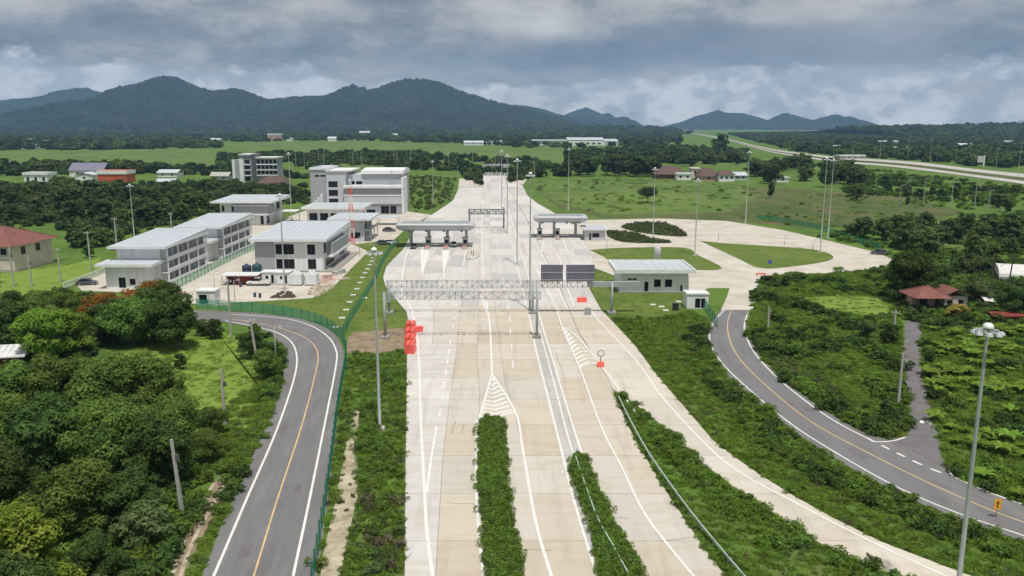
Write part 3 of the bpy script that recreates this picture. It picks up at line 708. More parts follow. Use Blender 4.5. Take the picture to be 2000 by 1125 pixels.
# cracks and sealed joints in the concrete
M_seal = material('joint_sealant', (0.16, 0.145, 0.125), 0.9)
for i, (u, v, du, dv) in enumerate([(990, 745, 44, -3), (880, 850, 10, -26), (905, 830, -3, 18), (1065, 745, 8, 22), (870, 985, 60, 2), (1160, 1010, 70, 6), (1290, 1060, 60, -8), (1085, 690, 12, 30), (1010, 1075, 70, 3), (1430, 985, 60, 40)]):
    rg = random.Random(i); P = [G(u + du * k / 7 + rg.uniform(-2.5, 2.5), v + dv * k / 7 + rg.uniform(-1.2, 1.2)) for k in range(8)]; ribbon('crack', P, 0.07, ZP - .006, M_seal, hw)
# ------------------------------------------------------------------ buildings
def window(parent, o, ex, nin, a0, a1, b0, b1, rev=0.18, mull=0, mat=None, name='window'):
    """a recessed window: thin frame with a dark pane behind it (pane is a sub-part)"""
    o, ex, nin = Vector(o), Vector(ex), Vector(nin)
    P = lambda a, z, d: o + ex * a + Vector((0, 0, z)) + nin * d
    mb = MB(); t = min(0.09, (a1 - a0) / 8)
    bars = [(a0, a0 + t, b0, b1), (a1 - t, a1, b0, b1), (a0 + t, a1 - t, b0, b0 + t), (a0 + t, a1 - t, b1 - t, b1)]
    for k in range(mull):
        m = a0 + (a1 - a0) * (k + 1) / (mull + 1); bars.append((m - t / 2, m + t / 2, b0 + t, b1 - t))
    for p, q, r, s in bars: mb.face([P(p, r, rev - .06), P(q, r, rev - .06), P(q, s, rev - .06), P(p, s, rev - .06)])
    w = mb.build(name, M_frame, parent)
    g = MB(); g.face([P(a0, b0, rev), P(a1, b0, rev), P(a1, b1, rev), P(a0, b1, rev)]); g.build('pane', mat or M_glass, w)
    return w
def volume(parent, x0, x1, y0, y1, z0, z1, mat, front=(), right=(), left=(), name='wall', top=True, mull=1):
    mb = MB(); rev = 0.2
    F = lambda hs: [h[:4] for h in hs]
    mb.holed((x0, y0, 0), (1, 0, 0), (0, 1, 0), x1 - x0, z0, z1, F(front), rev)
    mb.holed((x1, y0, 0), (0, 1, 0), (-1, 0, 0), y1 - y0, z0, z1, F(right), rev)
    mb.holed((x0, y1, 0), (0, -1, 0), (1, 0, 0), y1 - y0, z0, z1, F(left), rev)
    mb.holed((x1, y1, 0), (-1, 0, 0), (0, -1, 0), x1 - x0, z0, z1, [], rev)
    if top: mb.face([(x0, y0, z1), (x1, y0, z1), (x1, y1, z1), (x0, y1, z1)])
    w = mb.build(name, mat, parent)
    for o, ex, ni, hs in (((x0, y0, 0), (1, 0, 0), (0, 1, 0), front), ((x1, y0, 0), (0, 1, 0), (-1, 0, 0), right), ((x0, y1, 0), (0, -1, 0), (1, 0, 0), left)):
        for h in hs: window(parent, o, ex, ni, *h[:4], rev=rev, mull=h[4] if len(h) > 4 else mull, name=h[5] if len(h) > 5 else 'window', mat=M_door if len(h) > 6 else None)
    return w
def roof_flat(parent, x0, x1, y0, y1, z, th=0.45, rim=0.0, mat=None, name='roof', rise=0.0, seams=0):
    """flat metal roof with a fascia; rim raises a parapet round it; rise lifts its far edge; seams run front to back"""
    mb = MB(); i = len(mb.v)
    mb.v += [(x0,y0,z),(x1,y0,z),(x1,y1,z),(x0,y1,z),(x0,y0,z+th),(x1,y0,z+th),(x1,y1,z+th+rise),(x0,y1,z+th+rise)]
    mb.f += [(0,3,2,1),(4,5,6,7),(0,1,5,4),(1,2,6,5),(2,3,7,6),(3,0,4,7)]
    r = mb.build(name, mat or M_roof, parent)
    e = MB(); w = 0.28; zt = z + th
    if rim:
        e.box(x0 - .02, x1 + .02, y0 - .02, y0 + w, z - .02, zt + rim); e.box(x0 - .02, x1 + .02, y1 - w, y1 + .02, z - .02, zt + rim + rise)
        e.box(x0 - .02, x0 + w, y0 + w, y1 - w, z - .02, zt + rim + rise * .6); e.box(x1 - w, x1 + .02, y0 + w, y1 - w, z - .02, zt + rim + rise * .6)
    else:
        e.box(x0 - .03, x1 + .03, y0 - .05, y0, z - .02, zt + .06)
        e.box(x1, x1 + .05, y0, y1, z - .02, zt + .06); e.box(x0 - .05, x0, y0, y1, z - .02, zt + .06)
    e.build('fascia', M_trim, r)
    if seams:
        s = MB()
        for k in range(1, seams):
            x = x0 + (x1 - x0) * k / seams; s.v += [(x-.05,y0+.3,zt),(x+.05,y0+.3,zt),(x+.05,y1-.3,zt+rise),(x-.05,y1-.3,zt+rise),(x-.05,y0+.3,zt+.07),(x+.05,y0+.3,zt+.07),(x+.05,y1-.3,zt+rise+.07),(x-.05,y1-.3,zt+rise+.07)]
            b = len(s.v) - 8; s.f += [(b+4,b+5,b+6,b+7),(b,b+1,b+5,b+4),(b+1,b+2,b+6,b+5),(b+3,b,b+4,b+7)]
        s.build('seams', M_roof, r)
    return r
def part(name, mat, parent, *boxes):
    mb = MB()
    for b in boxes: mb.box(*b)
    return mb.build(name, mat, parent)
def tube_part(name, mat, parent, segs, n=8, smooth=True):
    mb = MB()
    for s in segs: mb.tube(*s, n=n)
    return mb.build(name, mat, parent, smooth)

# two-storey works office with a deep flat roof (front faces the camera)
b = G(500, 530); W = G(632, 530).x - b.x; D = 30
t = thing('office_building', 'two-storey grey and white office with dark windows behind the white storage tanks', 'office building', b)
volume(t, 0, 4.9, 0, D, 0, 7.7, M_midgrey, name='grey_bay')
volume(t, 4.9, W, 0.12, D - .1, 0, 7.7, M_wall, front=[(.25, 4.9, 0.6, 3.1, 2), (.25, 4.9, 4.3, 6.9, 2), (8.2, 10.3, 0.5, 3.1, 1), (8.2, 10.2, 4.2, 6.8, 1)],
       right=[(2.5, 13, 0.7, 2.9, 5), (1.2, 4.5, 4.2, 6.9, 1), (20, 26, 0.8, 2.9, 3)], name='white_bay')
part('side_screen', M_wallgrey, t, (W + .02, W + 1.6, 5, 25, 3.6, 6.4)); part('side_ledge', M_trim, t, (W + .01, W + 1.9, 3, 27, 3.1, 3.55))
roof_flat(t, -1.0, W + 1.2, -1.4, D + 1, 7.72, 0.55, 0.0, rise=0.9, seams=10)
part('plinth', M_concrete, t, (-.3, W + 3.4, -1.4, D, .05, .28)); part('downpipe', M_trim, t, (W - .3, W - .12, -.1, .08, .2, 7.7))

# dormitory blocks with walkways along the side
def dorm(bx, by, label, front_roof=True):
    t = thing('dormitory_block', label, 'building', (bx, by, 0))
    w, d, fl = 9.6, 24.0, 2.75
    wins = []
    for f in range(3):
        for k in range(7):
            y = 1.0 + k * 3.2; wins += [(y, y + 0.9, f * fl + .25, f * fl + 2.25, 0, 'door', 1), (y + 1.25, y + 2.35, f * fl + 1.0, f * fl + 2.25, 1)]
    volume(t, 0, w, 0, d, 0, 8.6, M_wall, front=[(3.4, 4.6, .2, 2.5, 0, 'door'), (5.4, 6.4, 0.9, 2.3)], right=[(*h[:4], h[4], *(h[5:])) for h in wins])
    part('grey_panel', M_wallgrey, t, (w + .01, w + .08, 9.4, 13.6, 0.2, 8.5))
    for f in range(3):
        z = f * fl
        wk = part('walkway', M_trim, t, (w + .1, w + 1.75, -0.2, d + .2, z + .02 if f else .1, z + .24))
        part('parapet', M_wall, wk, (w + 1.6, w + 1.78, -0.2, d + .2, z + .24, z + 1.0))
        for k in range(8): part('partition', M_wallpale, wk, (w + .1, w + 1.55, k * 3.2 + .5, k * 3.2 + .62, z + .24, z + fl - .05))
    for k in range(5): part('column', M_wall, t, (w + 1.5, w + 1.8, k * 6 - .1, k * 6 + .2, .05, 8.6))
    for k in range(6): part('air_conditioner', M_lamp, t, (w + .05, w + .4, 2.4 + k * 3.6, 3.2 + k * 3.6, 5.6 + (k % 2) * -2.7, 6.2 + (k % 2) * -2.7))
    roof_flat(t, -1.4, w + 2.1, -2.0, d + .8, 8.62, .5, 0, rise=1.0, seams=9)
    if front_roof:
        volume(t, -1.0, w - 1.2, -4.6, -0.02, 0, 5.2, M_wall, front=[(2.8, 4.4, .2, 2.6, 1, 'door'), (5.3, 6.6, .9, 2.3)], name='front_wing')
        roof_flat(t, -2.4, w + 0.6, -6.2, -.05, 5.22, .55, 0, name='lower_roof', rise=.25, seams=6)
    return t
p = G(226, 563); dorm(-90.0, 185, 'white three-storey dormitory with stepped roofs beside the orange-flowered trees')
dorm(-90.0, 222, 'white three-storey dormitory standing behind the nearer matching block')

# boxy two-storey hall further back
b = G(432, 440); W = G(520, 440).x - b.x; D = 22
t = thing('hall_building', 'white two-storey hall with a grey screen band behind the dormitories', 'building', b)
volume(t, 0, W, 0, D, 0, 8.3, M_wall, front=[(.6, 1.6, 5, 7.2), (4.2, 5.2, 5, 7.2), (4.5, 5.4, 2.2, 3), (6.2, 7.2, 2.2, 3), (9.4, 11.6, 2.2, 3), (W - 2, W - .8, .3, 3.4, 1, 'door')], right=[(1, 5, .4, 3.3, 3), (7, 11, 4.6, 7.2, 2), (14, 19, 4.4, 7.4, 2)])
part('screen_band', M_wallgrey, t, (5.4, W + 1.2, -1.3, -.05, 4.4, 7.2), (W + .05, W + 1.2, -.02, 6, 4.4, 7.2))
part('ledge', M_trim, t, (5.0, W + 1.6, -1.7, -.03, 3.9, 4.35), (5.0, W + 1.6, -1.7, -.03, 7.22, 7.6), (W + .03, W + 1.6, 0, 7, 3.9, 4.35))
roof_flat(t, -2.6, W + 3.4, -2.6, D + 1, 8.32, .5, 0, rise=.6, seams=10)
part('side_canopy', M_trim, t, (W + .1, W + 9, 9, 15, 4.0, 4.35)); 
for y in (9.3, 14.4): part('canopy_post', M_wall, t, (W + 8.4, W + 8.7, y, y + .3, .05, 4.0))

# low canteen building and annex
b = G(600, 437); W = G(702, 437).x - b.x
t = thing('canteen_building', 'low white building with a row of three square dark windows', 'building', b)
volume(t, 0, W, 0, 16, 0, 5.6, M_wall, front=[(.9, 4.0, 1.3, 4.0, 1), (4.9, 8.0, 1.3, 4.0, 1), (8.9, 12.0, 1.3, 4.0, 1), (14, 17, 1.3, 4, 1)], right=[(2, 5, 1.2, 3.6), (8, 12, 1.2, 3.6)])
roof_flat(t, -1.4, W + 2.2, -2.4, 17, 5.62, .6, .12, seams=9)
b = G(652, 472); W = G(712, 472).x - b.x
t = thing('annex_building', 'small pale annex beside the red and white lattice mast', 'building', b)
volume(t, 0, W, 0, 15, 0, 6.8, M_wallpale, front=[(1, 2.6, .3, 2.8, 0, 'door'), (5.5, 8.5, 1, 3, 2)], right=[(1.5, 3, .3, 3, 0, 'door'), (4, 6, 1, 3), (7.5, 9.5, 1, 3), (1.5, 5.5, 4, 6), (7.5, 12, 4, 6)])
roof_flat(t, -1.4, W + 2.4, -1.8, 16, 6.82, .55, .1, seams=6)
part('balcony', M_trim, t, (W + .05, W + 2.2, .5, 14, 3.4, 3.7)); part('balcony_wall', M_wallgrey, t, (W + 2.0, W + 2.2, .5, 14, 3.7, 4.5))
for y in (.7, 7, 13.4): part('balcony_post', M_wallgrey, t, (W + 1.9, W + 2.15, y, y + .25, .05, 3.4))

# four-storey control centre
b = G(608, 418); s = G(708, 418).x - G(608, 418).x; k = s / 100.0
t = thing('control_centre', 'large four-storey grey control centre with stepped blocks and a curved white roof', 'building', b)
X = lambda u: (u - 608) * k
Z = lambda v: (418 - v) * k * 0.985
volume(t, X(609), X(641), 0, 22, 0, Z(331), M_midgrey, front=[(X(618) - X(609), X(627) - X(609), Z(345), Z(341), 0), (X(629) - X(609), X(639) - X(609), Z(345), Z(341), 0)], name='west_block')
volume(t, X(641), X(678), -1.2, 20, 0, Z(334), M_wallpale, front=[(X(645) - X(641), X(663) - X(641), Z(v1), Z(v0), 2) for v0, v1 in ((353, 365), (370, 382), (387, 399), (403, 412))], name='stair_tower')
volume(t, X(678), X(708), 3, 22, 0, Z(341), M_wallpale, front=[(.3, 3.1, Z(361), Z(354)), (3.6, 6.2, Z(361), Z(354))], name='link_block')
volume(t, X(676), X(790), -2.2, 3, 0, Z(363), M_wallgrey, front=[(X(746) - X(676), X(762) - X(676), Z(416), Z(401), 1), (X(764) - X(676), X(776) - X(676), Z(416), Z(401), 1), (X(700) - X(676), X(735) - X(676), Z(416), Z(408), 4)], name='front_block')
part('ledge', M_trim, t, (X(675), X(791.5), -3.2, 2.9, Z(366), Z(361)), (X(675), X(791), -2.6, -2.25, Z(382), Z(379)))
part('pale_band', M_wallpale, t, (X(676), X(790.5), -2.6, -2.24, Z(397), Z(383.5)))
volume(t, X(707), X(786), 3.02, 24, 0, Z(340), M_midgrey, right=[(3, 8, 8, 11, 2), (11, 17, 8, 11, 2)], name='east_block')
part('corner_fin', M_wall, t, (X(787), X(791), -3.0, 10, 0.05, Z(346)))
mb = MB(); prof = []
y0, y1, zz = 2.2, 25, Z(339.9)
pr = [(y0, zz), (y1, zz), (y1, zz + 1.0)] + [(y1 + (y0 + 1.0 - y1) * i / 8, zz + 1.0 + 2.0 * math.sin(math.pi * (0.15 + 0.7 * i / 8)) - 0.9) for i in range(1, 8)] + [(y0 + .2, zz + 1.4)]
mb.extrude_x(pr, X(706), X(788)); mb.build('curved_roof', M_trim, t)
roof_flat(t, X(608), X(642), -.4, 22.3, Z(330.9), .3, .5, M_roof, 'roof'); roof_flat(t, X(640.5), X(690), -1.7, 20.4, Z(333.9), .35, .15, M_trim, 'roof')
for q, (u0, h) in enumerate(((612, 398), (618, 391), (624, 385), (630, 379))): part('stepped_fin', M_wall, t, (X(u0), X(u0 + 3.5), -1.0 - .5 * q, -.02, .05, Z(h)))

# unfinished-looking apartment block far left
b = G(456, 356); k = (G(545, 356).x - b.x) / 89.0; X = lambda u: (u - 456) * k; Z = lambda v: (356 - v) * k * 0.985
t = thing('apartment_block', 'grey four-storey apartment block with open balconies beyond the trees', 'building', b)
volume(t, X(457), X(470), 0, 14, 0, Z(312), M_wallgrey, name='west_wing')
part('end_wall', M_wall, t, (X(456), X(461), -.6, -.02, 0.05, Z(311)), (X(470), X(477.5), -.6, -.02, .05, Z(310)))
volume(t, X(470), X(494), 0.02, 14, 0, Z(303), M_wallgrey, front=[(X(480) - X(470), X(490) - X(470), Z(v + 8), Z(v), 2) for v in (312, 323, 334, 345)], name='centre_wing')
volume(t, X(494), X(502), -.8, 13, 0, Z(301), M_frame, name='dark_core')
volume(t, X(502), X(543), 0.04, 14, 0, Z(309), M_wallgrey, front=[(X(504 + 8 * i) - X(502), X(510 + 8 * i) - X(502), Z(v + 7.5), Z(v), 0) for v in (312, 322, 332.5) for i in range(5)], name='east_wing')
for v in (320.5, 331, 341.5): part('balcony_slab', M_trim, t, (X(503), X(544), -1.2, .02, Z(v + 1.6), Z(v)))
for v in (320.5, 331, 341.5): part('balcony_slab', M_trim, t, (X(479), X(492), -1.2, -.02, Z(v + 1.6), Z(v)))
roof_flat(t, X(502.5), X(544.5), -1.2, 14.6, Z(308.8), .5, .2, M_wall); roof_flat(t, X(469), X(494), -.9, 14.6, Z(302.8), .5, .2, M_wall)

# hip or gable roofed houses
def hip_roof(parent, x0, x1, y0, y1, z, h, mat, ridge=0.45, name='roof', over=0.8):
    x0 -= over; x1 += over; y0 -= over; y1 += over
    cx = (x0 + x1) / 2; cy = (y0 + y1) / 2; hx = max((x1 - x0) / 2 * ridge, 0.05)
    a, b2 = (cx - hx, cy, z + h), (cx + hx, cy, z + h); mb = MB()
    mb.face([(x0, y0, z), (x1, y0, z), b2, a]); mb.face([(x1, y0, z), (x1, y1, z), b2]); mb.face([(x1, y1, z), (x0, y1, z), a, b2]); mb.face([(x0, y1, z), (x0, y0, z), a])
    mb.face([(x0, y0, z), (x0, y1, z), (x1, y1, z), (x1, y0, z)])
    r = mb.build(name, mat, parent)
    rb = MB(); rb.tube(a, b2, .16, n=6)
    for c, e in (((x0, y0, z), a), ((x1, y0, z), b2), ((x1, y1, z), b2), ((x0, y1, z), a)): rb.tube((c[0], c[1], c[2] + .05), e, .13, n=5)
    rb.build('ridge_tiles', mat, r); return r
def gable_roof(parent, x0, x1, y0, y1, z, h, mat, over=0.7, along='x', name='roof'):
    x0 -= over; x1 += over; y0 -= over; y1 += over; mb = MB(); th = 0.12
    if along == 'x':
        c = (y0 + y1) / 2; pr = [(y0, z), (c, z + h), (y1, z), (y1, z + th), (c, z + h + th), (y0, z + th)]
        mb.extrude_x(pr, x0, x1)
    else:
        c = (x0 + x1) / 2; i = len(mb.v); pr = [(x0, z), (c, z + h), (x1, z), (x1, z + th), (c, z + h + th), (x0, z + th)]
        mb.v += [(x, y0, zz) for x, zz in pr] + [(x, y1, zz) for x, zz in pr]
        mb.f += [tuple(range(6)), tuple(range(11, 5, -1))] + [(k, (k + 1) % 6 + 0, (k + 1) % 6 + 6, k + 6)[::-1] for k in range(6)]
    return mb.build(name, mat, parent)

b = G(0, 535); s = (G(105, 520).x - G(0, 520).x) / 105
t = thing('villa', 'large cream two-storey house with a red hipped tile roof and arched porch', 'house', (G(105, 522).x - 31.0, G(50, 530).y, 0), math.radians(-3))
volume(t, 0, 25.5, 0, 16, 0, 6.6, M_cream, front=[(15.2, 17.0, 4.3, 5.8), (20.3, 21.0, 4.2, 5.7, 0), (22.2, 23.8, 4.3, 5.9), (9.5, 11.0, 4.2, 5.8), (19.4, 21.4, .9, 3.0)], right=[(3, 5, 4, 6), (9, 11, 4, 6)])
hip_roof(t, 0, 25.5, 0, 16, 6.62, 4.0, M_tile, .4, over=1.3)
pch = volume(t, 11.2, 18.6, -4.2, -.02, 0, 3.4, M_cream, front=[(1.6, 4.4, .1, 2.7, 0, 'archway')], right=[(1, 2.6, 1, 2.4)], name='porch'); hip_roof(t, 11.2, 18.6, -4.2, -.3, 3.42, 1.0, M_browntile, .5, 'porch_roof', .5)
part('ledge', M_wall, t, (18.8, 24.8, -.25, -.02, 3.5, 3.75)); part('plinth', M_polecon, t, (-.2, 25.7, -.3, -.03, 0, .7)); part('downpipe', M_trim, t, (24.9, 25.05, -.14, -.03, .7, 6.5))

def small_house(u, v, wpx, hpx, dep, wallm, roofm, label, kind='gable', nwin=2, along='x', rh=0.45, group=None, name='house'):
    b = G(u, v); w = G(u + wpx, v).x - b.x; h = at_depth(u, v - hpx, b.y).z
    t = thing(name, label, 'house', b, 0, group); wh = h * (1 - rh)
    fr = []
    for k in range(nwin):
        c = w * (k + .5) / nwin; ww = min(1.6, w / nwin * .4); fr.append((c - ww / 2, c + ww / 2, wh * .38, wh * .78))
    volume(t, 0, w, 0, dep, 0, wh, wallm, front=fr, mull=0)
    if kind == 'gable': gable_roof(t, 0, w, 0, dep, wh + .01, h - wh, roofm, along=along)
    elif kind == 'hip': hip_roof(t, 0, w, 0, dep, wh + .01, h - wh, roofm)
    else: roof_flat(t, -.5, w + .5, -.5, dep + .5, wh + .01, max(h - wh, .3), 0, roofm)
    return t
HOUSES = [
 (48, 361, 46, 24, 10, M_wall, M_wallpale, 'white house with three dark windows among the trees at far left', 'flat', 3, 'x', .2),
 (136, 345, 66, 26, 14, M_wall, M_purple, 'house with a slate-purple roof beside the orange shed', 'gable', 2, 'x', .55),
 (148, 354, 34, 17, 10, M_wall, M_roof, 'small white house in front of the slate-purple roof', 'gable', 1, 'y', .3),
 (192, 357, 56, 24, 12, M_orange, M_orange, 'long orange-red shed standing among dark trees', 'flat', 0, 'x', .3),
 (308, 346, 38, 14, 12, M_wall, M_roof, 'white roofed house right of the orange shed', 'gable', 2, 'x', .4),
 (305, 363, 34, 13, 9, M_cream, M_roof, 'small pale house in front of the white roofed one', 'gable', 2, 'x', .4),
 (412, 353, 34, 16, 9, M_wallpale, M_polecon, 'small grey house left of the apartment block', 'gable', 2, 'x', .45),
 (505, 367, 48, 22, 16, M_wall, M_browntile, 'house with a pale brown roof below the apartment block', 'hip', 2, 'x', .6),
 (523, 275, 26, 14, 16, M_pink, M_browntile, 'pinkish far house at the edge of the green fields', 'flat', 2, 'x', .2),
 (640, 276, 16, 9, 14, M_wall, M_roof, 'tiny white far house above the low hedge line', 'gable', 1, 'x', .4),
 (702, 264, 20, 8, 18, M_wall, M_roof, 'tiny white far house below the double summit', 'gable', 1, 'x', .4),
 (764, 267, 12, 6, 18, M_wall, M_roof, 'smallest white far house below the double summit', 'gable', 1, 'x', .4),
 (560, 276, 10, 7, 16, M_wall, M_roof, 'small white house next to the pinkish far house', 'gable', 1, 'y', .4),
 (76, 256, 18, 7, 20, M_wall, M_roof, 'pale far house under the leftmost foothill', 'gable', 1, 'x', .4),
 (100, 257, 20, 7, 20, M_cream, M_roof, 'cream far house under the leftmost foothill', 'gable', 1, 'x', .4),
 (28, 291, 38, 8, 18, M_cream, M_roof, 'long cream shed at the far left field edge', 'gable', 2, 'x', .4),
 (48, 279, 14, 8, 16, M_wall, M_roof, 'white cottage above the long cream shed', 'gable', 1, 'x', .4),
 (388, 275, 14, 7, 18, M_pink, M_roof, 'pink far cottage above the bright green field', 'gable', 1, 'x', .4),
 (410, 277, 20, 7, 18, M_wall, M_roof, 'white far cottage above the bright green field', 'gable', 2, 'x', .4),
 (906, 284, 38, 9, 22, M_wall, M_roof, 'low white far warehouse left of the long factory', 'gable', 3, 'x', .4),
 (950, 283, 30, 8, 22, M_cream, M_roof, 'low cream far warehouse left of the long factory', 'gable', 2, 'x', .4),
 (1283, 350, 58, 24, 18, M_browntile, M_browntile, 'long dark brown-roofed house at the village edge', 'hip', 0, 'x', .62),
 (1322, 352, 28, 14, 8, M_wall, M_roof, 'white garage in front of the dark brown roofs', 'flat', 2, 'x', .2),
 (1350, 347, 16, 19, 9, M_cream, M_cream, 'narrow cream two-storey house in the village', 'flat', 1, 'x', .1),
 (1366, 354, 36, 24, 14, M_pink, M_browntile, 'pink walled house with a wide brown roof in the village', 'hip', 1, 'x', .6),
 (1404, 355, 30, 21, 12, M_wall, M_browntile, 'white fronted house at the village end by the trees', 'hip', 3, 'x', .35),
 (1434, 352, 24, 15, 12, M_wallpale, M_roof, 'low grey house behind the tall mast', 'gable', 2, 'x', .4),
 (1519, 322, 36, 10, 12, M_wall, M_trim, 'white house half hidden in the trees by the trunk road', 'gable', 2, 'x', .4),
 (1517, 356, 24, 10, 10, M_wall, M_wallpale, 'small white shed at the edge of the scrub field', 'flat', 1, 'x', .2),
 (1720, 284, 36, 9, 24, M_wall, M_roof, 'long pale roofed house beyond the trunk road', 'gable', 3, 'x', .4),
 (1700, 291, 24, 8, 20, M_cream, M_roof, 'cream house beyond the trunk road left of the long one', 'gable', 2, 'x', .4),
 (1752, 297, 26, 10, 20, M_wall, M_roof, 'white house beyond the trunk road nearest its bend', 'gable', 2, 'x', .4),
 (1876, 292, 26, 12, 20, M_wall, M_roof, 'white house beyond the trunk road by the tall sign', 'gable', 2, 'x', .4),
 (1900, 300, 22, 11, 18, M_wallpale, M_browntile, 'grey house beside the tall roadside sign', 'gable', 2, 'x', .4),
 (1966, 284, 20, 9, 20, M_wall, M_roof, 'white far house at the right end of the trunk road', 'gable', 1, 'x', .4),
 (1888, 249, 36, 11, 40, M_wallgrey, M_wallpale, 'flat grey far block on the wooded skyline', 'flat', 5, 'x', .1),
 (1989, 247, 20, 13, 40, M_wallgrey, M_wallpale, 'second flat grey far block at the right skyline', 'flat', 3, 'x', .1),
 (1610, 292, 40, 8, 26, M_cream, M_roof, 'long low roofed shed across the trunk road', 'gable', 3, 'x', .5),
 (1640, 311, 50, 8, 16, M_polecon, M_polecon, 'grey roofed roadside station on the trunk road', 'flat', 4, 'x', .25),
]
for h in HOUSES: small_house(*h[:7], h[7], *h[8:])
# long factory with a saw-toothed front
b = G(1040, 284); t = thing('factory', 'long low white factory beyond the fields in the middle distance', 'factory', b)
k = (G(1210, 284).x - b.x) / 170
volume(t, 0, 68 * k, 0, 60, 0, 9 * k, M_wall, front=[(k * (3 + 8 * i), k * (7 + 8 * i), 3 * k, 6 * k, 0) for i in range(8)], name='office_range'); roof_flat(t, -1, 68 * k + 1, -2, 62, 9 * k, 1.2, 0, M_roof)
volume(t, 68.4 * k, 140 * k, -4, 80, 0, 10.5 * k, M_wall, front=[(k * (72 + 11 * i) - 68.4 * k, k * (78 + 11 * i) - 68.4 * k, 2 * k, 5 * k, 0) for i in range(6)], name='main_hall'); gable_roof(t, 68.4 * k, 140 * k, -4, 80, 10.5 * k + .02, 4, M_roof)
volume(t, 140.4 * k, 168 * k, 4, 80, 0, 8 * k, M_wallpale, name='store_hall'); gable_roof(t, 140.4 * k, 168 * k, 4, 80, 8 * k + .02, 3.5, M_roof)

# village houses by the side lane, right
b = G(1790, 612)
t = thing('farmhouse', 'open-sided farmhouse with a faded red hipped roof beside the lane end', 'house', b)
for x, y in ((0.3, .3), (5.2, .3), (.3, 5.4), (5.2, 5.4)): part('post', M_bark, t, (x - .12, x + .12, y - .12, y + .12, 0, 3.1))
volume(t, 0.4, 5.0, 3.0, 5.6, 0, 3.0, M_pink, front=[(1.5, 3.0, .2, 2.4)], name='wall'); hip_roof(t, 0, 5.6, 0, 5.8, 3.1, 1.7, M_tile, .2, over=.8)
b = G(1842, 608)
t = thing('farmhouse', 'small red-roofed farmhouse behind the yellow-leaved bush', 'house', b)
volume(t, 0, 4.6, 0, 5.4, 0, 3.0, M_cream, front=[(.6, 1.7, 1, 2.2), (2.8, 3.8, .1, 2.3, 0, 'door')]); gable_roof(t, 0, 4.6, 0, 5.4, 3.02, 1.4, M_tile, .7, 'y')
b = G(1940, 634); t = thing('field_shed', 'low dark red metal shed at the edge of the crops', 'shed', b)
volume(t, 0, 5.5, 0, 3, 0, 1.5, M_redsteel, front=[(1, 2, .1, 1.2, 0, 'door')]); gable_roof(t, 0, 5.5, 0, 3, 1.52, .5, M_redsteel, .3)
b = G(1940, 560); t = thing('greenhouse', 'white sheeted tunnel roof half hidden by palms', 'greenhouse', (G(1950, 552).x, G(1950, 552).y, 0), math.radians(-18))
mb = MB(); n = 10; Lh = 13
for a, c in ((0, Lh),):
    ring = [(4.5 * math.cos(math.pi * i / n), 1.4 + 2.4 * math.sin(math.pi * i / n)) for i in range(n + 1)]
    for (y0, z0), (y1, z1) in zip(ring, ring[1:]): mb.face([(a, 4.5 + y0, z0), (c, 4.5 + y0, z0), (c, 4.5 + y1, z1), (a, 4.5 + y1, z1)])
    mb.face([(a, 4.5 + y, z) for y, z in ring]); mb.face([(c, 4.5 + y, z) for y, z in ring[::-1]])
mb.build('sheeting', M_tarp, t, True); part('side_wall', M_wallpale, t, (.05, Lh - .05, .05, .2, 0, 1.45), (.05, Lh - .05, 8.8, 8.95, 0, 1.45))
for i in range(5): part('hoop_post', M_steel, t, (i * Lh / 4 - .05, i * Lh / 4 + .05, -.06, .04, 0, 1.5))
b = G(1922, 604); t = thing('tarpaulin', 'pale tarpaulin lean-to beside the farmhouse', 'tarpaulin', b)
mb = MB(); mb.face([(0, 0, 1.7), (2.6, .2, 1.4), (2.4, 2.4, 2.2), (.2, 2.2, 2.4)]); mb.face([(0, 0, 1.66), (.2, 2.2, 2.36), (2.4, 2.4, 2.16), (2.6, .2, 1.36)]); mb.build('sheet', M_tarp, t)
tube_part('pole', M_bark, t, [((.1, .1, 0), (.1, .1, 1.65), .05), ((2.4, .3, 0), (2.4, .3, 1.4), .05), ((.3, 2.1, 0), (.3, 2.1, 2.3), .05), ((2.3, 2.3, 0), (2.3, 2.3, 2.1), .05)])
b = G(0, 725); t = thing('lean_to_shed', 'white metal roofed shed at the left edge under the trees', 'shed', (G(-25, 725).x, b.y, 0), math.radians(12))
volume(t, 0, 5.0, 0, 3, 0, 2.0, M_redsteel, front=[(1, 2, .1, 1.7, 0, 'door')]); roof_flat(t, -.4, 5.5, -.8, 3.4, 2.1, .12, 0, M_tarp, rise=.9, seams=7)
b = G(190, 668); t = thing('brick_hut', 'small brick red hut in the shade of the trees', 'hut', b)
volume(t, 0, 2.6, 0, 2.6, 0, 3.2, M_redsteel, front=[(.8, 1.7, .1, 2.0, 0, 'door')]); roof_flat(t, -.3, 2.9, -.3, 2.9, 3.22, .12, 0, M_roof)

# toll control house with its water tank and the two small cabins
b = G(1211, 571); W = G(1343, 571).x - b.x
t = thing('control_house', 'white single-storey control house with a raised flat roof beside the loop road', 'building', b)
volume(t, 0, W, 0, 11, 0, 4.3, M_wall, front=[(1.6, 2.55, 2.7, 3.15, 0), (2.65, 3.6, 2.7, 3.15, 0), (5.3, 6.2, .25, 2.4, 0, 'door'), (7.4, 8.9, 1.2, 2.9, 0), (9.8, 11.4, 1.2, 2.9, 0), (13.2, 13.7, .25, 1.6, 0, 'door')], right=[(1.5, 2.6, .2, 2.6, 0, 'door'), (5, 7, 1.2, 2.8)])
roof_flat(t, -1.3, W + 1.3, -1.5, 12, 4.5, 0.5, .35, M_roof, seams=9)
part('plinth', M_concrete, t, (-.5, W + .5, -.6, 11.2, .055, .2)); part('vent', M_lamp, t, (12.2, 12.6, -.06, -.01, 2.9, 3.2), (12.9, 13.3, -.06, -.01, 2.9, 3.2))
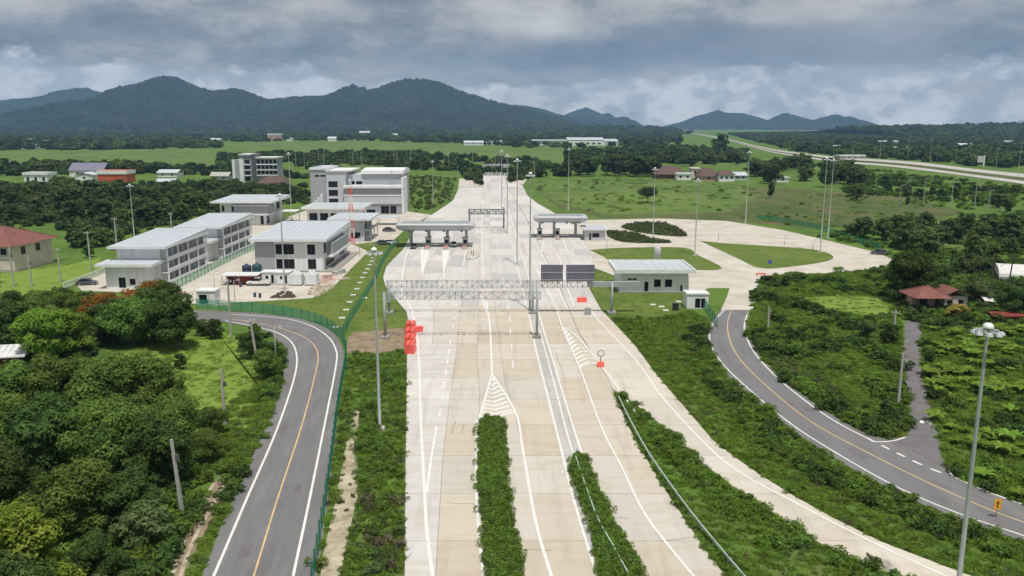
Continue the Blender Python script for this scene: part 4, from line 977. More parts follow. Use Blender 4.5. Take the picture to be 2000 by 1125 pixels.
b = G(1283, 528); t = thing('water_tank', 'small silver water tank behind the control house roof', 'water tank', b)
MB().lathe([(0.0, 6.1), (.5, 6.05), (.85, 5.7), (.85, 3.2), (0, 3.2)], 16).build('vessel', M_canopy, t, True)
tube_part('stand', M_steel, t, [((x, y, 0), (x, y, 3.2), .07) for x in (-.6, .6) for y in (-.6, .6)] + [((-.6, -.6, 1.6), (.6, -.6, 1.6), .04), ((-.6, .6, 1.6), (.6, .6, 1.6), .04)])
for (u, v, w, lab) in ((1341, 603, 42, 'small white pump cabin with an open dark doorway beside the control house'), (385, 595, 36, 'small white guard cabin with a dark opening by the curving road')):
    b = G(u, v); W = G(u + w, v).x - b.x; t = thing('cabin', lab, 'cabin', b)
    volume(t, 0, W, 0, W * .8, 0, 2.9 if u > 1000 else 2.7, M_wall, front=[(W * .38 if u > 1000 else W * .12, W * .86 if u > 1000 else W * .56, .1, 2.1, 0, 'doorway')]); roof_flat(t, -.12, W + .12, -.15, W * .8 + .12, 2.92 if u > 1000 else 2.72, .18, .06, M_trim)
    part('corner_trim', M_wallpale, t, (W * .62, W * .66, -.04, -.01, .05, 2.7))
# toll office beside the east canopy
b = G(1142, 470); W = G(1182, 470).x - b.x; t = thing('toll_office', 'small grey-white toll office right of the smaller canopy', 'building', b)
volume(t, 0, W, 0, 8, 0, 3.4, M_wallpale, front=[(1.4, 2.0, .1, 2.4, 0, 'door'), (2.4, 4.6, 1.0, 2.4, 1)], right=[(2, 4, 1, 2.4)]); roof_flat(t, -.7, W + .7, -.8, 9, 3.42, .35, .1, seams=5)
# ------------------------------------------------------------------ toll canopies, gantries
def rounded_prof(y0, y1, z0, z1, r=.45, n=3):
    """slab section with softly rounded edges, its faces leaning out towards the top"""
    pr = []
    for cy, cz, a0 in ((y1 - r - .5, z0 + r, -math.pi / 2), (y1 - r, z1 - r, 0), (y0 + r, z1 - r, math.pi / 2), (y0 + r + .5, z0 + r, math.pi)):
        for i in range(n + 1): a = a0 + math.pi / 2 * i / n; pr.append((cy + r * math.cos(a), cz + r * math.sin(a)))
    return pr
def canopy(label, u0, u1, vb, cols, hc, th, dep):
    b = G(u0, vb); W = G(u1, vb).x - b.x; t = thing('toll_canopy', label, 'toll canopy', b)
    mb = MB(); pr = rounded_prof(-dep / 2, dep / 2, hc, hc + th); mb.extrude_x(pr, 1.0, W - 1.0)
    i = len(mb.v); n = len(pr)          # tapered ends
    for xe, xo in ((1.0, 0.0), (W - 1.0, W)):
        j = len(mb.v); zc = hc + th / 2
        mb.v += [(xe, y, z) for y, z in pr] + [(xo, y * .94, zc + .15 + (z - zc) * .6) for y, z in pr]
        for k in range(n): mb.f.append((j + k, j + (k + 1) % n, j + n + (k + 1) % n, j + n + k))
        mb.f.append(tuple(j + n + k for k in range(n)))
    body = mb.build('roof_shell', M_canopy, t)
    part('roof_deck', M_steel, body, (1.5, W - 1.5, -dep / 2 + 1.6, dep / 2 - 1.6, hc + th - .02, hc + th + .16))
    for k in range(1, 9):
        x = 1.0 + (W - 2.0) * k / 9; part('panel_seam', M_steel, body, (x - .04, x + .04, -dep / 2 - .015, -dep / 2 + .6, hc + .6, hc + th - .5))
    part('soffit_strip', M_frame, body, (1.6, W - 1.6, -dep / 2 + .7, dep / 2 - .7, hc - .06, hc - .005))
    for u in cols:
        x = G(u, vb).x - b.x
        part('column', M_polegrey, t, (x - .32, x + .32, -1.6, -.9, .1, hc + .15)); part('column', M_polegrey, t, (x - .32, x + .32, 1.2, 1.9, .1, hc + .15))
    for k in range(4):
        x = W * (k + .7) / 4.4; part('lane_light', M_frame, t, (x - .35, x + .35, -dep / 2 + .2, -dep / 2 + .45, hc - .35, hc + .1))
    return b, W
b1, W1 = canopy('wide grey toll canopy with rounded edges left of the motorway', 778, 927, 481, (803, 838, 874, 911), 5.3, 2.0, 9)
b2, W2 = canopy('smaller grey toll canopy right of the motorway', 1042, 1145, 463, (1054, 1082, 1124), 5.3, 1.9, 9)
def booth(u, v, label):
    b = G(u, v); t = thing('toll_booth', label, 'toll booth', b)
    isl = MB(); isl.prism([(-.9, -5.5), (0, -7), (.9, -5.5), (.9, 6), (0, 7), (-.9, 6)], .1, .34); isl.build('island', M_polecon, t)
    volume(t, -.75, .75, -1.2, 1.2, .34, 2.75, M_polegrey, front=[(.2, 1.3, 1.2, 2.3, 0)], right=[(.4, 1.9, 1.2, 2.3, 0)], left=[(.4, 1.9, 1.2, 2.3, 0)], name='booth_wall')
    part('booth_roof', M_trim, t, (-.95, .95, -1.4, 1.4, 2.76, 2.92)); tube_part('bollard', M_red, t, [((-.45, -5.6, .34), (-.45, -5.6, 1.2), .12), ((.45, -5.6, .34), (.45, -5.6, 1.2), .12)])
    tube_part('barrier_arm', M_lamp, t, [((.8, -2.6, 1.1), (3.4, -2.6, 1.15), .05)]); part('barrier_post', M_frame, t, (.62, .88, -2.75, -2.45, .34, 1.25))
for u, v, l in ((837, 482, 'toll booth between the first two lanes under the wide canopy'), (873, 482, 'toll booth beside the dark car under the wide canopy'), (909, 482, 'toll booth at the motorway end of the wide canopy'),
                (1054, 464, 'toll booth at the motorway side of the smaller canopy'), (1088, 464, 'toll booth in the middle of the smaller canopy')): booth(u, v, l)
# raised traffic island
isl = thing('traffic_island', 'rounded pale traffic island in front of the wide toll canopy', 'traffic island', G(923, 500))
MB().prism(ccw([(2.0 * math.cos(a) * (1 if abs(math.sin(a)) < .9 else .8), 7.5 * math.sin(a)) for a in [2 * math.pi * i / 20 for i in range(20)]]), .1, .32).build('kerb', M_polecon, isl)
MB().prism(ccw([(1.65 * math.cos(a), 7.1 * math.sin(a)) for a in [2 * math.pi * i / 20 for i in range(20)]]), .3, .34).build('paving', M_yard, isl)
tube_part('post', M_frame, isl, [((.3, -2, .3), (.3, -2, 2.2), .08), ((-.4, 1, .3), (-.4, 1, 1.6), .08)])

def truss(mb, x0, x1, y0, y1, z0, z1, n, r=0.05):
    for y in (y0, y1):
        for z in (z0, z1): mb.tube((x0, y, z), (x1, y, z), r, n=5)
    for i in range(n + 1):
        x = x0 + (x1 - x0) * i / n
        for y in (y0, y1): mb.tube((x, y, z0), (x, y, z1), r * .7, n=4, caps=False)
        for z in (z0, z1): mb.tube((x, y0, z), (x, y1, z), r * .7, n=4, caps=False)
        if i < n:
            x2 = x0 + (x1 - x0) * (i + 1) / n
            for y in (y0, y1): mb.tube((x, y, z0 if i % 2 else z1), (x2, y, z1 if i % 2 else z0), r * .7, n=4, caps=False)
    return mb
# near gantry over the left lanes
b = G(753, 660); W = G(1048, 655).x - b.x; zt = height(657, 568)
t = thing('sign_gantry', 'steel lattice gantry over the left lanes nearest the camera', 'gantry', b)
truss(MB(), -.3, W + .6, -.55, .55, zt - 1.15, zt, 26).build('truss', M_steel, t)
tube_part('column', M_polegrey, t, [((0, -.45, 0), (0, -.45, zt - .2), .16), ((0, .45, 0), (0, .45, zt - .2), .16)])
tube_part('column', M_polegrey, t, [((W, -.45, .1), (W, -.45, zt + 1.6), .2), ((W, .45, .1), (W, .45, zt + 1.6), .2)])
part('footing', M_concrete, t, (-.7, .7, -1, 1, 0, .4), (W - .7, W + .7, -1, 1, .1, .6))
for i in range(6): part('camera_box', M_lamp, t, (2.5 + i * 3.8, 3.0 + i * 3.8, -.9, -.6, zt - .9, zt - .5))
# far gantry across both carriageways
b = G(757, 612); W = G(1192, 608).x - b.x; zt = height(609, 546); xm = G(1040, 610).x - b.x
t = thing('sign_gantry', 'long steel lattice gantry across the whole motorway with two sign boards', 'gantry', b)
truss(MB(), 0, G(1145, 608).x - b.x, -.6, .6, zt - 1.25, zt, 40).build('truss', M_steel, t)
xe = G(1245, 608).x - b.x; part('box_beam', M_steel, t, (G(1145, 608).x - b.x + .01, xe, -.45, .45, zt - 1.15, zt - .15))
for x in (0.4, xm, W): tube_part('column', M_polegrey, t, [((x, -.5, 0.1), (x, -.5, zt - .2), .2), ((x, .5, .1), (x, .5, zt - .2), .2)]); part('footing', M_concrete, t, (x - .8, x + .8, -1.2, 1.2, .02, .45))
for u0, u1 in ((1055, 1097), (1103, 1157)):
    xa, xb = G(u0, 608).x - b.x, G(u1, 608).x - b.x
    s = part('sign_board', M_darkpanel, t, (xa, xb, -.95, -.8, zt + .1, zt + 3.3)); part('board_rail', M_polegrey, s, (xa + .05, xb - .05, -1.03, -.96, zt + 1.7, zt + 1.87), (xa + .05, xb - .05, -1.03, -.96, zt + .3, zt + .45))
    for k in range(3): x = xa + (xb - xa) * (k + .5) / 3; part('support_strut', M_steel, t, (x - .07, x + .07, -.78, -.62, zt - .8, zt + 3.1))
for i in range(7): x = xm + .8 + i * 1.35; part('camera_box', M_lamp, t, (x, x + .4, -1.0, -.65, zt - 1.0, zt - .55))
for i in range(6): x = 2 + i * 4.2; part('camera_box', M_lamp, t, (x, x + .4, -1.0, -.65, zt - 1.0, zt - .55))
# grey toll gantry beyond the canopies
b = G(917, 446); W = G(984, 446).x - b.x; zt = height(446, 409)
t = thing('sign_gantry', 'dark grey gantry over the through lanes beyond the toll canopies', 'gantry', b)
truss(MB(), -.3, W + .3, -.6, .6, zt - 1.6, zt, 12, .1).build('truss', M_darkpanel, t)
for x in (0, W): tube_part('column', M_darkpanel, t, [((x, -.5, .1), (x, -.5, zt + (.8 if x else .2)), .25), ((x, .5, .1), (x, .5, zt + (.8 if x else .2)), .25)])
for i in range(5): part('lane_signal', M_wallgrey, t, (1 + i * 2.6, 2 + i * 2.6, -.9, -.65, zt - 1.5, zt - .5))

# ------------------------------------------------------------------ lighting masts
def mast(u, vb, vt, label, r=0.19, head=True, group='tall lighting masts', lamps=8):
    b = G(u, vb); h = at_depth(u, vt, b.y).z
    t = thing('lighting_mast', label, 'lighting mast', b, 0, group)
    MB().lathe([(r * 1.25, 0), (r * 1.25, .5), (r, .55), (r * .78, h * .5), (r * .5, h - .6)], 10).build('pole', M_polegrey, t, True)
    part('footing', M_polecon, t, (-.6, .6, -.6, .6, 0, .25))
    if head:
        rg = 0.74; c = MB()
        for i in range(16):
            a0, a1 = 2 * math.pi * i / 16, 2 * math.pi * (i + 1) / 16
            c.tube((rg * math.cos(a0), rg * math.sin(a0), h - .9), (rg * math.cos(a1), rg * math.sin(a1), h - .9), .07, n=5, caps=False)
        for i in range(4): a = math.pi / 2 * i; c.tube((0, 0, h - .75), (rg * math.cos(a), rg * math.sin(a), h - .9), .05, n=5)
        ring = c.build('lamp_ring', M_steel, t)
        for i in range(lamps):
            a = 2 * math.pi * (i + .5) / lamps; q = MB(); x, y = rg * 1.12 * math.cos(a), rg * 1.12 * math.sin(a)
            q.frustum(x - .2, x + .2, y - .2, y + .2, h - 1.08, h - .88, .07, .07); q.build('floodlight', M_wallpale, ring)
        MB().lathe([(.34, h - .66), (.36, h - .56), (.3, h - .42), (.16, h - .32), (0, h - .3)], 12).build('dome', M_lamp, t, True)
    return t
M_ = [(742, 838, 478, 'tall grey lighting mast on the verge left of the motorway'),
 (1864, 1207, 622, 'nearest lighting mast with a white domed head at lower right'),
 (1035, 607, 333, 'tall lighting mast in the motorway median by the long gantry'),
 (1010, 518, 307, 'tall lighting mast in the median just beyond the long gantry'),
 (991, 455, 300, 'tall lighting mast in the median beside the grey gantry'),
 (980, 415, 292, 'tall lighting mast in the median beyond the grey gantry'),
 (1602, 493, 305, 'tall mast on the tip of the lawn inside the loop road'),
 (1617, 466, 308, 'tall mast just behind the one on the loop lawn'),
 (1456, 437, 293, 'tall mast at the far edge of the loop road'),
 (1275, 466, 325, 'lighting mast beside the dark planted bed in the loop'),
 (1357, 500, 347, 'lighting mast beside the diagonal loop road'),
 (1110, 410, 288, 'lighting mast behind the smaller toll canopy'),
 (557, 577, 375, 'lighting mast on the grass in front of the works office'),
 (570, 430, 296, 'taller lighting mast right of the boxy hall'),
 (263, 470, 357, 'lighting mast behind the nearest dormitory'),
 (846, 395, 312, 'lighting mast on the bank left of the motorway beyond the canopy'),
 (767, 418, 330, 'lighting mast in front of the control centre')]
for m in M_: mast(*m)
def far_pole(u, vb, vt, label):
    b = G(u, vb); h = at_depth(u, vt, b.y).z
    t = thing('field_pole', label, 'pole', b, 0, 'far poles in the fields')
    MB().tube((0, 0, 0), (0, 0, h), .22, .12, 6).build('pole', M_polegrey, t); MB().tube((0, 0, h - .1), (1.6, 0, h + .2), .1, n=5).build('arm', M_polegrey, t)
FP = [(404, 333, 284), (385, 330, 290), (579, 345, 289), (595, 330, 292), (623, 322, 290), (633, 330, 292), (690, 332, 296), (706, 330, 297), (754, 322, 297), (770, 322, 290), (776, 322, 294), (803, 328, 276), (876, 332, 288), (894, 350, 325), (923, 320, 274), (968, 330, 288), (975, 330, 286), (1043, 350, 300), (1210, 295, 268),
     (1757, 400, 362), (1778, 362, 345), (1803, 402, 348), (1857, 405, 348), (1903, 408, 350), (1930, 412, 372), (1665, 313, 276), (1718, 313, 276), (1772, 313, 264), (1816, 318, 270), (1893, 322, 276), (1988, 345, 280), (1945, 330, 290), (1477, 300, 270), (1541, 304, 276)]
ORD = ('leftmost', 'second', 'third', 'fourth', 'fifth', 'sixth', 'seventh', 'eighth', 'ninth', 'tenth', 'eleventh')
FPZ = [(0, 450, 330, 'left of the apartment block'), (450, 660, 350, 'in the fields right of the apartment block'), (660, 900, 400, 'in the fields above the control centre'), (900, 1300, 400, 'near the far end of the motorway'), (1300, 2000, 346, 'along the far trunk road'), (1300, 2000, 500, 'on the bushy slope below the trunk road')]
seen = {}
for u, vb, vt in sorted(FP):
    z = next((q for q in FPZ if q[0] <= u < q[1] and vb <= q[2]), FPZ[-1])
    k = seen[z[3]] = seen.get(z[3], -1) + 1
    far_pole(u, vb, vt, '%s slender lamp pole %s%s' % (ORD[k], '' if k == 0 else 'from the left ', z[3]))
def utility_pole(u, vb, vt, label, arm=1, lean=0.0):
    b = G(u, vb); h = max(at_depth(u, vt, b.y).z, 2)
    t = thing('utility_pole', label, 'utility pole', b, 0, 'concrete utility poles'); t.rotation_euler = (0, lean, 0)
    MB().frustum(-.16, .16, -.16, .16, 0, h, .05, .05).build('post', M_polecon, t)
    if arm: part('crossarm', M_polecon, t, (-.7, .7, -.2, -.1, h - .5, h - .38)); tube_part('insulator', M_lamp, t, [((x, -.15, h - .38), (x, -.15, h - .14), .06) for x in (-.6, 0, .6)])
    else: part('bracket', M_frame, t, (.12, .45, -.1, .1, h * .72, h * .8))
for a in [(505, 722, 622, 'concrete utility pole in the bushes on the inside of the road bend', 1, -.10), (440, 835, 722, 'concrete utility pole on the meadow left of the road', 0), (357, 1008, 858, 'concrete utility pole in front of the big tree mass', 0, -.06), (452, 660, 545, 'thin utility pole at the far side of the curving road', 1),
          (152, 1150, 1098, 'cut-off concrete post in the bottom-left undergrowth', 0), (178, 530, 452, 'utility pole behind the white railing near the villa', 1), (119, 552, 485, 'utility pole on the grass right of the villa', 1), (62, 560, 500, 'utility pole in front of the villa wall', 0), (27, 560, 480, 'utility pole in front of the villa porch', 0), (232, 520, 425, 'utility pole behind the nearest dormitory roof', 1),
          (1745, 655, 606, 'utility pole at the left side of the lane end', 1), (1754, 790, 690, 'bare concrete post beside the side lane', 0), (1500, 640, 600, 'short post in the bushes right of the concrete spur', 0), (338, 480, 415, 'utility pole between the two dormitories', 1)]: utility_pole(*a)
def street_lamp(u, vb, vt, label, two=False):
    b = G(u, vb); h = at_depth(u, vt, b.y).z
    t = thing('street_lamp', label, 'street lamp', b, 0, 'small street lamps')
    MB().tube((0, 0, 0), (0, 0, h), .09, .055, 8).build('post', M_polegrey, t, True)
    for s in ((-1, 1) if two else (1,)):
        tube_part('arm', M_polegrey, t, [((0, 0, h - .1), (s * .9, 0, h + .15), .04)]); part('lamp_head', M_wallpale, t, (s * .9 - .3, s * .9 + .3, -.13, .13, h + .08, h + .22))
for a in [(1403, 470, 448, 'small street lamp on the loop lawn edge nearest the diagonal road'), (1532, 480, 460, 'small street lamp in the middle of the loop curve'), (1587, 489, 474, 'small street lamp near the tall mast on the loop lawn'), (1185, 492, 466, 'small street lamp beside the toll office'), (1247, 488, 480, 'low street lamp on the lawn behind the control house'),
          (421, 590, 530, 'street lamp beside the white guard cabin'), (459, 588, 548, 'street lamp on the yard edge beside the red shed'), (703, 502, 462, 'street lamp on the yard corner by the lawn'), (730, 495, 478, 'twin street lamp by the green fence top', True), (751, 660, 590, 'grey lamp post left of the red barriers'), (540, 720, 640, 'green-topped lamp post at the road bend')]: street_lamp(*a)

# red and white lattice mast
b = G(688, 478); h = at_depth(688, 350, b.y).z; t = thing('lattice_mast', 'slim red and white lattice mast beside the annex', 'radio mast', b)
for i in range(8):
    z0, z1 = h * i / 8, h * (i + 1) / 8; w0, w1 = .75 - .45 * i / 8, .75 - .45 * (i + 1) / 8; mb = MB()
    C = [(1, 1), (-1, 1), (-1, -1), (1, -1)]
    for k in range(4):
        a, c = C[k], C[(k + 1) % 4]
        mb.tube((a[0] * w0, a[1] * w0, z0), (a[0] * w1, a[1] * w1, z1), .07, n=4); mb.tube((a[0] * w0, a[1] * w0, z0), (c[0] * w1, c[1] * w1, z1), .045, n=4); mb.tube((a[0] * w1, a[1] * w1, z1), (c[0] * w1, c[1] * w1, z1), .045, n=4)
    mb.build('mast_section', M_red if i % 2 == 0 else M_lamp, t)

# ------------------------------------------------------------------ green mesh fences
PANEL_W, FH = 2.5, 1.95
pm = MB()
for k in range(22): x = PANEL_W * (k + .5) / 22; pm.v += [(x - .028, 0, .1), (x + .028, 0, .1), (x + .028, 0, FH - .05), (x - .028, 0, FH - .05)]; pm.f.append(tuple(range(len(pm.v) - 4, len(pm.v))))
for z in (.12, .55, 1.0, 1.45, FH - .06): pm.v += [(0.03, -.012, z - .025), (PANEL_W - .03, -.012, z - .025), (PANEL_W - .03, -.012, z + .025), (.03, -.012, z + .025)]; pm.f.append(tuple(range(len(pm.v) - 4, len(pm.v))))
PANEL = pm.mesh('mesh_panel'); PANEL.materials.append(M_green)
POST = MB().box(-.06, .06, -.06, .06, 0, FH + .1).mesh('post'); POST.materials.append(M_postgreen)
def fence(px, label, closed=False, pts=None):
    P = pts or spline(GP(px), 12); d = [0]
    for a, c in zip(P, P[1:]): d.append(d[-1] + (c - a).length)
    def pos(s):
        for i in range(len(d) - 1):
            if s <= d[i+1] + 1e-6: return P[i].lerp(P[i+1], (s - d[i]) / max(d[i+1] - d[i], 1e-6))
        return P[-1]
    n = max(1, round(d[-1] / PANEL_W)); t = thing('mesh_fence', label, 'fence', P[0]); o = P[0]
    for i in range(n + 1):
        a = pos(d[-1] * i / n); q = link('post', POST, None, t); q.location = a - o
        if i < n:
            c = pos(d[-1] * (i + 1) / n); q = link('mesh_panel', PANEL, None, t); q.location = a - o
            q.rotation_euler.z = math.atan2(c.y - a.y, c.x - a.x); q.scale.x = (c - a).length / PANEL_W
    return t
fence([(596, 1220), (614, 1125), (637, 980), (648, 900), (662, 790), (675, 715), (676, 690), (668, 666)], 'green mesh fence along the right side of the left asphalt road')
fence([(664, 660), (640, 642), (596, 625), (540, 615), (480, 609), (385, 603)], 'green mesh fence round the outside of the road bend')
fence([(668, 662), (690, 620), (715, 580), (735, 545), (745, 520), (760, 495), (778, 476)], 'green mesh fence climbing the lawn towards the wide toll canopy')
fence([(330, 572), (380, 547), (440, 515), (500, 486)], 'green mesh fence along the foot of the dormitories')
fence([(1400, 640), (1385, 618), (1378, 606), (1372, 602)], 'short green mesh fence beside the pump cabin')
fence([(1480, 428), (1540, 437), (1600, 450), (1660, 470), (1720, 490)], 'green mesh fence behind the curve of the loop road')
# white railing by the villa
t = thing('railing', 'white railing along the yard in front of the villa', 'railing', G(125, 565)); o = G(125, 565); e = G(222, 527)
for i in range(25):
    p = o.lerp(e, i / 24) - o; part('baluster', M_trim, t, (p.x - .09, p.x + .09, p.y - .09, p.y + .09, 0, 1.5))
for z in (.4, 1.4): tube_part('rail', M_trim, t, [((0, 0, z), (e.x - o.x, e.y - o.y, z), .06)])

# guard rails on the planted medians
def guard_rail(px, label, mat, z=0.72, post=True):
    P = spline(GP(px), 8); t = thing('guard_rail', label, 'guard rail', P[0]); o = P[0]; mb = MB()
    for a, c in zip(P, P[1:]):
        a, c = a - o, c - o; n = Vector((-(c - a).y, (c - a).x, 0)).normalized() * .05
        for z0, z1 in ((z - .1, z + .1),):
            for s in (1, -1): mb.face([(a.x + n.x * s, a.y + n.y * s, z0), (c.x + n.x * s, c.y + n.y * s, z0), (c.x + n.x * s, c.y + n.y * s, z1), (a.x + n.x * s, a.y + n.y * s, z1)])
            mb.face([(a.x + n.x, a.y + n.y, z1), (c.x + n.x, c.y + n.y, z1), (c.x - n.x, c.y - n.y, z1), (a.x - n.x, a.y - n.y, z1)])
    mb.build('rail', mat, t); acc = 0
    for a, c in zip(P, P[1:]):
        acc += (c - a).length
        if acc > 2.5: acc = 0; p = a - o; part('post', M_steel, t, (p.x - .06, p.x + .06, p.y - .06, p.y + .06, 0, z + .1))
M_railgreen = material('pale_green_rail', (0.42, 0.56, 0.47), 0.5, metal=0.1, var=0.3, vscale=1)
guard_rail([(1208, 786), (1232, 835), (1262, 890), (1310, 962), (1368, 1040), (1440, 1128), (1520, 1220)], 'pale green guard rail along the planted wedge', M_railgreen, .8)
guard_rail([(1124, 905), (1145, 968), (1168, 1030), (1205, 1098), (1270, 1220)], 'thin guard rail on the narrow planted median', M_railgreen, .8)

# ------------------------------------------------------------------ barriers, signs, small things
def water_barrier(u, v, rz, label, s=1.0, mat=M_red):
    t = thing('water_barrier', label, 'barrier', G(u, v, ZS), rz, 'red plastic barriers')
    L, pr = 1.9 * s, [(-.32 * s, 0), (-.32 * s, .3 * s), (-.24 * s, .45 * s), (-.2 * s, .95 * s), (-.14 * s, 1.02 * s), (.14 * s, 1.02 * s), (.2 * s, .95 * s), (.24 * s, .45 * s), (.32 * s, .3 * s), (.32 * s, 0)]
    MB().extrude_x(pr[::-1], -L / 2, L / 2).build('shell', mat, t); part('coupling', mat, t, (L / 2, L / 2 + .12, -.08, .08, .3 * s, .9 * s)); tube_part('filler_cap', mat, t, [((-L / 4, 0, 1.0 * s), (-L / 4, 0, 1.07 * s), .09), ((L / 4, 0, 1.0 * s), (L / 4, 0, 1.07 * s), .09)])
for i, (u, v, rz, l) in enumerate([(797.5, 644, 1.57, 'farthest outer red plastic barrier of the block at the motorway edge'), (806.5, 645, 1.55, 'farthest inner red plastic barrier of the block at the motorway edge'), (797, 658, 1.58, 'outer red plastic barrier second from the far end of the block'), (806, 659, 1.57, 'inner red plastic barrier second from the far end of the block'),
    (797, 672, 1.56, 'outer red plastic barrier second from the near end of the block'), (806, 673, 1.6, 'inner red plastic barrier second from the near end of the block'), (797.5, 686, 1.57, 'nearest outer red plastic barrier of the block at the motorway edge'), (805.5, 687, 1.55, 'nearest inner red plastic barrier of the block at the motorway edge'), (815, 648, .3, 'short red plastic barrier turned across beside the block'), (1136, 590, .05, 'single red plastic barrier standing on the right lanes')]):
    water_barrier(u, v, rz, l, 1.5 if i < 8 else 1.0)
t = thing('electrical_box', 'small grey box standing on the right lanes', 'utility box', G(1148, 614, ZS)); part('case', M_polegrey, t, (-.6, .6, -.4, .4, 0, 1.15)); part('lid', M_steel, t, (-.65, .65, -.45, .45, 1.16, 1.24)); part('door', M_wallgrey, t, (-.5, .5, -.43, -.405, .1, 1.0))
t = thing('warning_sign', 'round warning sign on a red barrier foot beside the hatching', 'sign', G(1173, 716, ZS)); MB().extrude_x([(.35, 0), (.35, .2), (.15, .75), (-.15, .75), (-.35, .2), (-.35, 0)][::1], -.5, .5).build('foot', M_red, t)
tube_part('post', M_frame, t, [((0, 0, .7), (0, 0, 2.4), .06)]); tube_part('disc', M_wallgrey, t, [((0, -.05, 2.1), (0, .0, 2.1), .55)], 18, False); tube_part('disc_face', M_lamp, t, [((0, -.07, 2.1), (0, -.051, 2.1), .4)], 18, False)
t = thing('road_sign', 'small yellow warning sign on a post beside the right asphalt road', 'sign', G(1945, 1012)); tube_part('post', M_steel, t, [((0, 0, 0), (0, 0, 1.9), .04)]); part('board', M_signyellow, t, (-.34, .34, -.06, -.03, .9, 1.95))
mb = MB(); mb.face([(-.07, -.066, 1.05), (.05, -.066, 1.05), (.05, -.066, 1.5), (-.07, -.066, 1.5)]); mb.face([(-.16, -.066, 1.5), (.14, -.066, 1.5), (-.01, -.066, 1.8)]); mb.build('arrow', M_black, t)
t = thing('road_sign', 'tall white roadside sign board beyond the trunk road', 'sign', G(1915, 326)); k = 1 / (81 / 36.0); part('board', M_wallpale, t, (-3.4, 2, -.4, 0, 4, 9.5)); part('post', M_trim, t, (2.1, 3.0, -.5, .5, 0, 10))
t = thing('waste_bin', 'black bin on the grass beside the pump cabin', 'bin', G(1319, 606)); MB().frustum(-.5, .5, -.4, .4, .05, 1.3, -.06, -.05).build('body', M_black, t); part('lid', M_black, t, (-.6, .6, -.5, .5, 1.31, 1.4))
t = thing('road_sign', 'blue sign at the corner of the loop lawn', 'sign', G(1503, 524)); tube_part('post', M_steel, t, [((0, 0, 0), (0, 0, 2.0), .05)]); part('board', material('sign_blue', (.05, .09, .35), .5), t, (-.5, .5, -.07, -.03, 1.2, 2.1))
t = thing('kerb_barrier', 'red striped barrier where the loop road meets the spur', 'barrier', G(1486, 540)); part('board', M_red, t, (-1.2, 1.2, -.06, .06, .5, .85)); part('leg', M_steel, t, (-1, -.9, -.3, .3, .085, .5)); part('leg', M_steel, t, (.9, 1.0, -.3, .3, .085, .5))
# pale cover slabs in the lawn along the fence
for i, (u, v) in enumerate([(655, 640), (668, 622), (676, 606), (683, 591), (690, 577), (697, 565), (703, 553), (708, 543), (713, 534), (718, 526), (722, 518), (726, 511), (729, 505), (712, 583), (1325, 590), (1292, 600), (1275, 596), (1300, 607), (1345, 566)]):
    b = G(u, v); t = thing('cover_slab', 'pale concrete cover slab set in the lawn beside the green fence' if u < 1000 else 'pale concrete cover slab set in the lawn before the control house', 'cover slab', (b.x, b.y, .05), .1 * (i % 3), 'cover slabs along the fence' if u < 1000 else 'cover slabs before the control house')
    part('slab', M_trim, t, (-.55, .55, -.42, .42, 0, .14)); part('lifting_lug', M_steel, t, (-.1, .1, -.05, .05, .14, .2))

# works yard clutter
def tank_v(u, v, r, h, mat, label):
    t = thing('water_tank', label, 'water tank', G(u, v, .05)); MB().lathe([(0, h + .25), (r * .3, h + .24), (r * .36, h + .1), (r * .8, h), (r, h - .2), (r, h * .66), (r * .97, h * .65), (r * .97, h * .62), (r, h * .61), (r, h * .34), (r * .97, h * .33), (r * .97, h * .3), (r, h * .29), (r, 0), (0, 0)], 18).build('shell', mat, t, True); tube_part('lid', mat, t, [((0, 0, h + .2), (0, 0, h + .34), r * .3)], 12)
tank_v(483, 541, 1.1, 2.9, M_navy, 'dark blue cylindrical water tank left of the works office'); tank_v(503, 541, 1.15, 3.1, M_teal, 'dark teal cylindrical water tank against the works office wall')
def bulk_tank(u, v, label):
    b = G(u, v, .05); t = thing('storage_tank', label, 'storage tank', b, 0, 'white tanks in front of the office')
    MB().frustum(-1.4, 1.4, -1.3, 1.3, .25, 2.6, .05, .05).build('body', M_wall, t); MB().lathe([(1.25, 2.58), (1.0, 2.95), (.4, 3.15), (0, 3.2)], 16).build('domed_top', M_wallpale, t, True)
    for x in (-1.1, -.37, .37, 1.1): part('rib', M_trim, t, (x - .06, x + .06, -1.36, -1.3, .3, 2.5))
    part('skid', M_frame, t, (-1.45, 1.45, -1.3, -1.1, 0, .25), (-1.45, 1.45, 1.1, 1.3, 0, .25)); tube_part('hatch', M_lamp, t, [((-.4, 0, 3.1), (-.4, 0, 3.4), .3), ((.5, .2, 3.0), (.5, .2, 3.35), .22)], 10)
for u, l in ((580, 'left of the two ribbed white storage tanks in front of the office'), (610, 'right of the two ribbed white storage tanks in front of the office')): bulk_tank(u, 556, l)
def site_box(u, v, w, label, mat=M_wall):
    t = thing('site_cabin', label, 'site cabin', G(u, v, .05)); volume(t, 0, w, 0, 3, .12, 2.75, mat, front=[(w * .25, w * .45, 1.2, 2.0, 0), (w * .62, w * .82, .2, 2.2, 0, 'door')]); roof_flat(t, -.12, w + .12, -.15, 3.1, 2.76, .14, 0, M_trim); part('skid', M_frame, t, (.1, w - .1, .1, .3, 0, .12), (.1, w - .1, 2.6, 2.8, 0, .12))
site_box(512, 555, 3.4, 'white site cabin with a door next to the pickup truck'); site_box(541, 556, 2.9, 'plain white site cabin behind the lighting mast')
b = G(443, 556, .05); t = thing('container_shed', 'long oxide-red shed under a pale sheet roof in the works yard', 'shed', b)
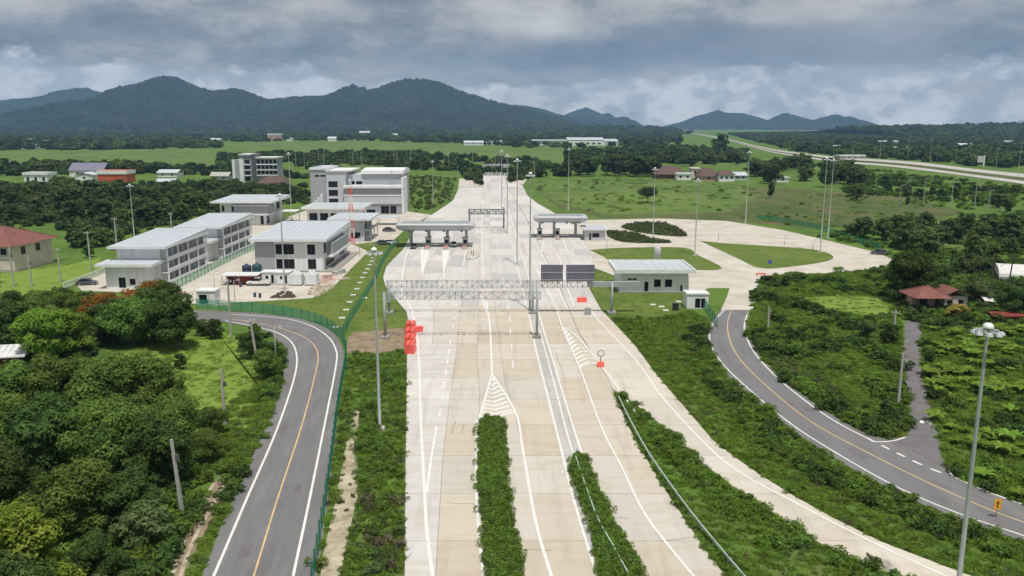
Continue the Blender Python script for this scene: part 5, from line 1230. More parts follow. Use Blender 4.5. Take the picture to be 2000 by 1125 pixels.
volume(t, 0, 7.6, 0, 3, 0, 2.1, M_redsteel, front=[(.6, 1.8, .1, 1.8, 0, 'door')]); roof_flat(t, -.9, 7.4, -1.2, 3.4, 2.25, .12, 0, M_trim, seams=8)
for x in (-.7, 3.2, 7.0): part('roof_post', M_steel, t, (x - .06, x + .06, -1.05, -.93, 0, 2.25))
def vehicle(u, v, rz, body, label, kind='car', name='car'):
    t = thing(name, label, 'car' if kind == 'car' else 'pickup truck', G(u, v, .06), rz)
    L, W = (4.5, 1.75) if kind == 'car' else (5.3, 1.85); w = W / 2
    def shell(stations, mat, nm, par=t):
        """stations along x: (x, half width, z low, z high, half width on top)"""
        mb = MB()
        for x, hw, z0, z1, ht in stations: mb.v += [(x, -hw, z0), (x, hw, z0), (x, hw, (z0 + z1) / 2 + .08), (x, ht, z1), (x, -ht, z1), (x, -hw, (z0 + z1) / 2 + .08)]
        for i in range(len(stations) - 1):
            for k in range(6): a = i * 6 + k; c = i * 6 + (k + 1) % 6; mb.f.append((a, c, c + 6, a + 6))
        mb.f.append((0, 1, 2, 3, 4, 5)); e = (len(stations) - 1) * 6; mb.f.append((e + 5, e + 4, e + 3, e + 2, e + 1, e)); return mb.build(nm, mat, par)
    if kind == 'car':
        shell([(-L/2, w*.88, .35, .85, w*.8), (-L/2+.25, w, .25, .98, w*.9), (-.6, w, .22, 1.0, w*.93), (.8, w, .22, .98, w*.92), (L/2-.5, w, .25, .86, w*.86), (L/2, w*.84, .35, .68, w*.74)], body, 'body')
        shell([(-1.75, w*.84, .96, 1.02, w*.8), (-1.1, w*.9, .96, 1.46, w*.7), (.2, w*.9, .96, 1.48, w*.7), (1.15, w*.86, .94, 1.0, w*.8)], M_glass, 'window_band'); part('roof', body, t, (-1.15, .25, -w * .72, w * .72, 1.47, 1.52)); xs = (-1.35, 1.4)
    else:
        shell([(-.2, w, .42, 1.12, w*.94), (1.2, w, .42, 1.1, w*.93), (L/2-.3, w, .42, 1.0, w*.88), (L/2, w*.9, .5, .9, w*.8)], body, 'body')
        shell([(-.3, w*.92, 1.08, 1.75, w*.76), (.7, w*.92, 1.08, 1.76, w*.76), (1.5, w*.88, 1.06, 1.14, w*.8)], M_glass, 'window_band'); part('roof', body, t, (-.32, .78, -w * .78, w * .78, 1.745, 1.8))
        bed = part('cargo_bed', body, t, (-L/2, -.22, -w, w, .5, .62), (-L/2, -.22, -w, -w + .1, .621, 1.1), (-L/2, -.22, w - .1, w, .621, 1.1), (-L/2, -L/2 + .1, -w + .1, w - .1, .621, 1.1)); xs = (-1.6, 1.7)
    for x in xs:
        for s in (-1, 1):
            wh = tube_part('wheel', M_tyre, t, [((x, s * (w - .2), .34), (x, s * (w + .01), .34), .34)], 16, False); tube_part('rim', M_steel, wh, [((x, s * (w + .012), .34), (x, s * (w + .03), .34), .2)], 12, False)
    for s in (-1, 1): part('headlight', M_lamp, t, (L / 2 - .1, L / 2 + .015, s * w * .68 - .15, s * w * .68 + .15, .66, .8)); part('tail_light', M_redsteel, t, (-L / 2 - .015, -L / 2 + .04, s * w * .7 - .12, s * w * .7 + .12, .66, .84))
    part('bumper', M_frame, t, (L / 2 - .02, L / 2 + .08, -w * .8, w * .8, .4, .56)); return t
vehicle(506, 557, math.radians(178), M_carwhite, 'silver pickup truck parked before the works yard cabins', 'pickup', 'pickup_truck')
vehicle(762, 477, math.radians(5), M_carwhite, 'white car parked left of the wide toll canopy'); vehicle(748, 478, math.radians(10), M_cardark, 'dark car parked beside the white one')
vehicle(808, 485, math.radians(-92), M_cardark, 'dark car coming through the outermost toll lane'); vehicle(886, 482, math.radians(-88), M_cardark, 'dark car between two toll booths under the wide canopy')
vehicle(170, 556, math.radians(15), M_cardark, 'dark car parked by the white railing'); vehicle(1717, 497, math.radians(160), M_cardark, 'dark vehicle at the far end of the loop road')
vehicle(760, 452, math.radians(3), M_cardark, 'dark car in the lot before the control centre'); vehicle(712, 462, math.radians(90), M_carwhite, 'white car parked beside the annex')
# parking canopy by the control centre
b = G(735, 440, .05); t = thing('parking_shelter', 'white flat parking shelter before the control centre', 'shelter', b); roof_flat(t, 0, 8, 0, 6, 2.7, .2, 0, M_roof, seams=8)
for x in (.3, 7.7):
    for y in (.3, 5.7): part('post', M_steel, t, (x - .07, x + .07, y - .07, y + .07, 0, 2.7))
# rubble heaps in the yard
def heap(poly, n, smax, label, mat, name, seed):
    rg = random.Random(seed); P = GP(poly); xs = [p.x for p in P]; ys = [p.y for p in P]; mb = MB(); m = 0
    while m < n:
        x, y = rg.uniform(min(xs), max(xs)), rg.uniform(min(ys), max(ys))
        if not in_poly([x], [y], P)[0]: continue
        s = smax * rg.uniform(.25, 1) ; m += 1; vs = []
        i = len(mb.v)
        for k in range(6):
            a = k * math.pi / 3 + rg.uniform(-.3, .3); mb.v.append((x + s * math.cos(a) * rg.uniform(.7, 1.2), y + s * math.sin(a) * rg.uniform(.7, 1.2), .04))
        for k in range(6):
            a = k * math.pi / 3 + rg.uniform(-.3, .3); mb.v.append((x + s * .5 * math.cos(a), y + s * .5 * math.sin(a), .05 + s * rg.uniform(.4, .9)))
        mb.f.append(tuple(i + 6 + k for k in range(6)))
        for k in range(6): mb.f.append((i + k, i + (k + 1) % 6, i + 6 + (k + 1) % 6, i + 6 + k))
    o = mb.build(name, mat); tag(o, label, 'rubble', kind='stuff'); return o
heap([(600, 575), (610, 562), (640, 552), (655, 556), (640, 572), (622, 580)], 70, .8, 'pale broken rubble heaped at the corner of the works yard', M_chalk, 'rubble', 1)
heap([(530, 583), (545, 574), (565, 570), (575, 582)], 45, .8, 'dark soil heap at the front edge of the works yard', material('dark_soil', (.09, .065, .05), .95, var=.5, vscale=1), 'rubble', 2)
heap([(620, 556), (625, 542), (655, 538), (655, 552)], 30, .9, 'scattered building debris behind the rubble corner', M_pink, 'debris', 3)
heap([(600, 440), (640, 430), (650, 445), (610, 455)], 26, .9, 'building debris lying beside the low canteen', M_cream, 'debris', 4)

# stacked materials round the yard
def stack(u, v, kind, label, rz=0.0):
    t = thing({'brick': 'brick_stack', 'timber': 'timber_stack', 'drum': 'oil_drum', 'pipe': 'pipe_stack'}[kind], label, {'brick': 'bricks', 'timber': 'timber', 'drum': 'drum', 'pipe': 'pipes'}[kind], G(u, v, .06), rz)
    if kind == 'brick':
        for i in range(3):
            for k in range(4): part('brick_pack', M_pink, t, (-1 + i * .68, -.36 + i * .68, -.4, .4, k * .27, k * .27 + .25))
        part('pallet', M_bark, t, (-1.05, 1.05, -.5, .5, -.1, -.005))
    elif kind == 'timber':
        for i in range(7): part('plank', M_cream, t, (-1.6 + .05 * i, 1.5 - .07 * i, -.5 + (i % 3) * .34, -.22 + (i % 3) * .34, .1 * (i // 3), .1 * (i // 3) + .085))
    elif kind == 'drum':
        MB().lathe([(0, .92), (.3, .92), (.31, .88), (.29, .6), (.31, .58), (.29, .32), (.31, .3), (.31, 0), (0, 0)], 14).build('shell', M_navy, t, True); tube_part('cap', M_lamp, t, [((.15, 0, .92), (.15, 0, .96), .05)])
    else:
        for i, (y, z) in enumerate(((-.5, .2), (0, .2), (.5, .2), (-.25, .6), (.25, .6))): tube_part('pipe', M_polegrey, t, [((-2, y, z), (2, y, z), .22)], 12)
stack(432, 596, 'timber', 'timber planks stacked on the yard edge beside the guard cabin', .3); stack(498, 580, 'drum', 'first dark drum on the yard edge below the pickup'); stack(508, 581, 'drum', 'second dark drum on the yard edge below the pickup')
stack(640, 545, 'brick', 'pallet of pink bricks right of the white storage tanks', .2); stack(662, 534, 'pipe', 'stack of grey pipes at the corner of the works yard', 1.1); stack(672, 545, 'timber', 'timber planks dropped near the lawn corner', .8); stack(620, 452, 'pipe', 'stack of grey pipes behind the works office', .1); stack(652, 500, 'brick', 'pallet of pink bricks beside the works office', 1.3)
stack(596, 548, 'drum', 'dark drum between the two ribbed tanks'); stack(470, 560, 'drum', 'dark drum behind the pickup truck')
# ------------------------------------------------------------------ foliage
def np_mesh(name, V, Q, tint, mat):
    me = bpy.data.meshes.new(name); nv, nq = len(V), len(Q)
    me.vertices.add(nv); me.vertices.foreach_set('co', np.asarray(V, np.float32).ravel())
    me.loops.add(nq * 4); me.loops.foreach_set('vertex_index', np.asarray(Q, np.int32).ravel())
    me.polygons.add(nq); me.polygons.foreach_set('loop_start', np.arange(0, nq * 4, 4, dtype=np.int32))
    me.update(calc_edges=True); me.validate()
    a = me.attributes.new('tint', 'FLOAT', 'POINT'); a.data.foreach_set('value', np.asarray(tint, np.float32))
    me.materials.append(mat); return me
def leaves(C, Nn, size, tint, rg, aspect=0.6, droop=0.0):
    """one bent-free quad leaf spray per centre, facing about its normal"""
    n = len(C); N = Nn / np.linalg.norm(Nn, axis=1, keepdims=True)
    r = rg.normal(size=(n, 3)); T = np.cross(N, r); T /= np.linalg.norm(T, axis=1, keepdims=True) + 1e-9; B = np.cross(N, T)
    s = np.asarray(size).reshape(-1, 1)
    a, b = T * s, B * s * aspect
    V = np.stack([C - a * .9, C - b * .8 + N * s * .12, C + a, C + b * .8 + N * s * .12], 1).reshape(-1, 3)
    Q = np.arange(n * 4).reshape(n, 4); return V, Q, np.repeat(tint, 4)
def sphere_dirs(n, rg, up=0.0):
    d = rg.normal(size=(n, 3)); d[:, 2] += up; return d / np.linalg.norm(d, axis=1, keepdims=True)
def crown_mesh(name, seed, R, Hc, z0, nl, per, ls, mat, flat=0.0, lobe=(.20, .36), gap=0.0, bright=0.0):
    """crown of uneven lobes, each covered with leaf sprays; R radius, Hc height of crown, z0 its underside"""
    rg = np.random.default_rng(seed); Vs, Qs, Ts = [], [], []; off = 0
    d = sphere_dirs(nl, rg, .35); rad = rg.uniform(.4, 1.12, nl) ** .7
    skew = rg.uniform(.62, 1.28, 8)
    for i in range(nl):
        az = math.atan2(d[i, 1], d[i, 0]); k = skew[int((az + math.pi) / (2 * math.pi) * 7.99)]
        lr = R * rg.uniform(*lobe)
        c = np.array([d[i, 0] * R * rad[i] * .82 * k, d[i, 1] * R * rad[i] * .82 * k, z0 + Hc * (.42 + .5 * d[i, 2] * rad[i])])
        n = int(per * (lr / (R * .28)) ** 2); dd = sphere_dirs(n, rg, .45)
        sc = np.array([1, 1, .72 if flat == 0 else .45])
        stray = rg.uniform(0, 1, (n, 1)) < .07
        C = c + dd * sc * lr * np.where(stray, rg.uniform(1.05, 1.45, (n, 1)), rg.uniform(.72, 1.06, (n, 1))); Nn = dd + rg.normal(size=(n, 3)) * .36 + np.array([0, 0, .35])
        t = np.clip(rg.normal(.45 + bright, .17) + rg.normal(0, .15, n) + .15 * dd[:, 2], 0, 1)  # tint rises towards each lobe's top: shading painted in, partly young leaves
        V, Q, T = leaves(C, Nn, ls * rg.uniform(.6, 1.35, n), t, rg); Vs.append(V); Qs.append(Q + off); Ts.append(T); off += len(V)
    return np_mesh(name, np.concatenate(Vs), np.concatenate(Qs), np.concatenate(Ts), mat)
def trunk_mesh(name, seed, h, r, R, Hc, z0, limbs=5):
    rg = random.Random(seed); mb = MB(); p = Vector((0, 0, -.1)); pr = r
    for k in range(4):
        q = Vector((rg.uniform(-.12, .12) * R * .3 * k, rg.uniform(-.12, .12) * R * .3 * k, (z0 + Hc * .4) * (k + 1) / 4)); mb.tube(p, q, pr, pr * .82, 8, False); p = q; pr *= .82
    base = Vector((0, 0, z0 * .75))
    for k in range(limbs):
        a = 2 * math.pi * k / limbs + rg.uniform(-.4, .4); e = Vector((math.cos(a) * R * .6, math.sin(a) * R * .6, z0 + Hc * rg.uniform(.35, .65))); m = base.lerp(e, .5) + Vector((0, 0, R * .12))
        mb.tube(base, m, r * .5, r * .34, 6, False); mb.tube(m, e, r * .34, r * .12, 6, False)
    return mb.mesh(name)
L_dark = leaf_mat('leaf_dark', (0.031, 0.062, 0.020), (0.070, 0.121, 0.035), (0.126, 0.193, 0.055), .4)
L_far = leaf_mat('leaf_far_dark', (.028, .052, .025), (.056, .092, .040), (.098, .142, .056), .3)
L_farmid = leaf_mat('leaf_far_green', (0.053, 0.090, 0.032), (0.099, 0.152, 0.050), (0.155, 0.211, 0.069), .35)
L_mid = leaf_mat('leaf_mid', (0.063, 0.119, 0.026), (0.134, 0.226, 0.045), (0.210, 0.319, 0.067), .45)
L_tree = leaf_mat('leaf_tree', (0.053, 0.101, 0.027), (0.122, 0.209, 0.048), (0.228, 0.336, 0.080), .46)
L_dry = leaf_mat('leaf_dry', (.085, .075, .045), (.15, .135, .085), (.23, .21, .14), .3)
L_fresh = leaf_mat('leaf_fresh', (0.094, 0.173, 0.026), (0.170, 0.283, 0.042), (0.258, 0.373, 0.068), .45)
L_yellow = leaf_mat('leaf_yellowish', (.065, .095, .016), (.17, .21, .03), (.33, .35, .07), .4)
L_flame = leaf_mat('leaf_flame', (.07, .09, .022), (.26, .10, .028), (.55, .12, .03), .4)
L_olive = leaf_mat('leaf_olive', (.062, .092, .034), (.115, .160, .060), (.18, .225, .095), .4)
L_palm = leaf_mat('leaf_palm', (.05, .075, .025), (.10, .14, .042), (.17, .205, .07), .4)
L_blossom = leaf_mat('leaf_pale_yellow', (.17, .18, .04), (.45, .41, .09), (.66, .58, .18))
L_hazel = leaf_mat('grass_blade', (0.118, 0.192, 0.030), (0.190, 0.289, 0.045), (0.270, 0.351, 0.068), .45)

KINDS = {}
def make_kind(key, seed, H, R, mat, nl, per, ls, z0f=.28, flat=0.0, lobe=(.2, .36), bright=0.0, tr=.22, limbs=5):
    z0 = H * z0f; Hc = H - z0
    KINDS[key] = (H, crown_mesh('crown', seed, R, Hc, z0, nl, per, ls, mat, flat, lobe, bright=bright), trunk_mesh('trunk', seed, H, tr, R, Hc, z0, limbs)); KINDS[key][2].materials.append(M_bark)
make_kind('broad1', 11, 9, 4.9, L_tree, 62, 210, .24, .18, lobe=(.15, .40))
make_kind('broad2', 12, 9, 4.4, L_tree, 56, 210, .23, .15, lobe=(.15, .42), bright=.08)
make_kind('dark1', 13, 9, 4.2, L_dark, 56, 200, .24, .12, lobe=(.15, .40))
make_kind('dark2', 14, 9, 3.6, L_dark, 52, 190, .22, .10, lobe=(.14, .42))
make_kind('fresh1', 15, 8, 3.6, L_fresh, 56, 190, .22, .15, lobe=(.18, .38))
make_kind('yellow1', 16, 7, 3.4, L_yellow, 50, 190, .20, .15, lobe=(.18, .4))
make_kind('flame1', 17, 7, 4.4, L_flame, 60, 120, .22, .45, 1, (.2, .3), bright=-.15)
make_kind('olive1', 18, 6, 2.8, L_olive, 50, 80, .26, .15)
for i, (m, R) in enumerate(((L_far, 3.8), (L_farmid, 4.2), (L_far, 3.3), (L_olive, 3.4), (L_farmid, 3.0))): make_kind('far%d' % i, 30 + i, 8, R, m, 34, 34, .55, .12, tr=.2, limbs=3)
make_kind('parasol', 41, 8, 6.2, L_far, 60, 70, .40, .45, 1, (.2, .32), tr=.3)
TREES = []
def tree(kind, u, vb, h, label, group=None, rz=None, sx=1.0, name='tree', pos=None):
    H, cm, tm = KINDS[kind]; b = pos if pos is not None else G(u, vb); s = h / H; rz = random.Random(int(u * 7 + vb * 13)).uniform(0, 6.28) if rz is None else rz
    t = thing(name, label, 'tree', b, rz, group); t.scale = (s * sx, s * sx, s)
    link('crown', cm, None, t); link('trunk', tm, None, t); TREES.append((b.x, b.y)); return t
# great tree mass, bottom left
NEAR = [('broad1', 30, 838, 8.5, 'broad green tree at the left edge in the back row of the big tree mass'), ('broad2', 125, 835, 9, 'broad tree second in the back row of the big tree mass'), ('broad1', 215, 832, 9.3, 'tallest spreading tree in the back row of the big tree mass'),
 ('broad2', 300, 838, 9, 'spreading tree at the meadow end of the back row'), ('broad1', 335, 885, 6.6, 'lower tree overhanging the meadow edge'),
 ('broad2', 10, 930, 8.5, 'broad tree at the left edge in the middle row of the tree mass'), ('dark1', 110, 935, 9, 'dark broad tree in the heart of the tree mass'), ('broad1', 215, 940, 8.8, 'large tree in the middle row of the tree mass'), ('dark1', 318, 950, 7.6, 'dark tree in the middle row beside the concrete pole'),
 ('dark2', 20, 1045, 8.6, 'dark tree low at the left edge of the tree mass'), ('broad2', 155, 1060, 7.6, 'fresh green tree in the lower row of the tree mass'), ('dark1', 262, 1040, 6.0, 'dark low tree behind the yellowish shrub'), ('olive1', 285, 1078, 4.6, 'pale olive shrubby tree beside the ditch'),
 ('yellow1', 55, 1150, 7.4, 'yellow-green tree lit bright at the lower left'), ('dark2', 190, 1165, 5.2, 'dark shrubby tree at the bottom of the tree mass'), ('yellow1', 110, 1235, 5.4, 'yellow-green tree cut by the bottom edge'), ('dark1', 10, 1255, 7.4, 'dark tree in the bottom left corner'), ('olive1', 215, 1225, 4.2, 'grey-olive shrubby tree at the bottom edge'),
 ('dark2', -60, 880, 9, 'dark tree just cut by the left edge of the view')]
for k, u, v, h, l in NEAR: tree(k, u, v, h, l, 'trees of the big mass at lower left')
MID = [('dark1', 15, 690, 8.6, 'dark tree at the left edge above the white roofed shed'), ('broad2', 75, 672, 8.2, 'green tree behind the bamboo-like bright tree'), ('fresh1', 95, 716, 9.2, 'bright fresh green tree left of the brick hut'), ('fresh1', 135, 700, 8.0, 'second bright fresh green tree left of the brick hut'), ('dark2', 30, 640, 7, 'dark tree left of the flame trees'), ('broad2', 130, 640, 6.5, 'rounded tree left of the orange-flowered crown'),
 ('dark1', 222, 672, 8.0, 'dark tree behind the brick hut'), ('broad1', 262, 676, 8.6, 'dense green tree right of the brick hut'), ('dark2', 300, 668, 9.4, 'tall dark tree at the head of the meadow'), ('dark1', 345, 682, 9.2, 'dense dark tree nearest the guard cabin'), ('dark2', 330, 640, 8.6, 'dark tree behind the ones at the meadow head'),
 ('flame1', 212, 648, 7.0, 'flame tree with orange blossom left of the dormitory'), ('flame1', 300, 628, 7.6, 'flame tree with reddish blossom before the dormitory'),
 ('dark2', 420, 662, 3.6, 'round dark bush at the start of the road bend'), ('olive1', 395, 656, 3.2, 'small brownish bush beside the road bend'), ('dark2', 352, 722, 2.6, 'lone dark bush on the meadow'), ('dark1', 490, 700, 4.6, 'dark leafy bush on the inside of the road bend'), ('broad2', 520, 740, 4.4, 'green bush on the inside of the road bend'), ('dark2', 535, 715, 3.8, 'dark bush nearest the inside of the road bend'), ('broad2', 415, 850, 3.6, 'leafy bush below the concrete pole on the meadow'), ('broad1', 400, 905, 3.8, 'green bush between the tree mass and the road'),
 ('dark1', 1785, 590, 11.2, 'big dark tree behind the farmhouses'), ('dark2', 1758, 588, 9.0, 'dark tree left of the big one by the farmhouses'), ('dark1', 1822, 590, 8.0, 'dark tree right of the big one by the farmhouses'), ('dark2', 1535, 560, 2.7, 'round dark bush below the loop road'), ('dark1', 1975, 625, 7.2, 'dense green tree at the right edge by the farm'), ('olive1', 1905, 596, 5.4, 'olive tree behind the tarpaulin'), ('olive1', 1780, 625, 2.6, 'low olive tree left of the lane end'), ('broad2', 1700, 640, 2.6, 'leafy shrub left of the lane'), ('dark2', 1738, 672, 3.6, 'dark shrubby tree by the utility pole at the lane end'), ('dark2', 1815, 708, 1.9, 'dark round bush right of the side lane'), ('olive1', 1690, 660, 3.4, 'vine-covered stump like tree in the bushes'),
 ('parasol', 1265, 396, 7.2, 'lone umbrella-shaped tree standing in the green field')]
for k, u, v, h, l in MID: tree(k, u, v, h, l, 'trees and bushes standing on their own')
t = tree('olive1', 1866, 624, 3.3, 'yellow-flowered bush in front of the farmhouse', sx=1.35); 
H, cm, tm = KINDS['olive1']; cm2 = cm.copy(); cm2.materials.clear(); cm2.materials.append(L_blossom); 
for ch in COL.objects:
    if ch.parent is t and ch.name.startswith('crown'): ch.data = cm2
# belts of trees standing further off: every tree its own object
LOOK = {'far0': 'dark round', 'far1': 'mid-green broad', 'far2': 'dark narrow', 'far3': 'pale olive', 'far4': 'light green small'}
def belt(px, n, hmin, hmax, where, group, seed, marks, kinds=('far0', 'far1', 'far2', 'far3', 'far4'), sxr=(.85, 1.3)):
    rg = random.Random(seed); P = GP(px); xs = [p.x for p in P]; ys = [p.y for p in P]; m = 0; tries = 0; mine = []
    while m < n and tries < 6000:
        tries += 1; x, y = rg.uniform(min(xs), max(xs)), rg.uniform(min(ys), max(ys))
        if not in_poly([x], [y], P)[0]: continue
        if any((x - a) ** 2 + (y - c) ** 2 < (hmin * .42) ** 2 for a, c in mine): continue
        k = rg.choice(kinds); h = rg.uniform(hmin, hmax); u = 1000 + FPX * x / y
        size = 'tall' if h > hmin + .67 * (hmax - hmin) else ('low' if h < hmin + .33 * (hmax - hmin) else 'middling')
        tree(k, x, y, h, '%s %s tree %s, %s' % (size, LOOK[k], where, min(marks, key=lambda q: abs(q[0] - u))[1]), group, rg.uniform(0, 6.28), rg.uniform(*sxr), pos=Vector((x, y, 0))); mine.append((x, y)); m += 1
belt([(-60, 400), (60, 385), (250, 380), (360, 390), (410, 402), (400, 420), (330, 442), (250, 462), (120, 452), (-60, 436)], 62, 6, 9, 'in the thick belt', 'tree belt behind the villa', 1, [(0, 'above the villa roof'), (130, 'right of the villa'), (230, 'by the dormitory mast'), (320, 'above the near dormitory'), (400, 'beside the white hall')])
belt([(-60, 372), (120, 366), (300, 372), (450, 372), (450, 392), (250, 378), (60, 384), (-60, 398)], 34, 5, 8, 'among the far-left houses', 'trees among the far-left houses', 2, [(0, 'at the left edge'), (100, 'near the white house'), (220, 'near the orange shed'), (320, 'by the white roofs'), (430, 'by the apartments')])
belt([(150, 470), (250, 462), (225, 500), (150, 512), (105, 490)], 9, 3.5, 6.5, 'in the garden', 'garden trees by the villa', 3, [(130, 'beside the villa'), (180, 'between villa and dormitory'), (225, 'behind the dormitory wing')])
belt([(-60, 330), (120, 326), (250, 330), (300, 340), (130, 343), (-60, 350)], 44, 6, 10, 'at the bright field edge', 'trees at the far-left field edge', 4, [(0, 'at the left edge'), (90, 'behind the white house'), (170, 'behind the purple roof'), (270, 'behind the orange shed')])
belt([(1120, 345), (1290, 346), (1280, 332), (1120, 332)], 26, 10, 15, 'in the grove', 'grove left of the village', 5, [(1130, 'at its motorway end'), (1175, 'left of its middle'), (1225, 'right of its middle'), (1275, 'at its village end')], ('far0', 'far2'))
belt([(1455, 356), (1530, 362), (1620, 366), (1690, 372), (1700, 352), (1640, 340), (1560, 322), (1470, 330)], 44, 8, 13, 'in the wood', 'wood right of the village', 6, [(1470, 'beside the tall village mast'), (1520, 'by the half-hidden house'), (1580, 'in its middle'), (1640, 'below the roadside station'), (1690, 'at its right end')], ('far0', 'far1', 'far2'))
belt([(1290, 325), (1440, 330), (1440, 300), (1250, 300)], 28, 7, 12, 'behind the village', 'trees behind the village', 7, [(1260, 'above the grove'), (1310, 'above the brown roofs'), (1370, 'above the pink house'), (1430, 'under the very tall tree')])
belt([(1590, 470), (1660, 462), (1800, 452), (2060, 440), (2060, 505), (1900, 512), (1780, 500), (1690, 482)], 40, 4.5, 8, 'in the thicket', 'thicket right of the loop road', 8, [(1620, 'behind the twin masts'), (1720, 'above the loop end'), (1820, 'above the farm trees'), (1900, 'above the palms'), (1990, 'at the right edge')], ('far0', 'far1', 'far4', 'far1'))
belt([(1690, 405), (1820, 400), (1980, 420), (2060, 425), (2060, 385), (1900, 375), (1760, 372)], 16, 4, 7, 'on the bushy slope', 'bushy slope below the trunk road', 9, [(1720, 'by the scrub field'), (1800, 'between the first poles'), (1890, 'between the last poles'), (1990, 'at the right edge')])
belt([(1850, 560), (1990, 570), (2060, 600), (2060, 530), (1900, 530)], 6, 4, 6, 'round the farm', 'trees round the right-hand farm', 10, [(1860, 'behind the farmhouses'), (1930, 'beside the tallest palm'), (2000, 'at the right edge')], ('far1', 'far0', 'far3'))
tree('far0', 1408, 300, 26, 'very tall dark tree beside the trunk road in the distance', 'tall far trees', sx=.8); tree('far2', 1505, 388, 9, 'slim dark tree at the scrub field edge', 'tall far trees', sx=.5); tree('far1', 1672, 392, 8, 'single tree on the scrub field beside the thicket', 'tall far trees'); tree('far0', 1730, 372, 9, 'round dark tree under the trunk road', 'tall far trees'); tree('far4', 1110, 320, 16, 'tall tree beside the far lighting mast', 'tall far trees', sx=.7)
tree('far2', 248, 350, 11, 'wide dark tree above the orange shed', 'tall far trees', sx=1.5)

# coconut palms
def palm(u, vb, h, label, seed, n=15):
    rg = np.random.default_rng(seed); b = G(u, vb); t = thing('palm_tree', label, 'palm tree', b, 0, 'palms by the farm')
    mb = MB(); p = Vector((0, 0, 0))
    for k in range(6): q = Vector((.05 * k * k * .3, .03 * k, h * (k + 1) / 6)); mb.tube(p, q, .2 - .015 * k, .19 - .015 * k, 8, False); p = q
    mb.build('trunk', M_bark, t, True)
    for i in range(n):
        a = 2 * math.pi * i / n + rg.uniform(-.2, .2); el = rg.uniform(-.3, 1.1); Lf = rg.uniform(2.2, 3.0); C, Nn, S, T = [], [], [], []
        for k in range(14):
            s = Lf * (k + 1) / 14; r_ = s * math.cos(el) ; z = s * math.sin(el) - .16 * s * s; base = np.array([p.x + math.cos(a) * r_, p.y + math.sin(a) * r_, p.z + z])
            for sd in (-1, 1):
                side = np.array([-math.sin(a) * sd, math.cos(a) * sd, -.35]); C.append(base + side * .28); Nn.append(np.array([math.cos(a) * .3, math.sin(a) * .3, 1.0]) + rg.normal(size=3) * .2); S.append(.36 * (1.1 - .6 * k / 14)); T.append(np.clip(rg.normal(.5, .2), 0, 1))
        V, Q, T2 = leaves(np.array(C), np.array(Nn), np.array(S), np.array(T), rg, .42); link('frond', np_mesh('frond', V, Q, T2, L_palm), None, t)
palm(1850, 578, 9.6, 'coconut palm behind the left farmhouse', 1); palm(1932, 596, 11.2, 'tallest coconut palm before the white tunnel roof', 2, 18); palm(1966, 592, 9.0, 'coconut palm at the right edge by the white tunnel roof', 3); palm(1908, 575, 7.6, 'short coconut palm beside the tallest one', 4)

# ------------------------------------------------------------------ scattered undergrowth (uncountable)
TEMPL = bpy.data.collections.new('templates')
def templ(name, me): o = bpy.data.objects.new(name, me); return o
def bush_mesh(name, seed, mat, n=130, ls=.17, flat=.7, R=.6):
    n = int(n * 2.0); ls *= .68
    rg = np.random.default_rng(seed); Vs, Qs, Ts = [], [], []; off = 0
    for i in range(7):
        c = np.array([rg.normal(0, R * .42), rg.normal(0, R * .42), rg.uniform(.1, .45) * flat * 1.4]); m = n // 7; dd = sphere_dirs(m, rg, .5); C = c + dd * np.array([1, 1, flat]) * R * .48 * rg.uniform(.6, 1.1, (m, 1)); C[:, 2] = np.maximum(C[:, 2], .02)
        V, Q, T = leaves(C, dd + rg.normal(size=(m, 3)) * .5 + np.array([0, 0, .4]), ls * rg.uniform(.6, 1.3, m), np.clip(rg.normal(.45, .14) + rg.normal(0, .15, m), 0, 1), rg); Vs.append(V); Qs.append(Q + off); Ts.append(T); off += len(V)
    return np_mesh(name, np.concatenate(Vs), np.concatenate(Qs), np.concatenate(Ts), mat)
def tuft_mesh(name, seed, mat, n=34, h=.5, R=.45):
    rg = np.random.default_rng(seed); a = rg.uniform(0, 6.28, n); r = R * np.sqrt(rg.uniform(0, 1, n)); b = np.stack([r * np.cos(a), r * np.sin(a), np.zeros(n)], 1)
    lean = rg.normal(0, .35, (n, 3)); lean[:, 2] = 1; hh = h * rg.uniform(.5, 1.2, n)[:, None]; tip = b + lean * hh; w = rg.normal(size=(n, 3)); w[:, 2] = 0; w = w / np.linalg.norm(w, axis=1, keepdims=True) * .05
    mid = b + lean * hh * .55; V = np.stack([b - w, b + w, mid + w * .9, tip], 1).reshape(-1, 3); t = np.repeat(np.clip(rg.normal(.5, .2, n), 0, 1), 4); return np_mesh(name, V, np.arange(n * 4).reshape(n, 4), t, mat)
def mat_mesh(name, seed, mat, n=150, ls=.12, R=.75, h=.28):
    """low creeping mat of leaves lying open to the sky, with some taller blades"""
    rg = np.random.default_rng(seed); a = rg.uniform(0, 6.28, n); r = R * np.sqrt(rg.uniform(0, 1, n)); hump = h * (1 - (r / R) ** 2) * rg.uniform(.3, 1.0, n)
    C = np.stack([r * np.cos(a), r * np.sin(a), .03 + hump], 1); V, Q, T = leaves(C, rg.normal(size=(n, 3)) * .28 + np.array([0, 0, 1.0]), ls * rg.uniform(.5, 1.4, n), np.clip(rg.normal(.5, .2, n), 0, 1), rg, .45)
    return np_mesh(name, V, Q, T, mat)
GROUPS = {}
def tset(key, meshes):
    c = bpy.data.collections.new(key)
    for m in meshes: c.objects.link(templ(m.name, m))
    GROUPS[key] = c
tset('shrub', [bush_mesh('shrub_a', 51, L_mid), bush_mesh('shrub_b', 52, L_dark), bush_mesh('shrub_c', 53, L_fresh), bush_mesh('shrub_f', 56, L_mid), bush_mesh('shrub_d', 54, L_mid, 120, .2), bush_mesh('shrub_e', 55, L_dark, 120, .22, .9)])
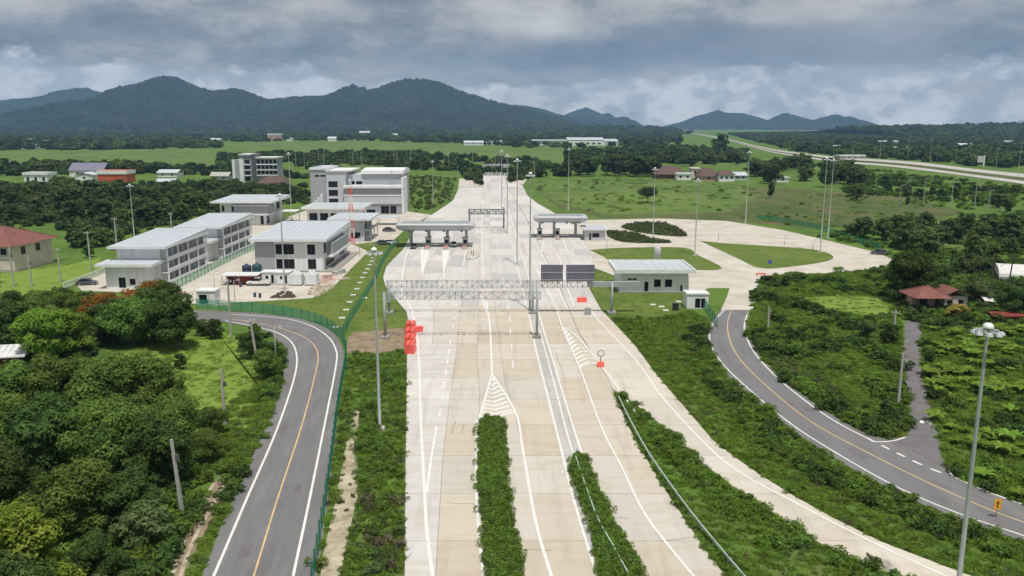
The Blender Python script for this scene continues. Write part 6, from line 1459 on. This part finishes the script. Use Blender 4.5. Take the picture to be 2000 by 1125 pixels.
tset('verge', [mat_mesh('weed_a', 61, L_hazel), mat_mesh('weed_b', 62, L_fresh), bush_mesh('weed_c', 63, L_mid, 110, .16, .5), mat_mesh('weed_d', 64, L_olive), mat_mesh('weed_e', 65, L_hazel, 150, .1, .6, .45), mat_mesh('weed_f', 60, L_mid), tuft_mesh('weed_g', 59, L_hazel, 50, .6)])
tset('grass', [mat_mesh('grass_a', 66, L_hazel, 140, .10, .8, .14), mat_mesh('grass_b', 67, L_fresh, 140, .10, .8, .16), tuft_mesh('grass_c', 68, L_hazel, 30, .3)])
tset('bright', [mat_mesh('turf_a', 101, L_fresh, 170, .11, .8, .3), mat_mesh('turf_b', 102, L_hazel, 170, .10, .8, .35), mat_mesh('turf_c', 103, L_fresh, 150, .13, .7, .45), tuft_mesh('turf_d', 104, L_hazel, 60, .5), mat_mesh('turf_e', 105, L_mid, 150, .12, .7, .4)])
tset('hedge', [bush_mesh('hedge_a', 71, L_mid, 150, .14, .8), bush_mesh('hedge_b', 72, L_fresh, 150, .13, .8), bush_mesh('hedge_c', 73, L_mid, 140, .15, .9), bush_mesh('hedge_d', 74, L_tree, 140, .15, .9), mat_mesh('hedge_e', 79, L_fresh, 170, .12, .7, .7)])
tset('wisp', [tuft_mesh('wisp_a', 111, L_hazel, 26, .75, .35), tuft_mesh('wisp_b', 112, L_fresh, 26, .65, .35), mat_mesh('wisp_c', 113, L_olive, 90, .11, .5, .5), tuft_mesh('wisp_d', 114, L_dry, 14, .7, .3), bush_mesh('wisp_e', 115, L_fresh, 60, .13, .8, .35)])
tset('olive', [bush_mesh('dry_a', 75, L_dry, 120, .15, .8), bush_mesh('dry_b', 76, L_olive, 120, .18, .8), bush_mesh('dry_c', 77, L_mid, 120, .16, .7), tuft_mesh('dry_d', 78, L_olive, 40, .8)])
def banana_mesh(name, seed):
    rg = np.random.default_rng(seed); Vs, Qs, Ts = [], [], []; off = 0
    for i in range(9):
        a = 6.28 * i / 9 + rg.uniform(-.3, .3); L = rg.uniform(1.1, 1.7); pts = []
        for k in range(5): s = L * k / 4; pts.append((math.cos(a) * s * .8, math.sin(a) * s * .8, .5 + s * .9 - .42 * s * s))
        sd = np.array([-math.sin(a), math.cos(a), 0]) * .2; w = [.3, 1, 1.1, .8, .1]; P = np.array(pts); V = np.concatenate([[p - sd * ww, p + sd * ww] for p, ww in zip(P, w)]); Q = np.array([[2*k, 2*k+1, 2*k+3, 2*k+2] for k in range(4)])
        Vs.append(V); Qs.append(Q + off); off += len(V); Ts.append(np.full(len(V), np.clip(rg.normal(.55, .2), 0, 1)))
    return np_mesh(name, np.concatenate(Vs), np.concatenate(Qs), np.concatenate(Ts), L_fresh)
tset('crop', [banana_mesh('banana_a', 81), banana_mesh('banana_b', 82), bush_mesh('crop_c', 83, L_fresh, 110, .2, .6), bush_mesh('crop_d', 84, L_mid, 110, .18, .6)])
def blob_mesh(name, seed, mat, n=170, R=1.0, H=1.0):
    rg = np.random.default_rng(seed); Vs, Qs, Ts = [], [], []; off = 0
    for i in range(12):
        d = sphere_dirs(1, rg, .3)[0]; c = np.array([d[0] * R * .6, d[1] * R * .6, H * (.45 + .35 * d[2])]); m = n // 12; dd = sphere_dirs(m, rg, .4); C = c + dd * R * .42 * rg.uniform(.75, 1.05, (m, 1)); C[:, 2] = np.maximum(C[:, 2], .02)
        V, Q, T = leaves(C, dd + rg.normal(size=(m, 3)) * .35, .26 * rg.uniform(.7, 1.3, m), np.clip(rg.normal(.42, .18) + rg.normal(0, .12, m), 0, 1), rg, .8); Vs.append(V); Qs.append(Q + off); Ts.append(T); off += len(V)
    return np_mesh(name, np.concatenate(Vs), np.concatenate(Qs), np.concatenate(Ts), mat)
tset('wood', [blob_mesh('wood_a', 91, L_far), blob_mesh('wood_b', 92, L_farmid), blob_mesh('wood_c', 93, L_far, 170, .85, 1.3), blob_mesh('wood_d', 94, L_farmid), blob_mesh('wood_e', 95, L_far, 170, 1.1, .9)])
def scatter(name, label, pts, scl, key, seed, zs=1.0, cat='undergrowth', kind='stuff', z=None):
    rg = np.random.default_rng(seed); n = len(pts); me = bpy.data.meshes.new(name); co = np.zeros((n, 3), np.float32); co[:, :2] = pts
    if z is not None: co[:, 2] = z
    me.vertices.add(n); me.vertices.foreach_set('co', co.ravel())
    for nm, ty, val in (('scl', 'FLOAT', scl), ('rz', 'FLOAT', rg.uniform(0, 6.28, n)), ('pick', 'INT', rg.integers(0, 1000, n))):
        a = me.attributes.new(nm, ty, 'POINT'); a.data.foreach_set('value', np.asarray(val, np.int32 if ty == 'INT' else np.float32))
    o = link(name, me, None); tag(o, label, cat, kind=kind)
    ng = bpy.data.node_groups.new(name, 'GeometryNodeTree'); ng.interface.new_socket('Geometry', in_out='INPUT', socket_type='NodeSocketGeometry'); ng.interface.new_socket('Geometry', in_out='OUTPUT', socket_type='NodeSocketGeometry')
    N = ng.nodes.new; L = ng.links.new; gi, go = N('NodeGroupInput'), N('NodeGroupOutput')
    ci = N('GeometryNodeCollectionInfo'); ci.inputs['Collection'].default_value = GROUPS[key]; ci.inputs['Separate Children'].default_value = True; ci.inputs['Reset Children'].default_value = True
    ip = N('GeometryNodeInstanceOnPoints'); ip.inputs['Pick Instance'].default_value = True
    def attr(nm, ty): a = N('GeometryNodeInputNamedAttribute'); a.data_type = ty; a.inputs['Name'].default_value = nm; return a.outputs['Attribute']
    rot = N('ShaderNodeCombineXYZ'); L(attr('rz', 'FLOAT'), rot.inputs[2]); sc = N('ShaderNodeCombineXYZ'); s = attr('scl', 'FLOAT')
    mz = N('ShaderNodeMath'); mz.operation = 'MULTIPLY'; mz.inputs[1].default_value = zs; L(s, mz.inputs[0]); L(s, sc.inputs[0]); L(s, sc.inputs[1]); L(mz.outputs[0], sc.inputs[2])
    L(gi.outputs[0], ip.inputs['Points']); L(ci.outputs[0], ip.inputs['Instance']); L(attr('pick', 'INT'), ip.inputs['Instance Index']); L(rot.outputs[0], ip.inputs['Rotation']); L(sc.outputs[0], ip.inputs['Scale']); L(ip.outputs[0], go.inputs[0])
    o.modifiers.new('scatter', 'NODES').node_group = ng; return o
HW_POLY = [(BND[0](y), y) for y in Ys] + [(BND[9](y), y) for y in reversed(Ys)]
WEDGE = [(BND[7](y), y) for y in Ys if y < YTIP] + [(BND[8](y), y) for y in reversed(Ys) if y < YTIP]
AVOID = [ROAD_W, ROAD_E, SIDE, LOOPW, YARDW]
def points(px, dens, seed, avoid=(), world=False, clump=0.0, cs=6.0, hw_ok=False, margin=0.0):
    """random spots in a ground outline, kept off the roads; clump thins them into patches"""
    rg = np.random.default_rng(seed); P = px if world else [(p.x, p.y) for p in GP(px)]; xs = [p[0] for p in P]; ys = [p[1] for p in P]
    A = (max(xs) - min(xs)) * (max(ys) - min(ys)); n = int(A * dens); x, y = rg.uniform(min(xs), max(xs), n), rg.uniform(min(ys), max(ys), n); k = in_poly(x, y, P)
    for a in list(AVOID) + list(avoid):
        if a is not None: k &= ~in_poly(x, y, a)
    if not hw_ok: k &= ~(in_poly(x, y, HW_POLY) & ~in_poly(x, y, WEDGE))
    if clump:
        ph = rg.uniform(0, 6.28, 8); f = np.sin(x / cs + ph[0]) * np.sin(y / cs * .8 + ph[1]) + .6 * np.sin(x / cs * 2.3 + y / cs + ph[2]) + .5 * np.sin(y / cs * 2.9 - x / cs * .7 + ph[3]); k &= f > rg.normal(clump, .5, n)
    return np.stack([x[k], y[k]], 1)
rgs = np.random.default_rng(77)
def S(name, label, px, dens, key, lo, hi, seed, zs=1.0, **kw):
    p = points(px, dens, seed, **kw); s = np.random.default_rng(seed + 500).uniform(0, 1, len(p)) ** 1.6 * (hi - lo) + lo
    return scatter(name, label, p, s, key, seed, zs)
ZV1 = [(608, 1220), (620, 1125), (642, 960), (664, 800), (678, 700), (700, 690), (740, 692), (797, 680), (794, 690), (791, 900), (789, 1125), (788, 1220)]
S('undergrowth', 'tangled shrubs on the bank between the left road and the motorway', ZV1, 1.1, 'hedge', .5, 1.5, 201, avoid=[CHALKW], clump=.5, cs=3.5)
S('weeds', 'weeds and grass between the left road fence and the motorway', ZV1, 2.0, 'verge', .5, 1.1, 202, avoid=[CHALKW])
S('tall_weeds', 'tall wispy weeds beside the motorway edge', ZV1, .6, 'wisp', .5, 1.0, 223, avoid=[CHALKW])
S('dry_scrub', 'brownish dry scrub along the motorway edge', [(700, 1125), (720, 900), (740, 850), (792, 820), (789, 1125)], 1.2, 'olive', .7, 1.5, 203, clump=-.2)
S('weeds', 'weeds invading the eroded pale bank', [(620, 1180), (655, 980), (690, 800), (704, 800), (700, 960), (665, 1125)], .22, 'olive', .4, .8, 204)
S('undergrowth', 'thick green undergrowth between the big trees and the left road', [(300, 1240), (345, 1100), (380, 920), (430, 890), (505, 790), (520, 720), (490, 640), (560, 640), (570, 700), (540, 810), (490, 910), (395, 1125), (350, 1220)], 1.6, 'shrub', .7, 1.8, 205, avoid=[DRAINW], clump=.35, cs=4)
S('weeds', 'grassy weeds along the left road edge', [(350, 1240), (380, 1080), (440, 930), (490, 820), (520, 740), (558, 740), (538, 805), (490, 905), (395, 1125), (340, 1240)], 1.6, 'verge', .5, 1.0, 206, avoid=[DRAINW]); S('bank_grass', 'bright grass along the left road shoulder', [(350, 1240), (380, 1080), (440, 930), (490, 820), (520, 740), (558, 740), (538, 805), (490, 905), (395, 1125), (340, 1240)], 2.2, 'bright', .5, 1.0, 225, avoid=[DRAINW])
S('undergrowth', 'dark undergrowth beneath the big tree mass', [(-80, 1260), (-80, 800), (300, 800), (370, 860), (390, 960), (340, 1080), (300, 1240)], .8, 'shrub', 1.2, 2.6, 207)
S('meadow_grass', 'rough bright grass of the meadow inside the bend', [(240, 690), (300, 668), (400, 645), (480, 650), (520, 740), (500, 830), (440, 880), (380, 870), (350, 760), (260, 720)], 0.6, 'grass', .6, 1.2, 208)
S('weeds', 'scattered shrubs at the meadow edge', [(430, 800), (520, 740), (540, 700), (560, 700), (545, 790), (470, 930), (410, 920)], 1.4, 'verge', .8, 1.6, 209)
ZW = [(p[0], p[1]) for p in WEDGE]
fm = lambda t: [(BND[7](y) + (BND[8](y) - BND[7](y)) * t, y) for y in Ys if y < YTIP]
ZWR = fm(.42) + fm(1.0)[::-1]; ZWL = fm(0.0) + fm(.14)[::-1]
S('wedge_planting', 'dense dark shrubs along the ramp side of the planted wedge', ZWR, 2.6, 'hedge', .6, 1.5, 210, world=True, hw_ok=True, clump=-.2, cs=3)
S('wedge_planting', 'low shrubs along the lane side of the planted wedge', ZWL, 3.0, 'hedge', .5, 1.0, 212, world=True, hw_ok=True)
S('wedge_grass', 'bright grass in the middle of the planted wedge', ZW, 2.4, 'bright', .45, 1.0, 211, world=True, hw_ok=True)
S('tall_weeds', 'tall wispy weeds rising from the planted wedge', ZW, .8, 'wisp', .5, 1.0, 213, world=True, hw_ok=True)
H1 = [(943, 822), (976, 820), (982, 832), (988, 950), (1000, 1040), (1018, 1125), (1045, 1220), (960, 1220), (951, 1125), (945, 1030), (938, 950), (939, 832)]
H2 = [(1122, 897), (1139, 897), (1162, 960), (1200, 1030), (1252, 1125), (1305, 1220), (1192, 1220), (1171, 1125), (1160, 1050), (1136, 985), (1114, 915)]
def hedge(px, label, seed):
    w = [(p.x, p.y) for p in GP(px)]; o = slab_poly('planting_bed', [Vector((a, b_, 0)) for a, b_ in w], ZB, ZS + .1, M_soil); p = points(w, 9, seed, world=True, hw_ok=True)
    sc = np.random.default_rng(seed).uniform(.4, 1.12, len(p)); h = scatter('hedge_planting', label, p, sc, 'hedge', seed, 1.15, 'hedge', z=ZS + .05)
    q = points(w, 2.0, seed + 3, world=True, hw_ok=True); q = q + np.random.default_rng(seed).normal(0, .3, q.shape); scatter('hedge_weeds', label.replace('hedge strip', 'hedge strip overgrown by weeds'), q, np.random.default_rng(seed).uniform(.5, 1.0, len(q)), 'wisp', seed + 4, 1.0, 'weeds', z=ZS + .05)
hedge(H1, 'straight clipped hedge strip between the left motorway lanes', 220); hedge(H2, 'narrow hedge strip in the motorway median', 221)
sheet('wedge_soil', [Vector((a, b_, 0)) for a, b_ in ZW], .06, M_ground)
ZV5 = [(1195, 622), (1240, 675), (1280, 730), (1340, 800), (1400, 870), (1500, 940), (1600, 1000), (1740, 1070), (1890, 1125), (2100, 1200), (2200, 1130), (2000, 1058), (1860, 1010), (1740, 958), (1620, 890), (1530, 830), (1440, 752), (1402, 712), (1382, 680), (1376, 650), (1385, 625), (1350, 606), (1300, 622)]
SHRUB_E = [(1388, 628), (1376, 650), (1382, 684), (1402, 716), (1440, 756), (1530, 834), (1620, 895), (1740, 963), (1860, 1015), (2000, 1063), (2160, 1110), (2160, 1165), (2000, 1108), (1860, 1062), (1740, 1012), (1610, 948), (1510, 885), (1430, 815), (1370, 740), (1335, 690), (1345, 650)]
S('undergrowth', 'dark shrubs on the bank just below the right road', SHRUB_E, 1.8, 'shrub', .6, 1.8, 230, clump=-.15, cs=4)
S('undergrowth', 'small shrubs on the grassy bank above the ramp', ZV5, 1.0, 'hedge', .6, 1.4, 232, clump=.9, cs=4.5)
S('bank_grass', 'bright grass on the bank beside the curving ramp', ZV5, 2.2, 'bright', .45, 1.0, 231)
S('weeds', 'coarser weeds on the bank beside the curving ramp', ZV5, .8, 'verge', .5, 1.1, 229)
S('tall_weeds', 'tall wispy weeds on the bank above the ramp', ZV5, .5, 'wisp', .5, 1.0, 224)
MEAD_E = [(p.x, p.y) for p in GP([(1560, 582), (1650, 576), (1745, 580), (1742, 614), (1690, 622), (1600, 612)])]
ZV6 = [(1486, 545), (1560, 537), (1740, 525), (1760, 630), (1764, 700), (1774, 820), (1765, 854), (1705, 853), (1620, 808), (1530, 742), (1480, 690), (1462, 655), (1459, 632), (1467, 606), (1474, 580)]
S('undergrowth', 'rampant green bushes between the right road and the side lane', ZV6, .8, 'shrub', .9, 2.6, 233, clump=.4, cs=5, avoid=[MEAD_E])
S('weeds', 'weeds between the right road and the side lane', ZV6, .9, 'verge', .6, 1.2, 234, avoid=[MEAD_E]); S('bank_grass', 'lighter grass between the right road and the side lane', ZV6, 1.4, 'bright', .6, 1.2, 228, avoid=[MEAD_E])
S('dry_scrub', 'brownish dry grass strip along the upper side of the right road', [(1463, 660), (1480, 690), (1530, 742), (1620, 808), (1705, 853), (1765, 850), (1765, 825), (1690, 790), (1600, 735), (1530, 690), (1490, 650)], 1.6, 'olive', .4, .9, 227)
S('meadow_grass', 'bright grass patch left of the farmhouses', MEAD_E, 0.5, 'grass', .6, 1.3, 250, world=True)
ZV7 = [(1800, 640), (1900, 640), (2080, 640), (2250, 800), (2250, 1060), (2000, 986), (1905, 950), (1850, 920), (1829, 840), (1812, 775), (1800, 710)]
S('crops', 'leafy banana and vegetable crops right of the side lane', ZV7, .8, 'crop', .5, 1.5, 235, clump=.2, cs=4)
S('undergrowth', 'bushes among the crops right of the side lane', ZV7, .6, 'shrub', .8, 2.2, 236, clump=.4, cs=5)
S('weeds', 'low weeds on the ground right of the side lane', ZV7, .8, 'verge', .6, 1.3, 237); S('bank_grass', 'lighter grass among the crops', ZV7, 1.6, 'bright', .6, 1.3, 226)
S('undergrowth', 'green bushes around the farm behind the side lane', [(1740, 525), (1790, 505), (2060, 520), (2080, 640), (1800, 640), (1765, 625)], .35, 'shrub', 1.4, 3.2, 238)
S('undergrowth', 'bushes in the thicket right of the loop road', [(1590, 462), (1800, 440), (2080, 410), (2080, 525), (1770, 515), (1700, 485)], .10, 'shrub', 1.6, 3.6, 239, clump=.2, cs=9)
S('undergrowth', 'low scrub dotted over the open field', [(1035, 350), (1270, 352), (1450, 362), (1700, 378), (1830, 400), (1800, 425), (1600, 445), (1400, 428), (1180, 426), (1075, 398)], .016, 'verge', 1.5, 3.6, 240, clump=.1, cs=18)
S('undergrowth', 'bushes on the slope below the far trunk road', [(1650, 385), (1640, 335), (1720, 333), (1900, 355), (2100, 385), (2100, 420), (1900, 410), (1750, 395)], .06, 'shrub', 1.6, 4.2, 241, clump=.1, cs=14)
S('undergrowth', 'overgrown ground left of the motorway beyond the toll plaza', [(795, 425), (840, 410), (880, 390), (890, 350), (850, 345), (800, 345), (795, 380)], .05, 'olive', 1.2, 2.6, 242)
S('undergrowth', 'bushes behind the dormitories and the villa', [(-60, 460), (110, 450), (260, 462), (400, 430), (440, 400), (600, 400), (600, 365), (440, 360), (-60, 370)], .035, 'wood', 1.4, 3.0, 243)
S('undergrowth', 'scrubby foreground bushes left of the flame trees', [(-60, 600), (120, 570), (200, 590), (230, 660), (150, 720), (0, 740), (-60, 740)], .5, 'shrub', 1.2, 2.6, 244)
S('undergrowth', 'bushes around the far end of the motorway', [(915, 352), (942, 363), (938, 330), (900, 335)], .05, 'wood', 2, 4, 245); S('undergrowth', 'bushes right of the far end of the motorway', [(996, 357), (1020, 352), (1060, 345), (1060, 330), (996, 335)], .04, 'wood', 2, 4, 246)
S('lawn_grass', 'short grass of the lawns around the toll buildings', LAWN_WW, .7, 'grass', .35, .7, 247, world=True)
S('lawn_grass', 'short grass in front of the control house', [(1160, 523), (1208, 538), (1208, 570), (1345, 574), (1350, 606), (1300, 622), (1195, 612), (1153, 563)], 1.0, 'grass', .35, .7, 248)
S('undergrowth', 'low planting in the dark beds of the loop road', LAWNW[2], .5, 'olive', .7, 1.4, 249, world=True, avoid=[]) if False else None
for i, w in enumerate(LAWNW[2:]):
    rg = np.random.default_rng(260 + i); xs = [p[0] for p in w]; ys = [p[1] for p in w]; x, y = rg.uniform(min(xs), max(xs), 700), rg.uniform(min(ys), max(ys), 700); k = in_poly(x, y, w)
    scatter('bed_planting', 'low dark shrubs in the %s bed of the loop road' % ('upper triangular', 'lower triangular')[i], np.stack([x[k], y[k]], 1), rg.uniform(.5, 1.2, int(k.sum())), 'olive', 262 + i, z=.1)
# far woods, hedgerows and treelines: masses
def W(label, px, dens, lo, hi, seed, zs=1.0, clump=0.0, cs=60): return scatter('far_wood', label, (p := points(px, dens, seed, clump=clump, cs=cs)), np.random.default_rng(seed).uniform(lo, hi, len(p)), 'wood', seed, zs, 'wood')
W('far woodland at the foot of the mountains on the left', [(-300, 290), (100, 287), (380, 283), (430, 278), (700, 275), (900, 281), (1000, 285), (1000, 262), (-300, 262)], .0026, 4, 9, 301, clump=-.1, cs=70)
W('far woodland reaching up to the foothills', [(-300, 262), (1300, 262), (1300, 252), (-300, 252)], .0009, 7, 12, 302, clump=0, cs=160)
W('far woodland around the factory', [(1000, 290), (1230, 290), (1330, 283), (1330, 262), (1000, 262)], .0024, 4, 9, 303, clump=-.1, cs=60)
W('hedgerows and copses across the middle fields', [(430, 303), (800, 300), (1110, 322), (1110, 348), (1000, 345), (900, 335), (700, 330), (430, 335)], .010, 3, 6, 304, clump=.3, cs=24)
W('copses between the factory and the village', [(1110, 300), (1330, 290), (1460, 300), (1460, 318), (1290, 322), (1110, 325)], .010, 4, 7, 305, clump=-.1, cs=30)
W('wooded land beyond the trunk road', [(1420, 262), (1700, 258), (2150, 258), (2150, 335), (1900, 325), (1700, 310), (1560, 298)], .0032, 4, 8, 306, clump=0, cs=50)
W('woodland on the skyline hill at the right', [(1600, 258), (2200, 258), (2200, 252), (1600, 252)], .0012, 9, 15, 307, clump=-.6, cs=150)
for q, key, lab in ((0, 'hill15', 'woodland covering the low hill on the right skyline'), (1, 'hill17', 'woodland covering the low foothill before the mountains')):
    V = HILLV[key]; rg = np.random.default_rng(400 + q); V = V[(V[:, 2] > 1) & (V[:, 1] < (3050, 4250)[q])]; V = V[rg.permutation(len(V))[:2600]]; V = V + rg.normal(0, 1, V.shape) * np.array([14, 10, 0])
    scatter('far_wood', lab, V[:, :2], rg.uniform(6, 13, len(V)), 'wood', 410 + q, 1.0, 'wood', z=V[:, 2] - 1)
W('low trees around the scattered far-left houses', [(-200, 328), (250, 322), (450, 336), (600, 345), (600, 352), (440, 344), (240, 340), (40, 344), (-200, 350)], .012, 2.2, 5, 310, clump=0, cs=22)
W('low trees in front of the far-left houses', [(-200, 366), (100, 364), (330, 366), (450, 360), (600, 372), (600, 392), (430, 392), (200, 380), (-200, 384)], .014, 1.8, 3.8, 311, clump=-.2, cs=16)
W('dark hedge row above the green fields', [(540, 312), (640, 306), (800, 303), (812, 312), (800, 320), (560, 318)], .02, 3, 6, 308)
W('line of trees at the top edge of the bright left field', [(-200, 296), (200, 293), (430, 289), (430, 283), (-200, 288)], .005, 5, 9, 309, clump=-.6, cs=40)
# ------------------------------------------------------------------ look-alikes told apart by their order in view
same = {}
for o in COL.objects:
    if o.parent is None and 'label' in o and o.get('kind') != 'stuff': same.setdefault(o['label'], []).append(o)
NTH = ['leftmost', 'second from left', 'third from left', 'fourth from left', 'fifth from left', 'sixth from left', 'seventh from left', 'eighth from left', 'ninth from left', 'tenth from left', 'eleventh from left', 'twelfth from left', 'thirteenth from left', 'fourteenth from left', 'fifteenth from left']
for lab, os in same.items():
    if len(os) < 2 or len(os) > 15: continue
    os.sort(key=lambda o: o.location.x / o.location.y); n = len(os)
    for i, o in enumerate(os):
        o['label'] = lab + ', ' + (('left one', 'right one')[i] if n == 2 else ('rightmost' if i == n - 1 else NTH[i]))
for o in COL.objects:
    if 'label' in o and len(o['label'].replace('-', ' ').split()) > 16: o['label'] = o['label'].replace('middling ', '').replace(' from left', ' along').replace('broad ', '').replace('in the ', 'in ')
# ------------------------------------------------------------------ the hazy air
hz = MB().box(-9600, 9600, -390, 9900, -3, 640).build('haze', None)
hm = bpy.data.materials.new('haze_air'); hm.use_nodes = True; nt = hm.node_tree; nt.nodes.clear()
ho = nt.nodes.new('ShaderNodeOutputMaterial'); pv = nt.nodes.new('ShaderNodeVolumePrincipled')
pv.inputs['Color'].default_value = (0.36, 0.63, 1.0, 1); pv.inputs['Density'].default_value = 0.00008
nt.links.new(pv.outputs[0], ho.inputs['Volume']); hz.data.materials.append(hm)
tag(hz, 'thin bluish haze lying over the whole plain', 'haze', kind='stuff')
